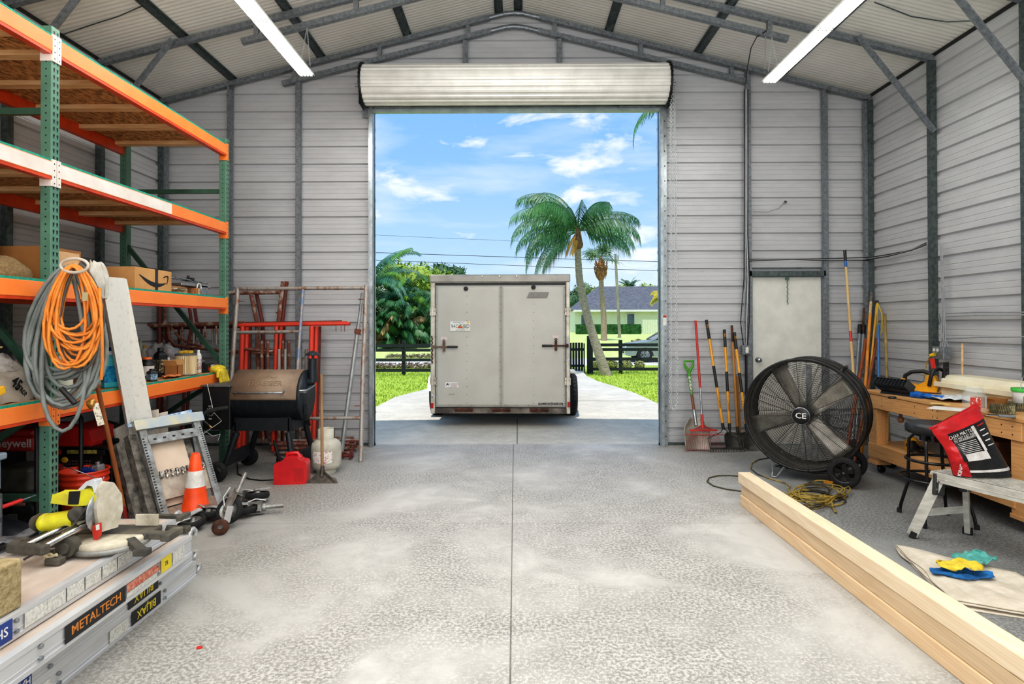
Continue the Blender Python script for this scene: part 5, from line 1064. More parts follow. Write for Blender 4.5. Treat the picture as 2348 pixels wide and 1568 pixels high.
# ================================================================== UNDER THE RACK
mRedM = M('machine_red', '#a81e1c', .4, 0, '#7d1513', 6); mRedB = M('machine_bright_red', '#d92d26', .4)
t = thing('portable_generator', 'red topped portable generator with a black tube frame under the rack', 'generator', (-3.47, 4.32, 0))
q = MB(); q.box(-.62, 0, .02, .06, .64, .75); q.box(-.62, 0, .02, .42, .75, .80); q.build('top_cover', mRedM, t, bevel=.02); text('Honeywell', .085, M('letter_grey', '#c9c4c0', .5), t, face_m((-.2, .019, .70), (1, 0, 0), (0, 0, 1)), bold=.001)
q = MB()
for y in (0, .44):
    q.tube([(-.66, y, .04), (-.66, y, .82), (-.62, y, .86), (0, y, .86), (.04, y, .82), (.04, y, .04)], .016, 8); q.tube([(-.66, y, .1), (.04, y, .1)], .016, 8)
q.tube([(-.66, 0, .86), (-.66, .44, .86)], .016, 8); q.tube([(.03, 0, .86), (.03, .44, .86)], .016, 8); q.build('tube_frame', mBlack, t)
q = MB(); q.box(-.3, -.04, .03, .3, .33, .52); q.build('air_cleaner', M('housing_olive', '#4a4a42', .6, 0, '#33332e', 9), t, bevel=.03, seg=3)
q = MB(); q.cyl((-.1, -.0, .2), (-.1, .2, .2), .11, n=24); q.cbox((-.2, .1, .2), (.15, .2, .18)); q.cyl((-.02, .02, .3), (-.02, .2, .3), .05); q.build('engine', M('engine_dark', '#45484c', .5, .3, '#2a2c2e', 14), t, bevel=.008)
q = MB(); q.box(-.6, -.35, .03, .4, .12, .6); q.build('alternator', mBlack, t, bevel=.02); MB().box(-.17, -.1, -.005, .03, .12, .2).build('tag_plate', M('plate_alu', '#8c8c82', .5, .3), t)
t = thing('pressure_washer', 'red and black engine pressure washer under the rack behind the bucket', 'machine', (-3.74, 4.9, 0))
q = MB(); q.prism([(0, .58), (.1, .74), (.27, .70), (.3, .60), (.3, .56), (0, .5)], 0, .3, 'XZ'); q.build('engine_shroud', mRedB, t, bevel=.015)
q = MB(); q.box(-.03, .42, -.03, -.005, .5, .56); q.box(-.03, .45, -.03, .3, .54, .57); q.build('control_bar', mBlack, t, bevel=.005); MB().box(.12, .36, -.033, -.03, .515, .545).build('warning_strip', M('strip_yellow', '#c9bb5a', .5, 0, '#5a5638', 60), t); MB().box(.02, .07, -.033, -.03, .51, .55).build('switch_panel', mRedB, t)
q = MB(); q.box(.0, .38, .0, .3, .2, .5); gb_ = q.build('engine_block', M('grille_dark', '#2d2826', .5, .3), t, bevel=.01)
q = MB(); [q.box(.05 + i * .028, .068 + i * .028, -.004, 0, .26 + j * .026, .274 + j * .026) for i in range(9) for j in range(8)]; q.build('grille', M('grille_brown', '#8c6a60', .5, .4), gb_)['kind'] = 'stuff'
q = MB(); q.lathe([(.12, -.05), (.11, -.07), (.04, -.075), (.03, -.06)], (.03, 0, .33), 30, 'Y'); q.build('recoil_cover', mRedB, t); q = MB(); [q.bar((.03 + .05 * math.cos(a), -.077, .33 + .05 * math.sin(a)), (.03 + .1 * math.cos(a), -.075, .33 + .1 * math.sin(a)), .008, .004, up=(0, 1, 0)) for a in [2 * PI * k / 20 for k in range(20)]]; q.build('recoil_vents', mBlack, t)['kind'] = 'stuff'
q = MB(); q.tube([(.46, 0, .02), (.46, 0, .62), (.46, .3, .7)], .016, 8); q.tube([(.4, 0, .6), (.52, -.02, .62)], .02, 8); q.tube([(.5, 0, .62), (.5, 0, .1)], .01, 8); q.build('handle_frame', mBlack, t)
MB().ell((.12, -.06, .47), (.03, .01, .025), 12, 6).build('choke_tab', M('tool_yellow'), t)
q = MB(); q.cyl((-.04, .1, .12), (.5, .1, .12), .012); q.box(0, .4, .02, .3, .1, .2); [q.lathe([(.05, x), (.12, x), (.12, x + .05), (.05, x + .05)], (0, .1, .12), 24, 'X') for x in (-.06, .47)]; q.build('wheels', mRub, t)
bk = thing('bucket', 'orange-red plastic bucket holding metal cans under the rack', 'bucket', (-3.33, 4.66, 0)); mBk2 = M('bucket_red', '#e04426', .4, 0, '#c93618', 5)
MB().lathe([(.001, .004), (.13, .0), (.158, .34), (.163, .345), (.163, .355), (.159, .36), (.159, .385), (.166, .39), (.166, .40), (.161, .405), (.161, .425), (.168, .43), (.168, .44), (.156, .44), (.15, .33), (.125, .012), (.001, .012)], (0, 0, 0), 44, caps=False).build('bucket_body', mBk2, bk)
MB().tube([(.167 * math.cos(a), .167 * math.sin(a) , .40 - .1 * math.sin(PI * (a - .2) / (PI - .4)) ) for a in [PI + .2 + (PI - .4) * k / 16 for k in range(17)]], .003, 5).build('wire_handle', mSteel, bk)
for k, (x, y, z, c_, lab, rt) in enumerate(((.06, -.02, .24, '#d3d6da', 'silver and blue rectangular can lying in the red bucket', .5), (-.02, .06, .24, '#1f49a8', 'blue rectangular can standing in the red bucket', .2), (.07, .08, .26, '#9aa0a4', 'grey can at the back of the red bucket', -.2))):
    t = thing('metal_can', lab, 'can', (-3.33 + x, 4.66 + y, z - .0), rot=(.1, rt * .6, rt)); MB().box(-.05, .05, -.032, .032, -.1, .2 if k != 0 else .17).build('can_body', M('can_%d' % k, c_, .35, .4), t, bevel=.008); MB().cyl((.02, 0, .17 if k == 0 else .2), (.02, 0, .2 if k == 0 else .225), .018, n=14).build('cap', mWhiteP if k == 0 else mSteel, t)
    if k == 0: MB().box(-.051, .051, -.034, .034, -.02, .05).build('label_band', M('label_navyblue', '#2b4aa0', .4), t)
q = MB(); q.grid(lambda u, v: (-3.62 + .5 * u - .1 * v, 5.25 + .1 * math.sin(PI * u) + .1 * v, .02 + .72 * v * (1 - .0 * u) - .25 * u * v), 20, 16); tag(q.build('plastic_sled', M('sled_black', '#2c2b2c', .6, 0, '#1c1c1d', 5), solid=.012), 'large curved black plastic sheet leaning under the rack behind the pole', 'panel')
t = tag(MB().bar((0, 0, 0), (.22, .1, .42), .03, .012).build('blue_lath', M('lath_blue', '#7ea6c4', .5)), 'pale blue strip leaning under the rack behind the wooden pole', 'strip'); t.location = (-3.42, 5.0, 0.02)
t = thing('storage_tub', 'grey plastic storage tub with a raised lid stacked at the left edge', 'tub', (-3.44, 3.62, .52)); MB().box(-.22, .22, -.16, .16, 0, .19).build('tub_body', M('tub_grey', '#7f8a94', .4, 0, '#66717b', 5), t, bevel=.015); MB().box(-.24, .24, -.18, .18, .19, .235).build('lid', M('tub_lid', '#93a2b0', .35), t, bevel=.012)
t = thing('tool_chest', 'dented metal tool chest under the grey storage tub', 'chest', (-3.44, 3.62, 0)); MB().box(-.22, .22, -.17, .17, 0, .5).build('chest_body', M('chest_metal', '#6d7174', .45, .4, '#46494b', 8), t, bevel=.01); [MB().box(.22, .228, -.15, .15, .05 + k * .15, .17 + k * .15).build('drawer', M('chest_drawer', '#84888b', .4, .4), t, bevel=.004) for k in range(3)]
q = MB(); q.grid(lambda u, v: (-4.1 + .85 * u, 3.9 + .4 * v, .02 + .26 * math.sin(PI * u) ** .5 * math.sin(PI * v) ** .5 + .03 * noise.noise((u * 6, v * 5, 7))), 30, 20); tag(q.build('dark_tarp', M('tarp_dark', '#2d3036', .5, 0, '#17191c', 6)), 'bundled dark tarpaulin on the floor under the rack', 'tarp')
tag(MB().tube([(-3.3, 4.05, .35), (-3.6, 4.03, .33), (-4.0, 4.03, .34)], .012, 8).build('rusty_pipe', mRust), 'thin rusty pipe lying on the tarpaulin under the rack', 'pipe')
t = thing('hand_grinder', 'red handled tool resting on the lower green brace', 'tool', (-3.24, 3.95, .39)); MB().cyl((0, -.25, 0.015), (0.0, .0, .015), .013).build('handle', M('grip_red', '#d8302c', .4), t); MB().cyl((0, 0, .015), (0, .12, .015), .006).build('shaft', mSteel, t)
# black hose heap between rack and grill, gun
p = G(452, 1062); t = thing('propane_tank', 'weathered grey propane tank standing behind the traffic cone', 'gas tank', (-3.3, 6.15, 0))
def tank(t, mat):
    MB().lathe([(.001, .03), (.1, .03), (.145, .055), (.155, .09), (.155, .26), (.145, .31), (.1, .345), (.05, .355), (.001, .357)], (0, 0, 0), 36, caps=False).build('tank_body', mat, t)
    MB().lathe([(.105, 0), (.108, .045), (.1, .05), (.1, 0)], (0, 0, 0), 30, caps=False).build('foot_ring', mat, t)
    q = MB(); q.lathe([(.088, .33), (.085, .46), (.08, .46), (.083, .33)], (0, 0, 0), 30, caps=False, a0=-2.9, a1=-.25); q.lathe([(.088, .33), (.085, .46), (.08, .46), (.083, .33)], (0, 0, 0), 30, caps=False, a0=.25, a1=2.9); q.build('collar', mat, t)
    q = MB(); q.cyl((0, 0, .35), (0, 0, .41), .018); q.cyl((0, 0, .41), (0, 0, .425), .028, n=14); q.build('valve', M('brass'), t)
    mm = MB(); mm.lathe([(.156, .12), (.156, .24)], (0, 0, 0), 20, caps=False, a0=-2.3, a1=-.9); mm.build('printed_label', M('label_tank', '#ece8e2', .5, 0, '#b5605c', 55, lo=.4, hi=.47), t)
tank(t, M('tank_grey', '#9da3a6', .5, 0, '#84898c', 6))
p = G(740, 1088); t2 = thing('propane_tank', 'pale cream propane tank standing behind the floor scraper', 'gas tank', (p.x, p.y + .12, 0)); tank(t2, M('tank_cream', '#c9c5b8', .45, 0, '#aba698', 6))
t = thing('spray_gun', 'black pressure-washer gun and hose beside the grill hopper', 'tool', at(450, 958, Y=5.75)); q = MB(); q.cyl((-.1, 0, .02), (.05, 0, -.01), .018); q.bar((-.06, 0, .02), (-.02, 0, -.09), .02, .035); q.cyl((.05, 0, -.01), (.13, 0, -.08), .01); q.build('gun_body', mBlack, t); MB().cyl((.12, 0, -.07), (.15, 0, -.095), .009).build('nozzle', M('brass'), t)
q = MB(); q.tube([(-.06, 0, .02), (-.12, .05, -.02), (-.1, .1, -.12), (.0, .12, -.15), (.08, .1, -.1), (.02, .06, -.03), (-.08, .1, .0), (-.2, .2, -.1), (-.35, .3, -.5), (-.3, .2, -.68)], .012, 8); q.tube([(.02, .02, .0), (.08, .05, .05), (.16, .08, .07), (.25, .12, .08)], .022, 8); q.build('hose', mRub, t)
tag(MB().tube([(-3.9, 5.6, .3), (-3.6, 5.65, .55), (-3.35, 5.75, .62), (-3.2, 5.9, .58), (-3.16, 6.0, .02)], .02, 8).build('rubber_mat_roll', mRub), 'thick black hose arching behind the steel trestle', 'hose')
# ================================================================== GRILL
mGb = M('grill_black', '#23272b', .42, .3, '#1a1d20', 12); mGz = M('grill_bronze', '#8f7a66', .5, .1, '#7d6957', 8); mGs = M('grill_body', '#2f353b', .45, .3, '#23282d', 10, stretch=(8, 1, 1))
gx, gy, gzz = -2.885, 6.33, .815; GR = .262; GL = .70
t = thing('pellet_grill', 'black pellet grill with a bronze lid and chimney beside the orange rack', 'grill', (gx, gy, 0))
def arcbox(x0, x1, a0, a1, r, th, n=24):
    q = MB(); vs = []
    for x in (x0, x1):
        for rr in (r, r - th):
            for k in range(n + 1): a = a0 + (a1 - a0) * k / n; vs.append(V((x, math.cos(a) * rr, gzz + math.sin(a) * rr)))
    m = n + 1; fs = []
    for k in range(n): fs += [(k, k + 1, 2 * m + k + 1, 2 * m + k), (m + k + 1, m + k, 3 * m + k, 3 * m + k + 1), (k, m + k, m + k + 1, k + 1), (2 * m + k, 2 * m + k + 1, 3 * m + k + 1, 3 * m + k)]
    fs += [(0, 2 * m, 3 * m, m), (n, m + n, 3 * m + n, 2 * m + n)]
    return q.add(vs, fs, False)
A0, A1 = PI, PI * .28
lid = arcbox(0.0, GL - .02, A1, A0 + rad(4), GR + .008, .012, 30).build('lid', mGz, t)
for p_ in lid.data.polygons: p_.use_smooth = True
q = MB(); q.lathe([(GR - .003, 0.005), (GR, .01), (GR, GL - .02), (GR + .004, GL - .015), (GR + .004, GL)], (0, 0, gzz), 48, 'X', caps=False); q.build('barrel', mGs, t)
MB().lathe([(.001, GL - .004), (GR, GL - .004), (GR + .003, GL), (.001, GL + .002)], (0, 0, gzz), 48, 'X').build('end_cap', mGs, t); q = MB(); q.lathe([(.001, .0), (GR, .0), (GR, .01)], (0, 0, gzz), 48, 'X'); q.build('end_cap', mGs, t)
q = MB(); yh = -GR - .05; zh = gzz + .06; q.tube([(.07, -GR - .005, zh + .01), (.075, yh, zh), (.1, yh - .01, zh), (.53, yh - .01, zh), (.555, yh, zh), (.56, -GR - .005, zh + .01)], .011, 10); q.build('lid_handle', mSteel, lid)
a_ = PI - rad(32); cpos = (GL / 2 - .0, math.cos(a_) * (GR + .009), gzz + math.sin(a_) * (GR + .009)); fm = face_m(cpos, (1, 0, 0), (0, math.sin(a_), -math.cos(a_)) if False else (0, -math.sin(a_ - PI) * -1, math.cos(a_ - PI)))
tang = V((0, math.sin(a_), -math.cos(a_))); fm = face_m(cpos, (1, 0, 0), (0, abs(tang.y), abs(tang.z)))
text('TRAEGER', .075, M('emboss', '#a8947e', .35, .4), lid, fm, ext=.003, sx=1.15)
q = MB(fm); q.tube([(-.05, .06, .002), (-.02, .085, .002), (0, .07, .002), (.025, .095, .002), (.05, .075, .002), (.09, .07, .002), (.12, .085, .002)], .003, 6); q.build('mountain_mark', M('emboss'), lid)
q = MB(); q.cyl((GL, -.2, gzz + .05), (GL + .06, -.2, gzz + .05), .009); q.tube([(GL, -.22, gzz + .07), (GL + .06, -.2, gzz + .07), (GL + .07, -.1, gzz + .085), (GL + .055, .08, gzz + .1), (GL, .1, gzz + .1)], .011, 8); q.build('end_handle', mSteel, t)
q = MB(); q.cbox((GL + .03, -.1, gzz - .15), (.05, .04, .09)); q.bar((GL, -.1, gzz - .12), (GL + .05, -.1, gzz - .1), .02, .05); q.build('grease_hook', mGb, t, bevel=.004)
q = MB(); q.tube([(GL - .02, .06, gzz + .14), (GL + .03, .06, gzz + .14), (GL + .04, .06, gzz + .17), (GL + .04, .06, gzz + .22)], .045, 18); q.cyl((GL + .04, .06, gzz + .13), (GL + .04, .06, gzz + .38), .045, n=22); q.lathe([(.08, .42), (.07, .43), (.03, .455), (.001, .465)], (GL + .04, .06, gzz), 24); q.lathe([(.08, .42), (.078, .415), (.001, .42)], (GL + .04, .06, gzz), 24); q.cyl((GL + .04, .06, gzz + .38), (GL + .04, .06, gzz + .42), .012); q.build('chimney', mGs, t)
q = MB(); q.box(-.26, .02, -.27, .18, .50, .93); hp = q.build('hopper', mBlack, t, bevel=.008); MB().box(-.27, .03, -.29, .2, .93, .95).build('hopper_lid', M('hopper_lid', '#4b4e50', .5, .3, '#6d6f70', 12), hp, bevel=.005)
q = MB(); q.cyl((-.18, -.27, .68), (-.18, -.295, .68), .022, n=20); 
q.build('dial', mBlack, hp); q = MB()
for k in range(14): a = 2 * PI * k / 14; q.bar((-.18 + .03 * math.cos(a), -.2712, .68 + .03 * math.sin(a)), (-.18 + .045 * math.cos(a), -.2712, .68 + .045 * math.sin(a)), .004, .001, up=(0, 1, 0))
q.box(-.2, -.16, -.2715, -.27, .735, .742); q.box(-.195, -.165, -.2715, -.27, .605, .615); q.build('dial_marks', mWhiteP, hp)['kind'] = 'stuff'
q = MB(); q.prism([(.08, gzz - .2), (.62, gzz - .2), (.66, gzz - .33), (.02, gzz - .33)], -.25, -.235); q.build('skirt_panel', mGb, t); q = MB(); q.prism([(.08, gzz - .2), (.62, gzz - .2), (.66, gzz - .36), (.02, gzz - .36)], .235, .25); q.build('skirt_panel', mGb, t)
[MB().bar((a, -.25, gzz - .27), (a, .25, gzz - .27), .012, .16, up=(0, 0, 1)).build('side_panel', mGb, t) for a in (.6, .06)]
for a, b_ in (((.08, -.25, .47), (-.04, -.3, .09)), ((.60, -.25, .47), (.68, -.3, .02)), ((.08, .25, .47), (-.04, .3, .09)), ((.60, .25, .47), (.70, .3, .02))): MB().cyl(a, b_, .032, .028, n=16).build('leg', mGb, t)
[MB().bar((a, -.28, b_), (a, .28, b_), .012, c_, up=(0, 0, 1)).build('leg_brace', mGs, t) for a, b_, c_ in ((-.01, .2, .13), (.67, .16, .18))]
for y in (-.36, .36):
    w1 = MB().lathe([(.06, -.03), (.088, -.03), (.098, -.02), (.098, .02), (.088, .03), (.06, .03)], (-.07, y, .098), 32, 'Y', caps=False).build('wheel', mRub, t)
    q = MB(); q.lathe([(.066, -.02), (.06, -.03), (.001, -.028)], (-.07, y, .098), 28, 'Y'); q.box(-.12, -.02, y - .033, y - .028, .093, .103); q.lathe([(.066, .02), (.001, .022)], (-.07, y, .098), 28, 'Y'); q.build('wheel_cover', mBlack, w1)
MB().cyl((-.07, -.36, .098), (-.07, .36, .098), .01).build('axle', mSteel, t)
pw = [at(475, 880, Y=5.9), at(490, 945, Y=5.87), at(508, 965, Y=5.85), at(452, 1005, Y=5.83), at(470, 988, Y=5.85), at(488, 1000, Y=5.86), at(505, 995, Y=5.87), at(500, 1010, Y=5.87)]
tag(MB().tube(pw, .0025, 6).build('pale_wire', mWhiteP), 'thin pale wire looped over the front of the grill hopper', 'wire')
pc = [G(528, 1080) + V((0, .15, .08)), G(545, 1088), G(572, 1100), G(600, 1103), G(630, 1101)]
for p_ in pc[1:]: p_.z = .007
tag(MB().tube(pc, .007, 6).build('grill_power_lead', mBlack), 'black power cord running on the floor from the grill wheel to the gas can', 'cord')
# gas can
p = G(664, 1110); mCan = M('can_red', '#d22428', .35, 0, '#b81c22', 6); t = thing('gas_can', 'red plastic gas can standing on the floor in front of the grill', 'gas can', (p.x, p.y + .07, 0), rad(6))
q = MB(); pr = [(-.15, .0), (.15, .0), (.155, .02), (.155, .19), (.145, .215), (.09, .225), (.07, .262), (.0, .27), (-.05, .262), (-.075, .228), (-.14, .205), (-.155, .18), (-.155, .02)]
q.prism(pr, -.085, .085); bd = q.build('can_body', mCan, t, bevel=.014, seg=3); q = MB(); q.tube([(-.05, 0, .245), (-.045, 0, .285), (.05, 0, .29), (.08, 0, .24)], .018, 10); q.build('handle', mCan, t); MB().box(.04, .13, -.087, -.084, .03, .16).build('embossed_panel', M('can_red2', '#c01f24', .4), t, bevel=.002)
q = MB(); q.cyl((-.1, 0, .2), (-.1, 0, .235), .03, n=18); q.build('cap', mBlack, t)
t = thing('spout', 'black nozzle sticking up behind the red gas can', 'spout', G(640, 1062)); MB().cyl((0.0, 0, .05), (-.06, .0, .26), .02, .012, n=12).build('spout_tube', mBlack, t); MB().cyl((0, 0, .0), (0, 0, .06), .032, n=14).build('spout_base', mBlack, t)
# floor scraper
p = G(736, 1108); t = thing('floor_scraper', 'long wooden handled steel floor scraper standing upright on its wide blade', 'scraper', (p.x, p.y, 0)); a = at(737, 858, Y=p.y + .18) - p
MB().cyl((0, .04, .1), a, .0155, .014, n=14).build('handle', M('handle_oldwood', '#a98662', .7, 0, '#7e6144', 6, stretch=(1, 1, .2)), t)
mOS = M('old_steel', '#6c645c', .55, .5, '#45403b', 14)
q = MB(); q.prism([(-.155, 0), (.165, 0), (.14, .05), (.05, .07), (.02, .13), (-.02, .13), (-.045, .07), (-.13, .03)], -.004, .004, m=MX((0, 0, 0), (rad(-25), 0, 0))); q.cyl((0, .02, .06), (0, .05, .16), .02, n=12); q.build('blade', mOS, t); q = MB(); q.bar((-.12, .0, .012), (-.01, .04, .1), .012, .03); q.bar((.13, .0, .012), (.01, .04, .1), .012, .03); q.build('rib', mOS, t)
# ================================================================== SCAFFOLD FRAMES
mSf1 = M('pipe_galv_rust', '#a6a19a', .5, .4, '#8a5d42', 16, lo=.35, hi=.5, stretch=(1, 1, .4)); mSfB = M('pipe_blue_rust', '#7588a4', .5, .3, '#a39890', 12, lo=.42, hi=.5); mSfR = M('pipe_red', '#d6402c', .5, .1, '#a8503c', 10, lo=.3, hi=.45); mSfD = M('pipe_darkred', '#7d2f2a', .65, .2, '#55362e', 14); mSfW = M('pipe_rust', '#7a4a3a', .8, .2, '#b0a090', 14, lo=.36, hi=.5)
def pipes(name, label, cat, segs, mat, r=.02, group=None, extra=()):
    t = thing(name, label, cat, (0, 0, 0), group=group); c = V((sum(s[0][0][0] for s in segs) / len(segs), sum(s[0][0][1] for s in segs) / len(segs), 0)); t.location = c
    for s in segs:
        rr = s[3] if len(s) > 3 else r
        MB().tube([V(p) - c for p in s[0]], rr, 12).build(s[1], s[2] or mat, t)
    return t
b0 = at(827, 1058, Z=0.0); YB0 = b0.y; Yt = YB0 + .42
A = lambda px, py, f: at(px, py, Y=YB0 + (Yt - YB0) * f)
pipes('scaffold_section', 'tall galvanised scaffold frame with rust and blue paint leaning behind the grill', 'scaffold frame', [
    ([A(517, 1058, 0), A(545, 662, 1)], 'post', mSf1, .026), ([b0, A(832, 860, .5), A(840, 654, 1)], 'post', mSf1, .026), ([A(541, 662, 1), A(838, 660, 1)], 'top_rail', mSf1, .023),
    ([A(541, 762, .75), A(688, 760, .75)], 'rung', mSf1, .02), ([A(524, 962, .25), A(828, 958, .25)], 'rung', mSf1, .02), ([A(695, 662, 1), A(688, 760, .75), A(682, 850, .5)], 'inner_post', mSfB, .02), ([A(682, 850, .5), A(676, 960, .25)], 'inner_post', mSf1, .0165),
    ([A(822, 686, .94), A(834, 686, .94)], 'lock_pin', mSfW, .007), ([A(812, 930, .3), A(828, 930, .3)], 'lock_pin', mSfW, .007), ([A(545, 690, .93), A(562, 690, .93)], 'lock_pin', mSf1, .009)], mSf1)
t = thing('steel_prop', 'grey steel pole with a collar leaning inside the right part of the scaffold frame', 'pole', at(781, 1025, Y=7.05)); t.location.z = 0
o0 = V((t.location.x, t.location.y, 0)); MB().cyl(V((0, 0, 0)), at(822, 745, Y=7.35) - o0, .026, n=14).build('outer_tube', M('prop_grey', '#a9adad', .45, .5, '#8f9292', 8), t); MB().cyl(at(821, 755, Y=7.34) - o0, at(831, 672, Y=7.42) - o0, .019, n=12).build('inner_tube', M('prop_grey'), t); q = MB(); q.cyl(at(819, 765, Y=7.33) - o0, at(821, 755, Y=7.34) - o0, .04, n=16); q.bar(at(812, 762, Y=7.3) - o0, at(828, 768, Y=7.3) - o0, .012, .012); q.build('collar', mSfW, t)
# red frames, one behind the other
for k, (dx, Y, mt, lab) in enumerate(((0, 7.38, mSfR, 'bright red scaffold frame nearest the grill'), (.055, 7.46, mSfR, 'bright red scaffold frame just behind the nearest one'), (.09, 7.54, mSfD, 'dark red scaffold frame third from the front'))):
    P_ = lambda px, py, Y=Y, dx=dx: at(px, py, Y=Y) + V((dx, 0, 0))
    x = (P_(545, 745).x, P_(803, 741).x)
    def VT(px, top, bot, mt=mt, Y=Y, dx=dx, r=.02): a_ = at(px, top, Y=Y) + V((dx, 0, 0)); return ([(a_.x, Y, a_.z), (a_.x - .02, Y - .06, max(bot, .02))], 'post', mt, r * 1.15)
    pipes('scaffold_section', lab, 'scaffold frame', [([P_(546, 746 - k * 2), P_(803 - 18 * k, 742 - k * 2)], 'top_rail', mt, .021), VT(556, 748, .02, r=.025), VT(634, 748, .02), VT(715, 748, .02, r=.025), ([P_(556, 800), P_(634, 806)], 'rung', mSfD if k else mSfW, .016), ([P_(556, 960), P_(715, 960)], 'rung', mt, .016)] + [([P_(790 + i * 4 - 18 * k, 745), P_(790 + i * 4 - 18 * k, 760)], 'lock_pin', mSfW, .004) for i in range(1)], mt)
# rusty frames behind
def RF(px, py, Y): return at(px, py, Y=Y)
for k, (px0, px1, px2, Y, mt, lab) in enumerate(((545, 575, 646, 7.6, mSfW, 'rusty scaffold frame rising highest behind the red frames'), (548, 588, 654, 7.66, mSfD, 'dark red scaffold frame flat against the wall behind the rusty one'))):
    a1, a2 = RF(px1 - 20, 672, Y), RF(px2 + 3, 670, Y)
    pipes('scaffold_section', lab, 'scaffold frame', [([RF(525, 672, Y), a2], 'top_rail', mt, .023), ([RF(px1, 672, Y), RF(px1 + 14, 740, Y), RF(px1 + 20, 1005, Y)], 'post', mt, .023), ([RF(px2 + 3, 645, Y), RF(px2 - 8, 745, Y), RF(px2 - 12, 1005, Y)], 'post', mt, .026), ([RF(px1 + 12, 800, Y), RF(px2 - 6, 806, Y)], 'rung', mt, .015), ([RF(px2 - 14, 717, Y), RF(px2 - 2, 717, Y)], 'lock_pin', mt, .008)], mt)
for k, (Y, mt, lab, dy) in enumerate(((7.55, mSfW, 'rusty walk-through scaffold frame lying sideways behind the shelf end', 0), (7.62, mSfD, 'dark red walk-through scaffold frame lying sideways next to the wall', 6))):
    d = -8 * k
    pipes('scaffold_section', lab, 'scaffold frame', [([RF(316 + 6 * k, 747 + dy, Y), RF(560, 741 + dy, Y)], 'post', mt, .026), ([RF(386 + d, 748, Y), RF(388 + d, 776, Y), RF(402 + d, 792, Y), RF(530, 806, Y), RF(640, 812, Y)], 'arch_tube', mt, .019), ([RF(392, 750, Y), RF(415, 778, Y), RF(470, 798, Y)], 'arch_brace', mt, .015), ([RF(366 + 12 * k, 690, Y), RF(364 + 12 * k, 1002, Y)], 'rail', mSfD if k == 0 else mSfW, .021)] +
        [([RF(418 + i * 26 + d, 745, Y), RF(418 + i * 26 + d, 790, Y)], 'rung', mSf1 if i % 2 else mt, .014) for i in range(5)] + [([RF(432 + 12 * k, 690, Y), RF(440 + 12 * k, 745, Y), RF(430 + 10 * k, 800, Y), RF(415 + 10 * k, 1002, Y)], 'rail', mSfD, .019)], mt)
for k in range(4):
    Y = 7.3 + .07 * k; px = 600 + 14 * k + (20 if k > 1 else 0)
    pipes('scaffold_section', ('leftmost', 'second', 'third', 'rightmost')[k] + ' of the short rusty scaffold uprights visible under the grill barrel', 'scaffold frame', [([RF(px, 780, Y), RF(px + 3, 1015 - k * 3, Y)], 'post', mSfW, .018), ([RF(px + 40, 800, Y), RF(px + 40, 1013 - k * 3, Y)], 'post', mSf1, .018), ([RF(px, 985, Y), RF(px + 40, 985, Y)], 'rung', mSfW, .014)], mSfW)
rr = random.Random(12)
for k in range(12):
    Y = 7.15 + .1 * (k % 4); z = .03 + .055 * (k // 4) + .008 * rr.random(); x0 = RF(690 - rr.randint(0, 60), 900, 7.4).x; x1 = RF(806 + rr.randint(0, 26), 900, 7.4).x
    o = pipes('cross_brace', ('rusty', 'dark red', 'grey', 'brown')[k % 4] + ' scaffold cross brace in the floor pile, layer %s' % ('lowest', 'middle', 'upper')[k // 4], 'brace', [([(x0, Y, z), (x1, Y + .02, z + .004)], 'brace_tube', (mSfW, mSfD, mSf1, mSfW)[k % 4], .018), ([(x1 - .05, Y - .03, z), (x1 - .05, Y + .03, z)], 'lock_pin', mSf1, .007)], mSfW, group='scaffold cross braces piled by the wall')
t = thing('screw_jack', 'rusty red scaffold foot lying by the right post of the scaffold frame', 'jack', (-2.03, 6.98, .03)); MB().cyl((-.1, 0, 0.005), (.16, 0, .01), .018).build('jack_screw', mSfD, t); q = MB(); q.cbox((.02, 0, .02), (.05, .12, .05)); q.cbox((.13, 0, .02), (.02, .1, .1)); q.build('jack_nut', mSfD, t, bevel=.004)
tag(MB().box(0, .55, 0, .06, 0, .05).build('red_channel', mSfR), 'red steel channel lying on the floor under the grill', 'channel'); bpy.data.objects['red_channel'].location = (-2.62, 6.72, 0)
# red chip on floor
p = G(457, 1486); tag(MB().box(p.x - .012, p.x + .012, p.y - .008, p.y + .008, 0, .008).build('plastic_chip', mRedB, bevel=.002), 'tiny red plastic chip alone on the concrete floor', 'chip')
# ================================================================== RIGHT: GARDEN TOOLS
mHy = M('handle_yellow', '#e8a838', .4, 0, '#d6942a', 4); mHk = M('handle_black', '#1d1e20', .5); mBl = M('blade_dark', '#4a4743', .6, .4, '#2e2c2a', 10)
def TP(px, py, Y): return at(px, py, Y=Y)
def tool(name, label, cat, top, bot, segs, r=.0165, Yt=7.70, Yb=7.48):
    a = TP(*top, Yt); b_ = TP(*bot, Yb); t = thing(name, label, cat, (b_.x, b_.y, 0)); o = V((b_.x, b_.y, 0)); a = a - o; b_ = b_ - o
    for nm, f0, f1, mt, rs in segs: MB().cyl(a.lerp(b_, f0), a.lerp(b_, f1), r * rs, n=14).build(nm, mt, t)
    return t, a, b_
mRdH = M('handle_red', '#c8362f', .45, 0, '#a8281f', 6)
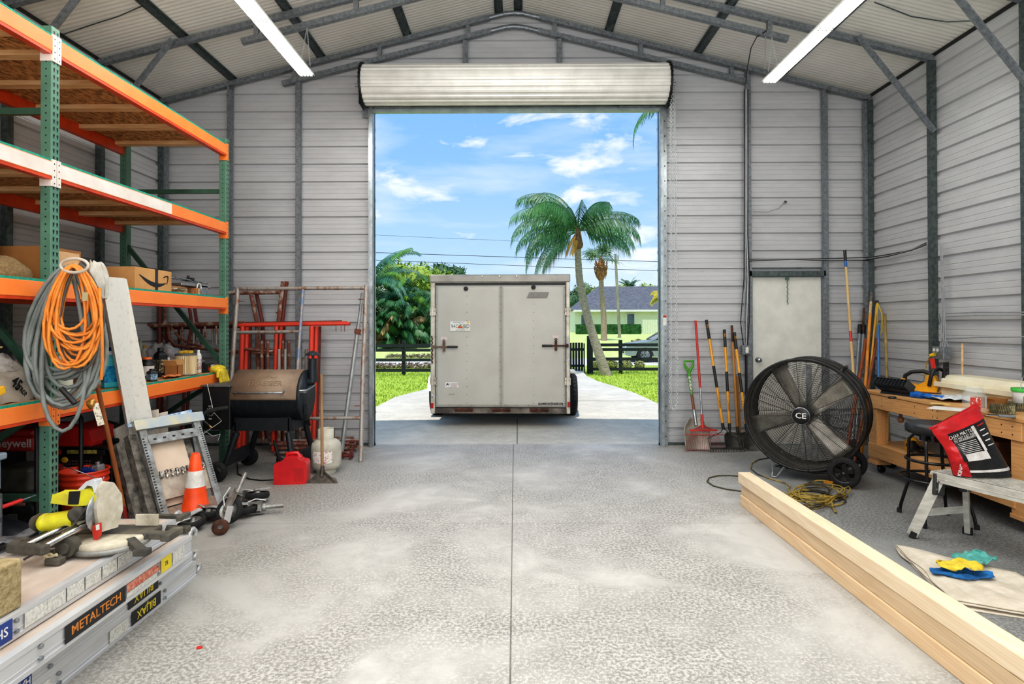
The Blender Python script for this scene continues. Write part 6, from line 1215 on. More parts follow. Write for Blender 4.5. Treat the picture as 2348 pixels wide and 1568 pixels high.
# scoop shovel
t, a, b_ = tool('scoop_shovel', 'aluminium scoop shovel with a green plastic D-grip leaning by the right door jamb', 'shovel', (1580, 862), (1594, 960), [('shaft_label', 0, .45, M('label_camo', '#cdd3bf', .5, 0, '#4e7c42', 30, lo=.45, hi=.55), 1), ('shaft', .45, .8, M('shaft_brown', '#7a4a33', .5), 1), ('ferrule', .8, 1.15, mSteel, 1.1)], r=.018)
q = MB(); gq = a; q.tube([gq + V((-.0, 0, -.02)), gq + V((0, 0, .05)), gq + V((-.05, .0, .13)), gq + V((-.06, 0, .19)), gq + V((.06, 0, .19)), gq + V((.05, 0, .13)), gq + V((0, 0, .05))], [.022, .02, .016, .016, .016, .016, .02], 10); q.build('d_grip', M('grip_green', '#4f9e2b', .4, 0, '#3f8420', 4), t)
q = MB(); pb = TP(1594, 958, 7.48) - V((t.location.x, t.location.y, 0))
q.grid(lambda u, v: (pb.x + (u - .5) * (.15 + .16 * min(v * 3.5, 1)), pb.y - .0 - .10 * v - .05 * (1 - (2 * u - 1) ** 2) * .0 + .045 * (2 * u - 1) ** 2 * -1 + .02, pb.z - v * (pb.z - .01)), 20, 18); q.build('scoop_blade', M('scoop_alu', '#a8a297', .5, .4, '#8a8276', 8), t, solid=.004)
# leaf rake
t, a, b_ = tool('leaf_rake', 'red leaf rake with a fan of thin red tines beside the scoop shovel', 'rake', (1595, 735), (1611, 975), [('upper_shaft', 0, .65, mRdH, 1), ('lower_shaft', .65, .9, mSteel, .8), ('ferrule', .9, 1.03, mRdH, 1.1)], r=.015, Yb=7.42)
q = MB()
for k in range(21):
    u = k / 20 - .5; q.tube([b_ + V((u * .04, 0, 0)), b_ + V((u * .30, -.03, -.06)), b_ + V((u * .46, -.07, -b_.z + .05)), b_ + V((u * .50, -.085, -b_.z + .008))], .0022, 5)
q.build('tines', M('tine_red', '#8f2b28', .5), t)['kind'] = 'stuff'; q = MB(); q.bar(b_ + V((-.17, -.035, -.055)), b_ + V((.17, -.035, -.055)), .008, .02); q.tube([b_ + V((u * .52, -.055, -.11 + .02 * abs(u))) for u in [-.45 + .1 * i for i in range(10)]], .005, 6); q.build('tine_bar', mRdH, t)
DW = lambda r_=1: [('end_grip', -.01, .17, mHk, 1.15), ('upper_handle', .17, .42, mHy, 1), ('mid_grip', .42, .62, mHk, 1.08), ('lower_handle', .62, .94, mHy, 1), ('ferrule', .94, 1.0, mHk, 1.15)]
def dwlab(t, a, b_, f=.76):
    c = a.lerp(b_, f); d = (a - b_).normalized(); m = face_m(c + V((0, -.0172, 0)), d, (-1, 0, 0)); text('DEWALT', .032, mHk, t, m); g = a.lerp(b_, .05); q = MB(); q.tube([g + V((.010 * math.cos(w), -.0185, .024 * math.sin(w))) for w in [2 * PI * i / 12 for i in range(12)]], .003, 5, closed=True); q.build('hang_hole', mHy, t)
t, a, b_ = tool('bow_rake', 'bow rake with a yellow and black handle, its tines down on the floor', 'rake', (1620, 736), (1659, 985), DW(), Yb=7.46); dwlab(t, a, b_)
o = V((t.location.x, t.location.y, 0)); f0 = G(1629, 1037) - o; f1 = G(1706, 1036) - o
f0.z = f1.z = .045; q = MB(); q.bar(f0, f1, .02, .02); q.tube([f0, f0 + V((-.02, .02, .12)), b_ + V((-.03, 0, -.03)), b_ + V((0, 0, .03))], .006, 6); q.tube([f1, f1 + V((.0, .03, .1)), b_ + V((.1, 0, -.08)), b_ + V((0, 0, .03))], .006, 6); q.build('bow', mBl, t); q = MB(); [q.cyl(f0.lerp(f1, i / 13), f0.lerp(f1, i / 13) + V((0, -.015, -.042)), .006, .003, n=6) for i in range(14)]; q.build('tines', mBl, t)
t, a, b_ = tool('square_shovel', 'square-blade shovel with a yellow and black handle, second from the bow rake', 'shovel', (1661, 758), (1673, 985), DW(), Yb=7.5); dwlab(t, a, b_)
def blade(t, b_, w, L, pointed, mt):
    n = 14; q = MB(); q.cyl(b_ + V((0, 0, .08)), b_ + V((0, -.01, -.05)), .017, .012, n=10); q.build('socket', mt, t)
    q = MB(); 
    def fn(u, v):
        ww = w * (min(.55 + v * 3, 1)) * ((1 - max(0, (v - .55) / .45) ** 2.2 * .85) if pointed else 1); x = (u - .5) * ww
        return (b_.x + x + .01, b_.y - .02 - .06 * v + .03 * (1 - (2 * u - 1) ** 2), b_.z - .03 - L * v)
    q.grid(fn, 14, 14); q.build('blade', mt, t, solid=.003)
blade(t, b_, .18, b_.z - .045, False, mBl)
t, a, b_ = tool('wooden_hoe', 'old wooden-handled tool with a rusty top standing between the two shovels', 'hoe', (1678, 746), (1691, 985), [('rusty_end', 0, .16, mRust, .95), ('shaft', .16, .97, M('shaft_wood', '#c08a45', .6, 0, '#8e6230', 5, stretch=(1, 1, .2)), 1), ('ferrule', .97, 1.02, mBl, 1.15)], Yt=7.72, Yb=7.6)
q = MB(); q.bar(b_ + V((-.06, -.01, -.1)), b_ + V((.06, -.01, -.1)), .01, .13); q.cyl(b_, b_ + V((0, 0, -.06)), .01); q.build('hoe_blade', mBl, t)
t, a, b_ = tool('wooden_stake', 'short wooden stake standing behind the round shovel', 'stake', (1690, 862), (1696, 985), [('shaft', 0, 1.15, M('shaft_wood'), 1)], Yt=7.72, Yb=7.66)
t, a, b_ = tool('round_shovel', 'round-point digging shovel with a yellow and black handle nearest the fan', 'shovel', (1684, 764), (1712, 985), DW(), Yb=7.44); dwlab(t, a, b_); blade(t, b_, .24, b_.z - .05, True, mBl)
# switch box & cables at left of man door
sx = TP(1710, 802, 7.7); t = thing('switch_box', 'grey electrical switch box beside the white door', 'switch', sx); MB().box(-.055, .055, -.04, .04, -.06, .06).build('box_body', mGalv, t, bevel=.008); MB().box(-.018, .018, -.046, -.04, -.035, .035).build('switch_plate', mWhiteP, t)
tag(MB().cyl((sx.x + .025, 7.74, .02), (sx.x + .025, 7.74, sx.z - .06), .02).build('conduit', mBlack), 'black conduit running from the switch box down to the floor', 'conduit')
for k in range(4):
    dx = (-.02, -.005, .012, .026)[k]; c_ = (mBlack, M('cable_grey', '#9a9da0', .5), M('cable_pale', '#c4c6c8', .5), mBlack)[k]
    pts = [(sx.x - .03 + .018 * k, 7.7, sx.z + .06), (sx.x - .02 + dx * 2.4, 7.69, sx.z + .35), (sx.x + dx * 1.6 + .01, 7.69, sx.z + .9), (sx.x + .005 + dx, 7.69, 2.7), (sx.x + .012 + dx, 7.69, 3.4 + .1 * k), (sx.x + .02 + dx, 7.70, 4.55)]
    tag(MB().tube(pts, .006, 6).build('electric_cable', c_), ('leftmost black', 'grey', 'pale grey', 'rightmost black')[k] + ' electric cable running up the stud left of the white door', 'cable')
for k in range(3):
    z = 2.36 + .012 * k; pts = [(sx.x + .02, 7.69, z - .01)] + [(sx.x + .1 + .5 * i, 7.7, z + .012 * math.sin(i * 2 + k)) for i in range(1, 4)] + [(4.46, 7.68, z), (4.5, 7.3, z), (4.51, 6.9, z + .02 - .01 * k), (4.5, 6.62, z + .05)]
    tag(MB().tube(pts, .0055, 6).build('electric_cable', (mBlack, M('cable_grey'), mBlack)[k]), ('lowest', 'middle', 'top')[k] + ' horizontal cable crossing above the white door to the corner', 'cable')
tag(MB().tube([TP(1727, 485, 7.74), TP(1760, 486, 7.73), TP(1785, 478, 7.72), TP(1801, 463, 7.76)], .006, 6).build('loose_cable', M('cable_grey')), 'short grey cable curving up to a dark hole above the white door', 'cable')
tag(MB().cyl(TP(1801, 463, 7.80), TP(1801, 463, 7.78), .018, n=14).build('cable_hole', mBlack), 'dark round hole in the wall above the white door', 'hole')
tag(MB().tube([(2.71, 6.5, 4.65), (2.70, 6.5, 4.3)], .006, 6).build('light_cable', M('cable_grey')), 'grey cable dropping from the truss to the right fluorescent light', 'cable')
p0 = at(1758, 70, Y=6.5); tag(MB().tube([p0, at(1735, 85, Y=6.6), at(1722, 110, Y=6.9), at(1713, 160, Y=7.4), at(1710, 190, Y=7.68)], .006, 6).build('light_cable', mBlack), 'black cable swooping from the truss end down to the stud', 'cable')
# outlet on right wall post
ob = at(2150, 809, X=4.42); t = thing('outlet_box', 'grey metal outlet box with white sockets on the right wall post', 'outlet', (4.47, ob.y, ob.z)); MB().box(-.05, .03, -.085, .085, -.065, .065).build('box_body', mGalv, t, bevel=.006)
for dy in (-.0, .05): MB().cyl((-.05, dy, .03), (-.055, dy, .03), .017, n=14).build('socket', mWhiteP, t)
q = MB(); [q.tube([(-.01, dy, .065), (0, dy, .2), (.02, dy * .5 + .02, .45), (.01, dy * .4 + .03, 1.15)], .006, 6) for dy in (-.05, -.02, .01)]; q.build('feed_cables', M('cable_grey'), t)['kind'] = 'stuff'
for k, (pa, pb) in enumerate((((2152, 720), (2348, 716)), ((2158, 778), (2348, 772)), ((2152, 727), (2348, 722)))):
    a_ = at(*pa, X=4.5); b_ = at(*pb, X=4.5); tag(MB().tube([V((4.49, ob.y - .05, ob.z + .07)), a_, a_.lerp(b_, .5) + V((0, 0, .01)), b_, b_ + (b_ - a_) * 2], .007, 6).build('wall_cable', M('cable_grey')), ('upper', 'lowest', 'middle')[k] + ' grey cable running along the right wall from the outlet box', 'cable')
yc = [at(2143, 812, X=4.4), at(2133, 815, X=4.38), at(2124, 835, X=4.36), at(2120, 858, X=4.36), at(2118, 872, X=4.3)]
t = tag(MB().tube(yc, .006, 6).build('yellow_lead', M('cord_yellow', '#c6a437', .5, 0, '#4a4224', 120, lo=.45, hi=.5)), 'yellow cord plugged into the outlet and dropping behind the chainsaw', 'cord'); MB().cyl(yc[0], yc[1], .02, .016).build('plug', M('plug_yellow', '#e0bd2c', .4), t)
a_ = at(2137, 822, X=4.36); tag(MB().bar(a_, at(2141, 845, X=4.36), .035, .025, up=(1, 0, 0)).build('red_clamp', mRedB), 'red plastic grip hanging under the outlet box', 'grip')
# ---------------- corner tools
cr = [('extension_pole', 'tall pale wooden pole with a black and blue threaded top in the right corner', (1937, 574), (1957, 860), [('threaded_top', 0, .09, mBlack, 1.1), ('blue_collar', .09, .14, M('collar_blue', '#2c6ab0', .5), 1.05), ('shaft', .14, .66, M('shaft_pale', '#d8be8c', .6, 0, '#bfa272', 5, stretch=(1, 1, .2)), 1), ('red_label', .66, .74, mRdH, 1.02), ('shaft', .74, 1.0, M('shaft_pale'), 1)], 7.66, 7.3),
      ('grey_pole', 'left grey metal pole with a black grip in the right corner', (1972, 745), (1962, 900), [('grip', 0, .14, mBlack, 1.5), ('shaft', .14, 1, M('shaft_grey', '#8f959b', .4, .5), 1.2)], 7.68, 7.3),
      ('grey_pole', 'right grey metal pole with a black grip in the right corner', (1981, 746), (1970, 900), [('grip', 0, .14, mBlack, 1.5), ('shaft', .14, 1, M('shaft_grey'), 1.2)], 7.68, 7.3),
      ('pry_bar', 'thin dark rusty bar behind the grey poles', (1981, 706), (1972, 900), [('shaft', 0, 1, mRust, .8)], 7.7, 7.5),
      ('post_hole_digger', 'pair of yellow wooden handles with a taped top in the corner', (1997, 692), (1984, 890), [('taped_top', -.12, 0.0, M('tape_silver', '#77766f', .5, .3, '#33312e', 40), 1.3), ('label', 0, .15, M('label_pale', '#dccfb0', .5, 0, '#a3772c', 40), 1.02), ('shaft', .15, 1.3, M('shaft_yellow', '#d9912e', .5, 0, '#bb7420', 5), 1.1)], 7.6, 7.2),
      ('tool_shaft', 'dark orange wooden handle leaning left of the yellow one', (1986, 778), (1968, 880), [('shaft', 0, 1.3, M('shaft_orange', '#9c4f27', .55, 0, '#70351a', 5), 1.1)], 7.5, 7.2),
      ('yellow_cane', 'thin yellow pole with a looped strap right of the yellow handles', (2011, 690), (1992, 890), [('tip', 0, .03, mBlack, 1.2), ('shaft', .03, 1, M('shaft_thin_yellow', '#cf9a35', .5), .7)], 7.5, 7.2),
      ('tool_shaft', 'reddish wooden handle crossing right of the thin yellow pole', (2011, 775), (1990, 890), [('shaft', 0, 1.3, M('shaft_orange'), .9)], 7.4, 7.1),
      ('blue_pole', 'blue metal pole standing against the right wall', (2014, 745), (2015, 890), [('shaft', 0, 1.4, M('shaft_blue', '#2f6aa8', .4), .9)], 7.3, 7.0),
      ('rough_stick', 'rough yellowish bamboo stick leaning on the right wall', (2029, 720), (2034, 880), [('shaft', 0, 1.3, M('bamboo', '#a38c55', .7, 0, '#5c4c2a', 10, stretch=(1, 1, .3)), .95)], 7.2, 6.95)]
for nm, lab, a, b_, sg, Yt, Yb in cr:
    za, zb = TP(*a, Yt).z, TP(*b_, Yb).z; fe = (za - .01) / (za - zb); sg = sg[:-1] + [(sg[-1][0], sg[-1][1], fe) + sg[-1][3:]]; tool(nm, lab, 'pole', a, b_, sg, Yt=Yt, Yb=Yb)
p = at(2012, 720, Y=7.45); tag(MB().tube([p + V((.0, 0, .14)), p + V((.05, -.01, .0)), p + V((.055, 0, -.2)), p + V((.02, 0, -.27)), p + V((-.01, 0, -.2)), p + V((0, 0, .14))], .008, 6).build('yellow_strap', M('strap_yellow', '#c9b136', .6)), 'yellow strap looped over the thin yellow pole', 'strap')
for k, (x, y) in enumerate(((4.05, 7.1), (4.25, 6.85))):
    q = MB(); q.ell((0, 0, .12), (.07, .05, .12), 14, 9, lump=.3, seed=k); q.ell((0, -.08, .04), (.05, .1, .04), 14, 8, lump=.2, seed=k + 3); o = tag(q.build('rubber_boot', mRub), ('left', 'right')[k] + ' dark boot on the floor behind the fan', 'boot'); o.location = (x - .2, y - .2, 0)
# ================================================================== DRUM FAN
fo = at(1840, 951, Y=5.95); FR = .545; t = thing('drum_fan', 'large black wheeled drum fan with a round wire grille', 'fan', (fo.x, fo.y, 0), rad(-36)); fz = .655
mFanB = M('fan_black', '#232426', .35, .3, '#17181a', 8); mFanS = M('fan_shell', '#4c4942', .3, .5, '#2a2825', 4); mFb = M('fan_blade', '#cdc9be', .35, .5, '#8f8a7f', 5); mWire = M('fan_wire', '#55534f', .3, .7)
q = MB(); prf = [(FR - .02, .0), (FR, .005), (FR, .12), (FR + .008, .13), (FR, .14), (FR, .3), (FR + .008, .31), (FR, .32), (FR, .44), (FR - .02, .445)]
q.lathe(prf, (0, 0, fz), 64, 'Y', caps=False); sh_ = q.build('drum_shell', mFanS, t, solid=.004)
q = MB(); q.tube([(FR * 1.0 * math.cos(a), -.005, fz + FR * 1.0 * math.sin(a)) for a in [2 * PI * k / 72 for k in range(72)]], .014, 8, closed=True); q.build('front_rim', mFanB, t); q = MB(); q.tube([(FR * math.cos(a), .445, fz + FR * math.sin(a)) for a in [2 * PI * k / 72 for k in range(72)]], .014, 8, closed=True); q.build('rear_rim', mFanB, t)
def grille(y, bulge, n, nm):
    q = MB()
    for k in range(n):
        r = .085 + (FR - .095) * k / (n - 1); yy = y - bulge * (1 - (r / FR) ** 2)
        q.tube([(r * math.cos(a), yy, fz + r * math.sin(a)) for a in [2 * PI * j / 64 for j in range(64)]], .002, 4, closed=True)
    q.build(nm + '_rings', mWire, t)['kind'] = 'stuff'
    for k in range(16):
        a = 2 * PI * k / 16 + .1; q = MB(); q.tube([(r * math.cos(a), y - bulge * (1 - (r / FR) ** 2) + .004, fz + r * math.sin(a)) for r in (.07, .2, .33, .45, FR - .0)], .0028, 5); q.cyl((FR * .985 * math.cos(a), y - .012, fz + FR * .985 * math.sin(a)), (FR * .985 * math.cos(a), y - .02, fz + FR * .985 * math.sin(a)), .008 if k % 2 == 0 else .002, n=8); q.build(nm + '_spoke', mFanB if nm == 'front' else mWire, t)
grille(-.012, .05, 44, 'front'); grille(.45, -.02, 22, 'rear')
q = MB(); q.lathe([(.001, -.085), (.07, -.085), (.08, -.078), (.085, -.06), (.085, -.05)], (0, 0, fz), 36, 'Y'); hb_ = q.build('hub_badge', mFanB, t); q = MB(); q.lathe([(.078, -.0855), (.083, -.082)], (0, 0, fz), 36, 'Y', caps=False); q.build('badge_ring', mSteel, hb_)
text('CE', .075, mWhiteP, hb_, face_m((0, -.0855, fz), (1, 0, 0), (0, 0, 1)), 'badge_lettering', sx=1.1, bold=.001)
q = MB(); q.cyl((0, .05, fz), (0, .2, fz), .075, n=24); q.cyl((0, .2, fz), (0, .33, fz), .1, n=24); q.build('motor', mFanB, t)
for k in range(4):
    a = rad((38, -47, 198, 118)[k]); d = V((math.cos(a), 0, math.sin(a))); s = V((-math.sin(a), 0, math.cos(a))); q = MB()
    q.grid(lambda u, v: tuple(V((0, .13, fz)) + d * (.07 + .44 * u) + s * ((v - .5) * (.13 + .06 * u)) + V((0, (v - .5) * .07 * (1 - .3 * u), 0))), 8, 6); q.build('blade', mFb, t, solid=.003)
q = MB(); q.bar((0, .33, fz - .48), (0, .33, fz + .48), .05, .02, up=(0, 1, 0)); q.bar((-.05, .30, fz - .5), (-.05, .30, fz + .0), .03, .02, up=(0, 1, 0)); q.bar((.07, .30, fz - .5), (.07, .30, fz + .0), .03, .02, up=(0, 1, 0)); q.build('motor_bracket', mSteel, t)
q = MB(); q.tube([(FR * .6, .08, fz + FR * .8), (FR * .63, .08, fz + FR * .86), (FR * .63, .34, fz + FR * .86), (FR * .6, .34, fz + FR * .8)], .014, 8); q.build('carry_handle', mFanB, t)
for s, y in ((1, -.02), (1, .46)):
    w1 = MB().lathe([(.095, -.022), (.128, -.026), (.145, -.014), (.145, .014), (.128, .026), (.095, .022)], (.36, y, .145), 36, 'Y', caps=False).build('wheel', mRub, t)
    q = MB(); q.lathe([(.1, -.015), (.085, -.012), (.085, .012), (.1, .015)], (.36, y, .145), 30, 'Y', caps=False); q.cyl((.36, y - .025, .145), (.36, y + .02, .145), .022)
    for k in range(5): a = 2 * PI * k / 5 + .3; q.bar((.36, y, .145), (.36 + .09 * math.cos(a), y, .145 + .09 * math.sin(a)), .035, .018, up=(0, 1, 0))
    q.build('wheel_spokes', mFanB, w1); MB().cyl((.36, y - .03, .145), (.36, y - .026, .145), .01, n=10).build('axle_cap', mSteel, w1)
q = MB(); q.cyl((.36, -.02, .145), (.36, .46, .145), .012); q.build('axle', mSteel, t)
q = MB()
for y in (.02, .42): q.tube([(.3, y, .22), (.36, y, .145), (.1, y, .1), (-.26, y, .12)], .012, 8)
q.build('undercarriage', mFanB, t)
for y in (0.0, .40): MB().tube([(-.28, y, .2), (-.29, y, .012), (-.24, y, .012), (-.16, y, .14)], .01, 8).build('foot_stand', mSteel, t)
# ================================================================== FLOOR CORD
mFc = M('cord_olive', '#a38a3c', .55, 0, '#3a3322', 3, lo=.42, hi=.52)
rr = random.Random(21); pts = []
base = [(1762, 1051), (1735, 1052), (1716, 1060), (1712, 1078), (1728, 1092), (1770, 1103), (1815, 1108), (1830, 1118), (1800, 1128), (1778, 1118)]
for p_ in base: g_ = G(*p_); pts.append(V((g_.x, g_.y, .008)))
for k in range(11):
    cx = 1868 + rr.uniform(-28, 28); cy = 1140 + rr.uniform(-10, 14); rx_ = rr.uniform(40, 82); ry_ = rr.uniform(15, 32); ph = rr.uniform(0, 6.28)
    for j in range(14):
        a = ph + 2 * PI * j / 13 * (1 if k % 3 else -1); g_ = G(cx + rx_ * math.cos(a), cy + ry_ * math.sin(a) * .95); pts.append(V((g_.x, g_.y, .008 + .0045 * k * rr.uniform(.5, 1.2))))
for p_ in ((1895, 1185), (1925, 1190), (1930, 1172), (1905, 1165)): g_ = G(*p_); pts.append(V((g_.x, g_.y, .01)))
for _ in range(2): pts = [pts[0]] + [(pts[i - 1] + pts[i] * 2 + pts[i + 1]) / 4 for i in range(1, len(pts) - 1)] + [pts[-1]]
fc = tag(MB().tube(pts, .0065, 7).build('extension_lead', mFc), 'dull yellow extension cord heaped on the floor between the fan and the lumber', 'cord')
a_ = G(1890, 1117); MB().bar((a_.x, a_.y, .05), (a_.x + .08, a_.y + .01, .045), .025, .02).build('plug', M('plug_orange', '#d08a2c', .4), fc)
lp_ = [G(*p_) for p_ in ((1700, 1128), (1665, 1124), (1632, 1117), (1617, 1106), (1620, 1096), (1645, 1091), (1675, 1091), (1705, 1094))]; lp_ = [V((p_.x, p_.y, .008)) for p_ in lp_]
for _ in range(1): lp_ = [lp_[0]] + [(lp_[i - 1] + lp_[i] * 2 + lp_[i + 1]) / 4 for i in range(1, len(lp_) - 1)] + [lp_[-1]]
tag(MB().tube(lp_, .0065, 7).build('cord_loop', M('cord_dark', '#4c452c', .6)), 'dark cord loop showing left of the lumber end', 'cord')
# ================================================================== LUMBER
def wood(name, base, dark, sc_=1.0, knots=True):
    m = bpy.data.materials.new(name); m.use_nodes = True; nt = m.node_tree; b = nt.nodes['Principled BSDF']; L = nt.links.new
    tc = node(nt, 'ShaderNodeTexCoord'); mp = node(nt, 'ShaderNodeMapping'); mp.inputs['Scale'].default_value = (9 * sc_, .55 * sc_, 9 * sc_); L(tc.outputs['Object'], mp.inputs[0])
    n1 = node(nt, 'ShaderNodeTexNoise', Scale=1.2, Detail=3.0, Distortion=.4); L(mp.outputs[0], n1.inputs['Vector'])
    wv = node(nt, 'ShaderNodeMath', operation='MULTIPLY'); wv.inputs[1].default_value = 70; L(n1.outputs['Fac'], wv.inputs[0]); sn = node(nt, 'ShaderNodeMath', operation='SINE'); L(wv.outputs[0], sn.inputs[0])
    mr = node(nt, 'ShaderNodeMapRange'); mr.inputs[1].default_value = -1; mr.inputs[2].default_value = 1; mr.inputs[3].default_value = 0; mr.inputs[4].default_value = .45; L(sn.outputs[0], mr.inputs[0])
    mx = node(nt, 'ShaderNodeMix', data_type='RGBA'); mx.inputs[6].default_value = c4(hexc(base)); mx.inputs[7].default_value = c4(hexc(dark)); L(mr.outputs[0], mx.inputs[0]); out = mx.outputs[2]
    if knots:
        mp2 = node(nt, 'ShaderNodeMapping'); mp2.inputs['Scale'].default_value = (8, 2.2, 8); L(tc.outputs['Object'], mp2.inputs[0]); vo = node(nt, 'ShaderNodeTexVoronoi', Scale=.75); L(mp2.outputs[0], vo.inputs['Vector'])
        r = node(nt, 'ShaderNodeValToRGB'); r.color_ramp.elements[0].position = .05; r.color_ramp.elements[0].color = (1, 1, 1, 1); r.color_ramp.elements[1].position = .13; r.color_ramp.elements[1].color = (0, 0, 0, 1); L(vo.outputs['Distance'], r.inputs[0])
        m2 = node(nt, 'ShaderNodeMix', data_type='RGBA'); m2.inputs[7].default_value = c4(hexc('#7a4526')); L(r.outputs[0], m2.inputs[0]); L(out, m2.inputs[6]); out = m2.outputs[2]
    L(out, b.inputs['Base Color']); b.inputs['Roughness'].default_value = .6; return m
mL = [wood('lumber_a', '#f3e0c2', '#e2c49a'), wood('lumber_b', '#dcc3a0', '#c5a67e'), wood('lumber_c', '#ecd0aa', '#d9b284')]
x0 = G(1697, 1158).x; ye = G(1697, 1158).y; HL = .0925
for k, (dx, dy, lab) in enumerate(((.0, .0, 'bottom pine timber of the long stack on the right floor'), (.012, .01, 'middle pine timber of the long stack on the right floor'), (-.006, .03, 'top pine timber of the long stack on the right floor'))):
    o = tag(MB().box(0, .098 if k < 2 else .105, -5.2, 0, 0, HL - .001).build('pine_timber', mL[2 - k], bevel=.006), lab, 'lumber', 'long pine timbers stacked three high'); o.location = (x0 + dx, ye + dy, HL * k); o.rotation_euler = (0, 0, (0, -.002, .004)[k])
# ================================================================== WORKBENCH
mWb = wood('bench_wood', '#d9a56c', '#bd8550'); mWt = M('bench_top', '#d6a870', .6, 0, '#b98750', 4, stretch=(3, .4, 3)); BX = 3.72; 
t = thing('workbench', 'wooden workbench on black casters along the right wall', 'workbench', (BX, 4.42, 0)); BL = 2.02; BD = .78; BH = .85
q = MB(); q.box(-.03, BD, -.02, BL + .02, BH - .028, BH); q.build('bench_top', mWt, t, bevel=.004)
q = MB(); q.box(-.02, .018, .02, BL - .12, BH - .17, BH - .03); q.build('front_apron', mWb, t, bevel=.003); MB().box(.0, BD, BL - .03, BL, BH - .17, BH - .03).build('side_apron', mWb, t); MB().box(.0, BD, 0, .03, BH - .17, BH - .03).build('side_apron', mWb, t)
q = MB(); [q.cyl((-.021, yy, zz), (-.019, yy, zz), .006, n=8) for yy in (.1, .2, .9, .96, 1.2, 1.7) for zz in (BH - .07, BH - .13)]; q.build('screw_heads', mBlack, t)['kind'] = 'stuff'
for y in (.0, BL - .2):
    for x in (0.0, BD - .14):
        q = MB(); q.box(x, x + .045, y, y + .14, .13, BH - .03); q.box(x + .045, x + .09, y + .0, y + .14, .13, BH - .03); q.box(x + .09, x + .13, y + .02, y + .12, .13, BH - .03); q.build('leg', mWb, t, bevel=.003)
        q = MB(); q.box(x - .01, x + .14, y - .005, y + .145, .095, .13); q.build('foot_block', mWb, t, bevel=.004)
        c = thing('x', None, None); bpy.data.objects.remove(c)
        q = MB(); q.lathe([(.01, -.014), (.036, -.016), (.04, 0), (.036, .016), (.01, .014)], (x + .085, y + .07, .04), 20, 'Y'); q.bar((x + .07, y + .045, .04), (x + .06, y + .045, .095), .02, .003, up=(0, 1, 0)); q.bar((x + .07, y + .095, .04), (x + .06, y + .095, .095), .02, .003, up=(0, 1, 0)); q.box(x + .02, x + .11, y + .03, y + .11, .088, .095); q.build('caster', mBlack, t)
MB().box(-.01, .03, .1, BL - .06, .17, .31).build('lower_stringer', mWb, t, bevel=.003); MB().box(.03, BD, .02, BL - .03, .29, .31).build('lower_shelf', mWt, t); MB().box(.14, BD - .1, -.012, .0, .13, BH - .05).build('end_panel', mOSB, t)
def bt(name, label, cat, px, py, rz=0, dz=0, X=None):
    p = at(px, py, Z=BH) if X is None else at(px, py, X=X); return thing(name, label, cat, (p.x, p.y, BH + dz + .0005), rz)
# nail tray
t = bt('parts_tray', 'black plastic rack of nine open slots on the far end of the workbench', 'tray', 2062, 905, rad(-76), 0); q = MB(); m = MX((0, .0, .09), (rad(52), 0, 0)) @ Matrix.Diagonal((.86, .62, .72, 1))
q.box(-.21, .21, 0, .012, 0, .16, m); q.box(-.21, .21, -.12, .0, 0, .01, m); [q.box(-.21 + k * .0463, -.205 + k * .0463, -.12, .01, 0, .16, m) for k in range(10)]; q.box(-.21, .21, -.125, -.118, 0, .05, m); q.build('tray_body', M('tray_black', '#35373a', .4), t); q = MB(); q.prism([(-.06, 0), (.0, 0), (.0, .1)], -.17, .17, 'YZ'); q.build('stand', mBlack, t)
t.location.z = BH + .0
for k in range(9):
    pass
t = bt('chuck_key', 'small black knob lying below the slotted tray', 'knob', 2046, 914, 0); MB().lathe([(.001, 0), (.03, 0), (.034, .008), (.03, .02), (.001, .022)], (0, 0, 0), 12).build('knob', mBlack, t)
# chainsaw
t = thing('cordless_chainsaw', 'yellow and black cordless chainsaw lying behind the slotted tray', 'chainsaw', (4.12, 6.08, BH + .02), rad(-48)); mCy = M('chainsaw_yellow', '#e8a71e', .4, 0, '#c98a14', 5)
q = MB(); q.prism([(-.2, .09), (-.17, .03), (-.05, .0), (.1, -.0), (.12, .08), (.08, .16), (.02, .17), (-.0, .1), (-.06, .065), (-.16, .08)], -.05, .05); q.build('saw_body', mCy, t, bevel=.012, seg=3)
q = MB(); q.tube([(-.19, 0, .09), (-.18, 0, .15), (-.12, 0, .19), (-.02, 0, .2), (.05, 0, .17), (.08, 0, .1)], .02, 10); q.build('rear_handle', mBlack, t); MB().cyl((-.2, 0, .07), (-.195, 0, .12), .026, n=12).build('heel', mCy, t)
q = MB(); q.tube([(.04, -.06, .06), (.06, -.07, .16), (.08, -.06, .22), (.12, .0, .23), (.14, .06, .2), (.12, .07, .05)], .017, 10); q.build('front_handle', mBlack, t)
q = MB(); q.box(.16, .175, -.08, .08, .15, .16); q.box(.16, .175, -.08, .08, .29, .3); [q.box(.16, .175, y, y + .012, .15, .3) for y in (-.08, -.036, .01, .068)]; [q.box(.16, .175, -.08, .08, z, z + .01) for z in (.19, .24)]; q.build('hand_guard', mBlack, t); MB().box(.1, .35, -.01, .01, .03, .09).build('guide_bar', mSteel, t, bevel=.002)
# tub
p0 = at(2135, 893, Z=BH); t = thing('cream_tub', 'large cream plastic tub upside down at the back of the workbench', 'tub', (4.2, 5.35, BH)); mCr = M('tub_cream', '#e8e1c8', .5, 0, '#d8cfb2', 4)
q = MB(); q.prism([(0, 0), (.3, 0), (.3, .17), (.26, .2), (.06, .2), (.0, .16)], -.45, .6, 'XZ'); q.build('tub_body', mCr, t, bevel=.02, seg=3); q = MB(); q.box(-.03, .32, -.5, .65, .10, .13); q.box(-.045, -.03, -.5, .65, .085, .135); q.build('rim', mCr, t, bevel=.006); t.location = (4.16, 5.32, BH)
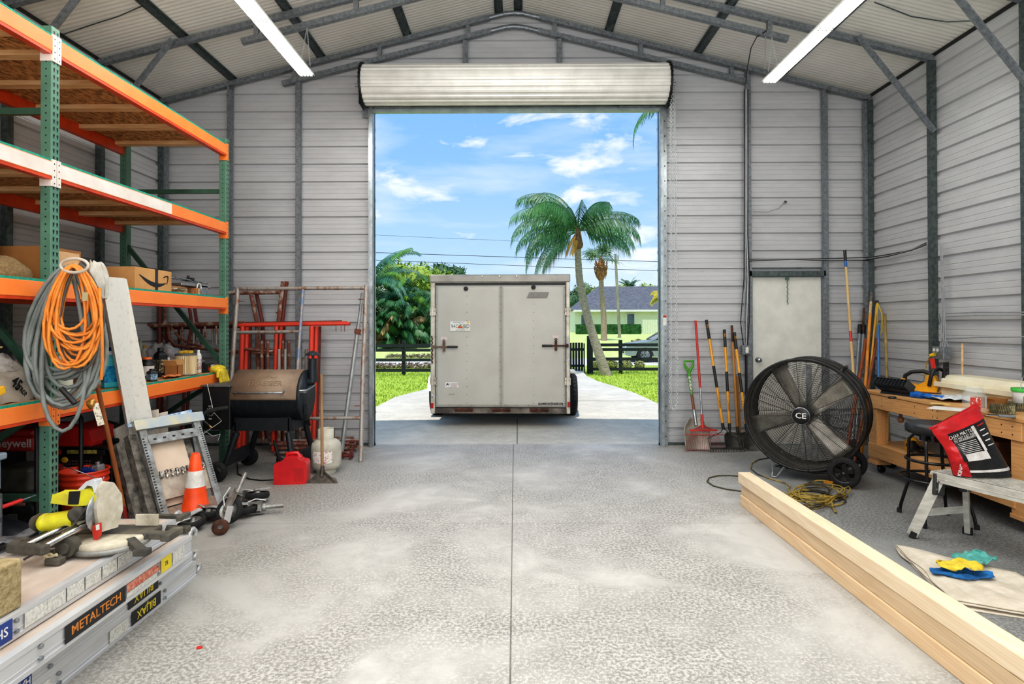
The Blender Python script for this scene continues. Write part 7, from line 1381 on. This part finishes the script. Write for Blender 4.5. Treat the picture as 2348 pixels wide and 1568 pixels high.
# nitrile gloves, cloth, papers
def flat(name, label, cat, px, py, sx, sy, mat, h=.02, seed=1, rz=0, amp=.015, z=BH): p = at(px, py, Z=z); return cloth(name, label, cat, (p.x, p.y, z), sx, sy, mat, h, seed, rz, None, amp, 22)
t = bt('work_gloves', 'blue nitrile glove lying crumpled on the workbench', 'glove', 2132, 915, rad(-60)); mBg = M('nitrile_blue', '#1d6fc4', .4, 0, '#134f95', 12, bump=.3)
q = MB(); q.ell((0, 0, .025), (.07, .045, .022), 16, 9, lump=.6, seed=2); q.build('palm', mBg, t); [MB().tube([(.05, -.03 + k * .02, .025), (.1, -.05 + k * .032, .03), (.15, -.055 + k * .04, .016)], [.013, .011, .008], 7).build('finger', mBg, t) for k in range(4)]; MB().tube([(-.05, -.02, .02), (-.1, .0, .03), (-.16, .01, .02)], [.03, .035, .03], 10).build('cuff', mBg, t)
flat('paper_sheet', 'grey white crumpled plastic sheet in the middle of the workbench', 'sheet', 2182, 918, .42, .3, M('sheet_white', '#dfe3e6', .4, 0, '#bcc3c8', 8, bump=.3), .03, 5, .9, .03)
p = at(2180, 938, Z=BH); o = tag(MB().box(-.11, .11, -.14, .14, 0, .003).build('paper_sheet', mWhite), 'flat white paper under the crumpled plastic sheet', 'paper'); o.location = (p.x, p.y, BH + .001); o.rotation_euler = (0, 0, .7)
p = at(2156, 926, Z=BH); o = tag(MB().box(-.05, .05, -.07, .07, 0, .002).build('paper_note', M('note_yellow', '#e9c87a', .8)), 'small yellow paper at the front of the workbench', 'paper'); o.location = (p.x, p.y, BH + .0005); o.rotation_euler = (0, 0, .9)
q_l = (('dark brown', '#4a3524'), ('pale', '#d8b98a'), ('orange', '#c98a48'))
for k in range(3): 
    o = tag(MB().box(-.02, .02, -.28, .28, 0, .018).build('wood_strip', M('strip_%d' % k, q_l[k][1], .7)), q_l[k][0] + ' wooden strip lying behind the blue glove', 'wood'); o.location = (4.04 + .05 * k, 5.55 + .03 * k, BH + .0); o.rotation_euler = (0, 0, .25 + .05 * k)
# jar
t = bt('clear_jar', 'large empty clear plastic jar with a red label on the workbench', 'jar', 2234, 944, rad(20)); mJar = M('jar_clear', '#eef2f2', .06, 0, '#dfe6e6', 5, trans=.0, alpha=.16)
MB().lathe([(.001, .003), (.07, .0), (.078, .01), (.078, .13), (.068, .155), (.056, .165), (.056, .19), (.059, .19), (.059, .2), (.055, .2)], (0, 0, 0), 36, caps=False).build('jar_body', mJar, t); MB().lathe([(.0788, .03), (.0788, .12)], (0, 0, 0), 12, caps=False, a0=rad(195), a1=rad(245)).build('red_label', M('label_red', '#bf3a30', .5, 0, '#e8dcd4', 60, lo=.38, hi=.44), t); MB().lathe([(.0788, .03), (.0788, .12)], (0, 0, 0), 12, caps=False, a0=rad(285), a1=rad(330)).build('white_label', mWhite, t); MB().lathe([(.06, .155), (.062, .172), (.056, .175)], (0, 0, 0), 36, caps=False).build('neck_ring', mJar, t)
# box, coils, tools
t = bt('cardboard_box', 'small open cardboard box behind the coiled nails', 'box', 2275, 935, .3); q = MB(); q.box(-.08, .08, -.07, .07, 0, .006); q.box(-.08, -.075, -.07, .07, 0, .08); q.box(.075, .08, -.07, .07, 0, .08); q.box(-.08, .08, -.07, -.065, 0, .08); q.box(-.08, .08, .065, .07, 0, .08); q.build('carton', mCardD, t); MB().bar((-.08, 0, .08), (-.15, 0, .1), .14, .003, up=(0, 0, 1)).build('flap', mCard, t)
for k, (px, py, lab) in enumerate(((2298, 948, 'left coil of collated nails near the end of the workbench'), (2340, 942, 'right coil of collated nails at the photo edge'))):
    t = bt('nail_coil', lab, 'nails', px, py); q = MB()
    for j in range(48):
        a = 2 * PI * j / 48; r1 = .078; q.cyl((r1 * math.cos(a), r1 * math.sin(a), .004), (r1 * math.cos(a + .16), r1 * math.sin(a + .16), .068), .0035, n=5)
        if j % 2: q.cyl((.06 * math.cos(a), .06 * math.sin(a), .004), (.06 * math.cos(a + .16), .06 * math.sin(a + .16), .066), .0035, n=5)
    q.build('nails', M('nail_steel', '#a7a27e', .35, .7, '#5e5b4a', 20), t)['kind'] = 'stuff'; q = MB(); [q.tube([(.078 * math.cos(a), .078 * math.sin(a), z) for a in [2 * PI * j / 30 for j in range(30)]], .003, 4, closed=True) for z in (.02, .05)]; q.build('wire_band', mBl, t)
t = bt('hand_tool', 'black and blue tool in a black pouch behind the jar', 'tool', 2300, 918, rad(-35)); MB().cyl((-.18, 0, .035), (-.11, 0, .035), .03, n=16).build('blue_collar', M('collar_blue2', '#3384c4', .4), t); q = MB(); q.ell((.03, 0, .04), (.15, .07, .045), 18, 10, lump=.5, seed=3); q.cyl((-.26, 0, .035), (-.18, 0, .035), .022); q.build('pouch', mBlack, t)
t = bt('pipe_clamp', 'bent steel clamp lying on the black pouch', 'clamp', 2330, 925); t.location.z = BH + .085; MB().tube([(-.1, 0, .02), (-.05, .04, .03), (.0, .0, .0), (.06, .05, .03), (.12, 0, .02), (.1, -.05, 0)], .007, 7).build('clamp_wire', mSteel, t)
t = bt('utility_knife', 'grey folding knife lying at the near edge of the workbench', 'knife', 2308, 957, rad(-30)); MB().bar((-.05, 0, .01), (.05, 0, .01), .03, .02).build('handle', M('knife_grey', '#75777a', .35, .6), t, bevel=.004); MB().bar((-.12, .005, .006), (-.05, 0, .008), .018, .003).build('blade', mSteel, t)
for k, (px, py) in enumerate(((2276, 953), (2318, 950))): t = bt('bit_holder', ('left', 'right')[k] + ' small dark metal bit beside the folding knife', 'bit', px, py, rad(-20 + 60 * k)); MB().cyl((-.03, 0, .006), (.03, 0, .006), .005, n=8).build('bit', mBl, t)
t = bt('plastic_bucket', 'white plastic tub with a green lid and wire handle at the right edge', 'bucket', 2344, 905); t.location = (4.1, 4.87, BH)
MB().lathe([(.001, .0), (.075, .0), (.092, .16), (.09, .165), (.001, .166)], (0, 0, 0), 34).build('tub_body', mWhiteP, t); MB().lathe([(.096, .15), (.098, .178), (.001, .182)], (0, 0, 0), 34).build('lid', M('lid_green', '#3fae3f', .4), t); MB().lathe([(.0835, .03), (.09, .12)], (0, 0, 0), 20, caps=False, a0=rad(190), a1=rad(290)).build('printed_label', M('label_cyan', '#3a9ec0', .5, 0, '#1d5a80', 40), t); MB().tube([(.094 * math.cos(a), 0.0, .16 + .13 * math.sin(a)) for a in [PI * k / 14 for k in range(15)]], .003, 6).build('wire_handle', mSteel, t); t.rotation_euler = (0, 0, .5)
# under bench
a_ = at(2065, 941, X=3.8); t = thing('wooden_mallet', 'turned wooden handle with a ball end hanging under the bench apron', 'handle', (a_.x, a_.y, a_.z - .09)); MB().cyl((0, 0, .02), (0, 0, .12), .015, .018, n=14).build('shaft', M('mallet_wood', '#9c6a48', .5), t); MB().ell((0, 0, .0), (.03, .03, .032), 16, 10).build('ball_end', M('mallet_wood'), t)
t = thing('power_sander', 'yellow and black power tool on the low shelf of the workbench', 'tool', (3.86, 5.9, .31), rad(60)); q = MB(); q.ell((0, 0, .1), (.13, .05, .04), 18, 10); q.cyl((.08, 0, .0), (.08, 0, .09), .06, n=22); q.build('tool_body', mCy, t); q = MB(); q.tube([(-.12, 0, .1), (-.2, .0, .06), (-.28, .02, .05)], [.03, .028, .02], 10); q.ell((-.04, -.07, .03), (.09, .03, .03), 14, 8); q.build('grip', mBlack, t); q = MB(); q.ell((.03, 0, .05), (.1, .055, .03), 16, 8); q.build('base', mBlack, t)
t = tag(MB().box(-.12, .12, -.2, .2, 0, .26).build('wooden_crate', M('crate_brown', '#6e4c36', .7, 0, '#4e3424', 6), bevel=.006), 'dark brown wooden crate on the low shelf behind the stool', 'crate'); t.location = (4.1, 5.2, .31)
t = tag(MB().box(-.15, .15, -.2, .2, 0, .32).build('grey_carton', M('carton_grey', '#6f6a64', .8), bevel=.006), 'grey carton on the low shelf left of the brown crate', 'box'); t.location = (4.15, 5.68, .31)
tag(MB().cyl((4.42, 6.0, .31), (4.5, 6.1, 1.35), .01).build('thin_dowel', mPine), 'thin pale dowel leaning on the wall behind the bench', 'dowel')
# ================================================================== STOOL
fp = [G(2062, 1174), G(2120, 1211), G(2170, 1180), G(2240, 1214)]; cx = sum(p.x for p in fp) / 4; cy = sum(p.y for p in fp) / 4
t = thing('bar_stool', 'black bar stool with a round padded seat in front of the workbench', 'stool', (cx, cy, 0)); mSt = M('stool_black', '#232425', .22, .5, '#18191a', 6, coat=.3)
MB().lathe([(.001, .69), (.17, .69), (.185, .70), (.187, .745), (.175, .77), (.14, .775), (.001, .77)], (-.02, 0, 0), 40).build('seat', M('stool_vinyl', '#2e3034', .35, 0, '#232528', 8), t); q = MB(); q.cyl((-.02, 0, .63), (-.02, 0, .69), .09, n=24); q.build('swivel', mSt, t)
for k, p_ in enumerate(fp):
    d = V((p_.x - cx, p_.y - cy, 0)); dn = d.normalized(); pts = [dn * .05 + V((-.02, 0, .65)), dn * .13 + V((-.02, 0, .665)), dn * .175 + V((-.015, 0, .62)), dn * .185 + V((-.01, 0, .45)), dn * .20 + V((0, 0, .26)), dn * (d.length * .88) + V((0, 0, .14)), dn * (d.length - .015) + V((0, 0, .08)), d + V((0, 0, .0))]
    lg = MB().tube(pts, .0125, 10).build('leg', mSt, t); MB().cyl(d, d + V((0, 0, .035)), .018, n=14).build('rubber_foot', mRub, lg)
for r_, z in ((.19, .48), (.235, .335)): MB().tube([(r_ * math.cos(a) - .01, r_ * math.sin(a), z) for a in [2 * PI * k / 40 for k in range(40)]], .0115, 10, closed=True).build('foot_ring', mSt, t)
# ================================================================== WORK PLATFORM
pa = at(2132, 1079, Z=.5); pb = at(2348, 1129, Z=.5); dv_ = V((pb.x - pa.x, pb.y - pa.y, 0)).normalized(); sd = V((-dv_.y, dv_.x, 0)) * 1.0
if sd.x < 0: sd = -sd
t = thing('work_platform', 'aluminium folding work platform with ribbed top in front of the stool', 'platform', (pa.x, pa.y, 0)); mP = M('platform_alu', '#d6d5cd', .45, .2, '#b0aea5', 7, stretch=(1, 1, 3)); PM = Matrix(((dv_.x, sd.x, 0, 0), (dv_.y, sd.y, 0, 0), (0, 0, 1, 0), (0, 0, 0, 1))); WP = .31; LP = 1.3
q = MB(PM); q.box(0, LP, 0, WP, .475, .495); [q.box(0, LP, .01 + k * .0305, .022 + k * .0305, .495, .50) for k in range(10)]; q.box(.02, LP, -.004, .02, .43, .5); q.box(.02, LP, WP - .02, WP + .004, .43, .5); q.box(.03, LP, -.006, .0, .455, .46); q.build('deck', mP, t, bevel=.002)
lf, rf = G(2092, 1232) - t.location, G(2219, 1224) - t.location; lf.z = rf.z = 0
for k, (f_, yy) in enumerate(((lf, .025), (rf, WP - .025))):
    tp0 = PM @ V((.05, yy, .46)); lg = MB().bar(f_ + V((0, 0, .02)), tp0, .035, .07).build('leg', mP, t, bevel=.002); MB().bar(f_, f_ + (tp0 - f_) * .1, .062, .04).build('rubber_foot', mRub, lg, bevel=.004)
    q = MB(); q.bar(tp0 - V((0, 0, .1)) + (f_ - tp0) * .05, tp0 + V((0, 0, .03)), .075, .03); q.build('hinge_plate', M('hinge_dark', '#4c4d4d', .4, .5), lg, bevel=.006); q = MB(); [q.cyl(tp0 + PM.to_3x3() @ V((dx, (-.025 if k == 0 else .025), dz)), tp0 + PM.to_3x3() @ V((dx, (-.035 if k == 0 else .035), dz)), .007, n=8) for dx, dz in ((0, .02), (-.02, -.03), (.02, -.02), (0, -.08))]; q.build('rivets', mSteel, lg)
    f2_ = f_ + PM.to_3x3() @ V((LP * .9, 0, 0)); tp2 = PM @ V((LP - .08, yy, .46)); MB().bar(f2_, tp2, .045, .022).build('leg', mP, t)
c0 = lf.lerp(PM @ V((.05, .025, .46)), .42); c1 = rf.lerp(PM @ V((.05, WP - .025, .46)), .42); MB().bar(c0, c1, .02, .045).build('cross_rung', mP, t)
# ---------------- red and black charcoal bag on platform
bp_ = t.location + PM @ V((.22, .16, .502)); t = thing('charcoal_bag', 'red and black plastic bag with white printing slumped on the work platform', 'bag', bp_); mBgK = M('bag_black', '#1f1f21', .3, 0, '#101011', 6, bump=.4); mBgR = M('bag_red', '#cf2128', .3, 0, '#a8151c', 6, bump=.4)
rgt = V((_r.x, _r.y, 0)).normalized(); fwd = V((-rgt.y, rgt.x, 0)); BM = Matrix(((rgt.x, fwd.x, 0, 0), (rgt.y, fwd.y, 0, 0), (0, 0, 1, 0), (0, 0, 0, 1)))
HB = .42
def bagp(u, v, side, off=0.0):
    # centre line leans left, u across, v up
    cx_ = .03 - .20 * v ** 1.15; w_ = (.20 - .02 * math.sin(PI * v) ** 2 + .0 * v); dpt = .075 * (1 - v ** 2 * .75) * (1 - abs(2 * u - 1) ** 2.5) ** .6 if abs(2 * u - 1) < 1 else 0
    x = cx_ + (2 * u - 1) * w_ * (1 - .18 * v); z = HB * v + (u - .5) * .17 * v; z += -.015 * (v > .99)
    n_ = .018 * noise.noise((u * 4, v * 4, 7 * side)) + .008 * noise.noise((u * 10, v * 11, 3))
    return V((x + n_ * .4, side * (dpt + off) - .0 + n_ * (.6 if dpt > .01 else 0), max(z, .004 if v < .02 else z)))
def bag_patch(u0, u1, v0, v1, side, mat, name, off=0.0, n=18):
    q = MB(BM); q.grid(lambda a, b_: bagp(u0 + (u1 - u0) * a, v0 + (v1 - v0) * b_, side, off), n, n); return q.build(name, mat, t)
bag_patch(0, 1, 0, 1, -1, mBgK, 'bag_front', 0, 30); bag_patch(0, 1, 0, 1, 1, mBgR, 'bag_back', 0, 30)
bag_patch(0, 1, .80, 1.03, -1, mBgR, 'red_top_band', .004); bag_patch(0, .17, .3, .82, -1, mBgR, 'red_side_band', .004); bag_patch(.0, .2, .02, .3, -1, mBgR, 'red_lower_panel', .005)
mBW = M('bag_white', '#e6e2de', .4, 0, '#c9c4c0', 20); bag_patch(.24, .66, .30, .42, -1, mBW, 'pale_swoosh', .004); bag_patch(.2, .98, .1, .14, -1, mBW, 'grey_band', .004); bag_patch(.62, .68, .42, .78, -1, mBW, 'white_rule', .004)
for i, (s, v, sz) in enumerate((('CHAR MATTERS', .74, .034), ("IT'S NOT JUST FUEL", .69, .022), ('ITS AN INGREDIENT', .655, .022))):
    c = bagp(.40, v, -1, .006); ex = (bagp(.5, v, -1) - bagp(.3, v, -1)); text(s, sz, mBW, t, BM @ face_m(c + V((0, -.004, 0)), (ex.x, 0, ex.z), (-ex.z, 0, ex.x)), 'printed_lettering', sx=.8)
for i in range(8): c = bagp(.42, .61 - i * .022, -1, .006); bag_patch(.22, .58, .60 - i * .026, .608 - i * .026, -1, mBW, 'text_line', .005, 6)['kind'] = 'stuff'
for i in range(5): bag_patch(.74, .9 - .03 * (i % 2), .75 - i * .07, .765 - i * .07, -1, mBW if i else mBgR, 'text_line', .005, 6)
c = bagp(.08, .17, -1, .009); text('KINGS', .035, mBW, t, BM @ face_m(c + V((.0, -.004, 0)), (.25, 0, 1), (-1, 0, .25)), 'printed_lettering', bold=.001)
# ================================================================== DROP CLOTH & RAGS
dc = [G(2053, 1262), G(2185, 1392), G(2420, 1425), G(2348, 1342), G(2270, 1290), G(2190, 1275)]
P4 = (G(2053, 1260), G(2180, 1388), G(2480, 1440), G(2330, 1325)); t = thing('drop_cloth', 'folded off-white canvas drop cloth on the floor at the lower right', 'cloth', (P4[0].x, P4[0].y, 0)); o3 = t.location
mDc = M('canvas', '#d8cfc0', .95, 0, '#c4baa8', 10, bump=.4, bscale=40)
for k in range(4):
    def dcf(u, v, k=k):
        a = P4[0].lerp(P4[3], u); b_ = P4[1].lerp(P4[2], u); p_ = a.lerp(b_, v * (1.0 + .012 * k * (1 if k % 2 else -1))) - o3; e = min(u * 6, 1) * min(v * 6, 1) * min((1 - v) * 8, 1)
        return (p_.x + .03 * noise.noise((u * 3, v * 3, k)) , p_.y + .025 * noise.noise((v * 4, u * 2, k + 4)), .004 + .011 * (3 - k) * .9 + (.016 * noise.noise((u * 5, v * 4, 2)) + .006 * noise.noise((u * 16, v * 9, 5)) + .012) * e * (.5 if k else 1) * (1 if k == 0 else .4))
    MB().grid(dcf, 50, 40).build('fold_layer', mDc, t, solid=.006)
def ragp(label, px, py, sx, sy, c_, c2, h, seed, rz, dz=.05): return cloth('microfibre_cloth', label, 'rag', tuple(G(px, py, dz)), sx, sy, M('cloth_' + label[:6], c_, .95, 0, c2, 20, bump=.4, bscale=90), h, seed, rz, None, .03, 26)
ragp('teal cloth lying crumpled at the back of the drop cloth', 2235, 1290, .25, .17, '#63b0a6', '#478f88', .035, 11, .1)
ragp('blue cloth folded underneath the yellow cloth', 2205, 1318, .33, .17, '#2573b5', '#1a5690', .012, 14, -.2)
ragp('yellow cloth lying on the blue cloth on the drop cloth', 2202, 1308, .25, .15, '#e3cc4a', '#c2a92e', .035, 17, -.15, .07)
# ================================================================== LIGHT, WORLD
def area(name, loc, rot, sx, sy, power, col=(1, 1, 1)):
    l = bpy.data.lights.new(name, 'AREA'); l.shape = 'RECTANGLE'; l.size = sx; l.size_y = sy; l.energy = power; l.color = col
    o = bpy.data.objects.new(name, l); COL.objects.link(o); o.location = loc; o.rotation_euler = rot; return o
area('rear_fill_light', (0, -3.6, 2.6), (rad(83), 0, 0), 7.5, 3.6, 285, (1, .985, .96))  # added fill behind the camera, standing in for daylight from the rear
area('fill_down_rear', (0, .6, 4.55), (rad(0), 0, 0), 5, 3, 110, (1, .985, .96))  # added fill below the roof, no fixture hangs here
area('fill_up_rear', (0, 1.6, 3.0), (rad(180), 0, 0), 5.5, 3, 210, (1, .99, .97))  # added fill aimed upward to brighten the ceiling
area('fill_down_front', (0, 4.9, 4.75), (0, 0, 0), 1.6, 3.5, 80, (1, .985, .96))  # added fill towards the front, apart from the tube fixtures
sun = bpy.data.lights.new('sun', 'SUN'); sun.energy = 3.6; sun.angle = rad(1.2); sun.color = (1, .955, .88)
so = bpy.data.objects.new('sun', sun); COL.objects.link(so); so.rotation_euler = (rad(19), 0, rad(-14)); so.location = (0, 0, 30)
w = bpy.data.worlds.new('World'); sc.world = w; w.use_nodes = True; nt = w.node_tree; L = nt.links.new; bg = nt.nodes['Background']
tc = node(nt, 'ShaderNodeTexCoord'); sp = node(nt, 'ShaderNodeSeparateXYZ'); L(tc.outputs['Generated'], sp.inputs[0])
rp = node(nt, 'ShaderNodeValToRGB'); e = rp.color_ramp.elements; e[0].position = 0.0; e[0].color = c4(hexc('#cfe6fb')); e[1].position = 0.5; e[1].color = c4(hexc('#74aef0'))
x = rp.color_ramp.elements.new(.12); x.color = c4(hexc('#b4d6f9')); x = rp.color_ramp.elements.new(.26); x.color = c4(hexc('#92c2f6')); L(sp.outputs['Z'], rp.inputs[0])
def clouds(scl, stretch, lo, hi, amt, prev, loc=(0, 0, 0)):
    mp = node(nt, 'ShaderNodeMapping'); mp.inputs['Scale'].default_value = stretch; mp.inputs['Location'].default_value = loc; L(tc.outputs['Generated'], mp.inputs[0])
    nz = node(nt, 'ShaderNodeTexNoise', Scale=scl, Detail=7.0, Roughness=0.55, Distortion=0.25); L(mp.outputs[0], nz.inputs['Vector'])
    r = node(nt, 'ShaderNodeValToRGB'); r.color_ramp.elements[0].position = lo; r.color_ramp.elements[1].position = hi; L(nz.outputs['Fac'], r.inputs[0])
    mu = node(nt, 'ShaderNodeMath', operation='MULTIPLY'); mu.inputs[1].default_value = amt; L(r.outputs[0], mu.inputs[0])
    mx = node(nt, 'ShaderNodeMix', data_type='RGBA'); mx.inputs[7].default_value = c4(hexc('#fbfcff')); L(mu.outputs[0], mx.inputs[0]); L(prev, mx.inputs[6]); return mx.outputs[2]
o1 = clouds(3.2, (1, 1, 5), .48, .75, .55, rp.outputs[0], (.3, 0, .2))
o2 = clouds(7.5, (1, 1, 2.6), .545, .65, .85, o1, (1.3, 0, 3.1))
L(o2, bg.inputs['Color']); bg.inputs['Strength'].default_value = 0.98
sc.view_settings.view_transform = 'Standard'; sc.view_settings.look = 'Medium High Contrast'; sc.view_settings.exposure = 0.0; sc.view_settings.gamma = 1.0
sc.cycles.max_bounces = 8; sc.cycles.diffuse_bounces = 5; sc.cycles.glossy_bounces = 4; sc.cycles.transparent_max_bounces = 10
sc.cycles.sample_clamp_indirect = 6.0; sc.cycles.caustics_reflective = False; sc.cycles.caustics_refractive = False
sc.cycles.use_denoising = True
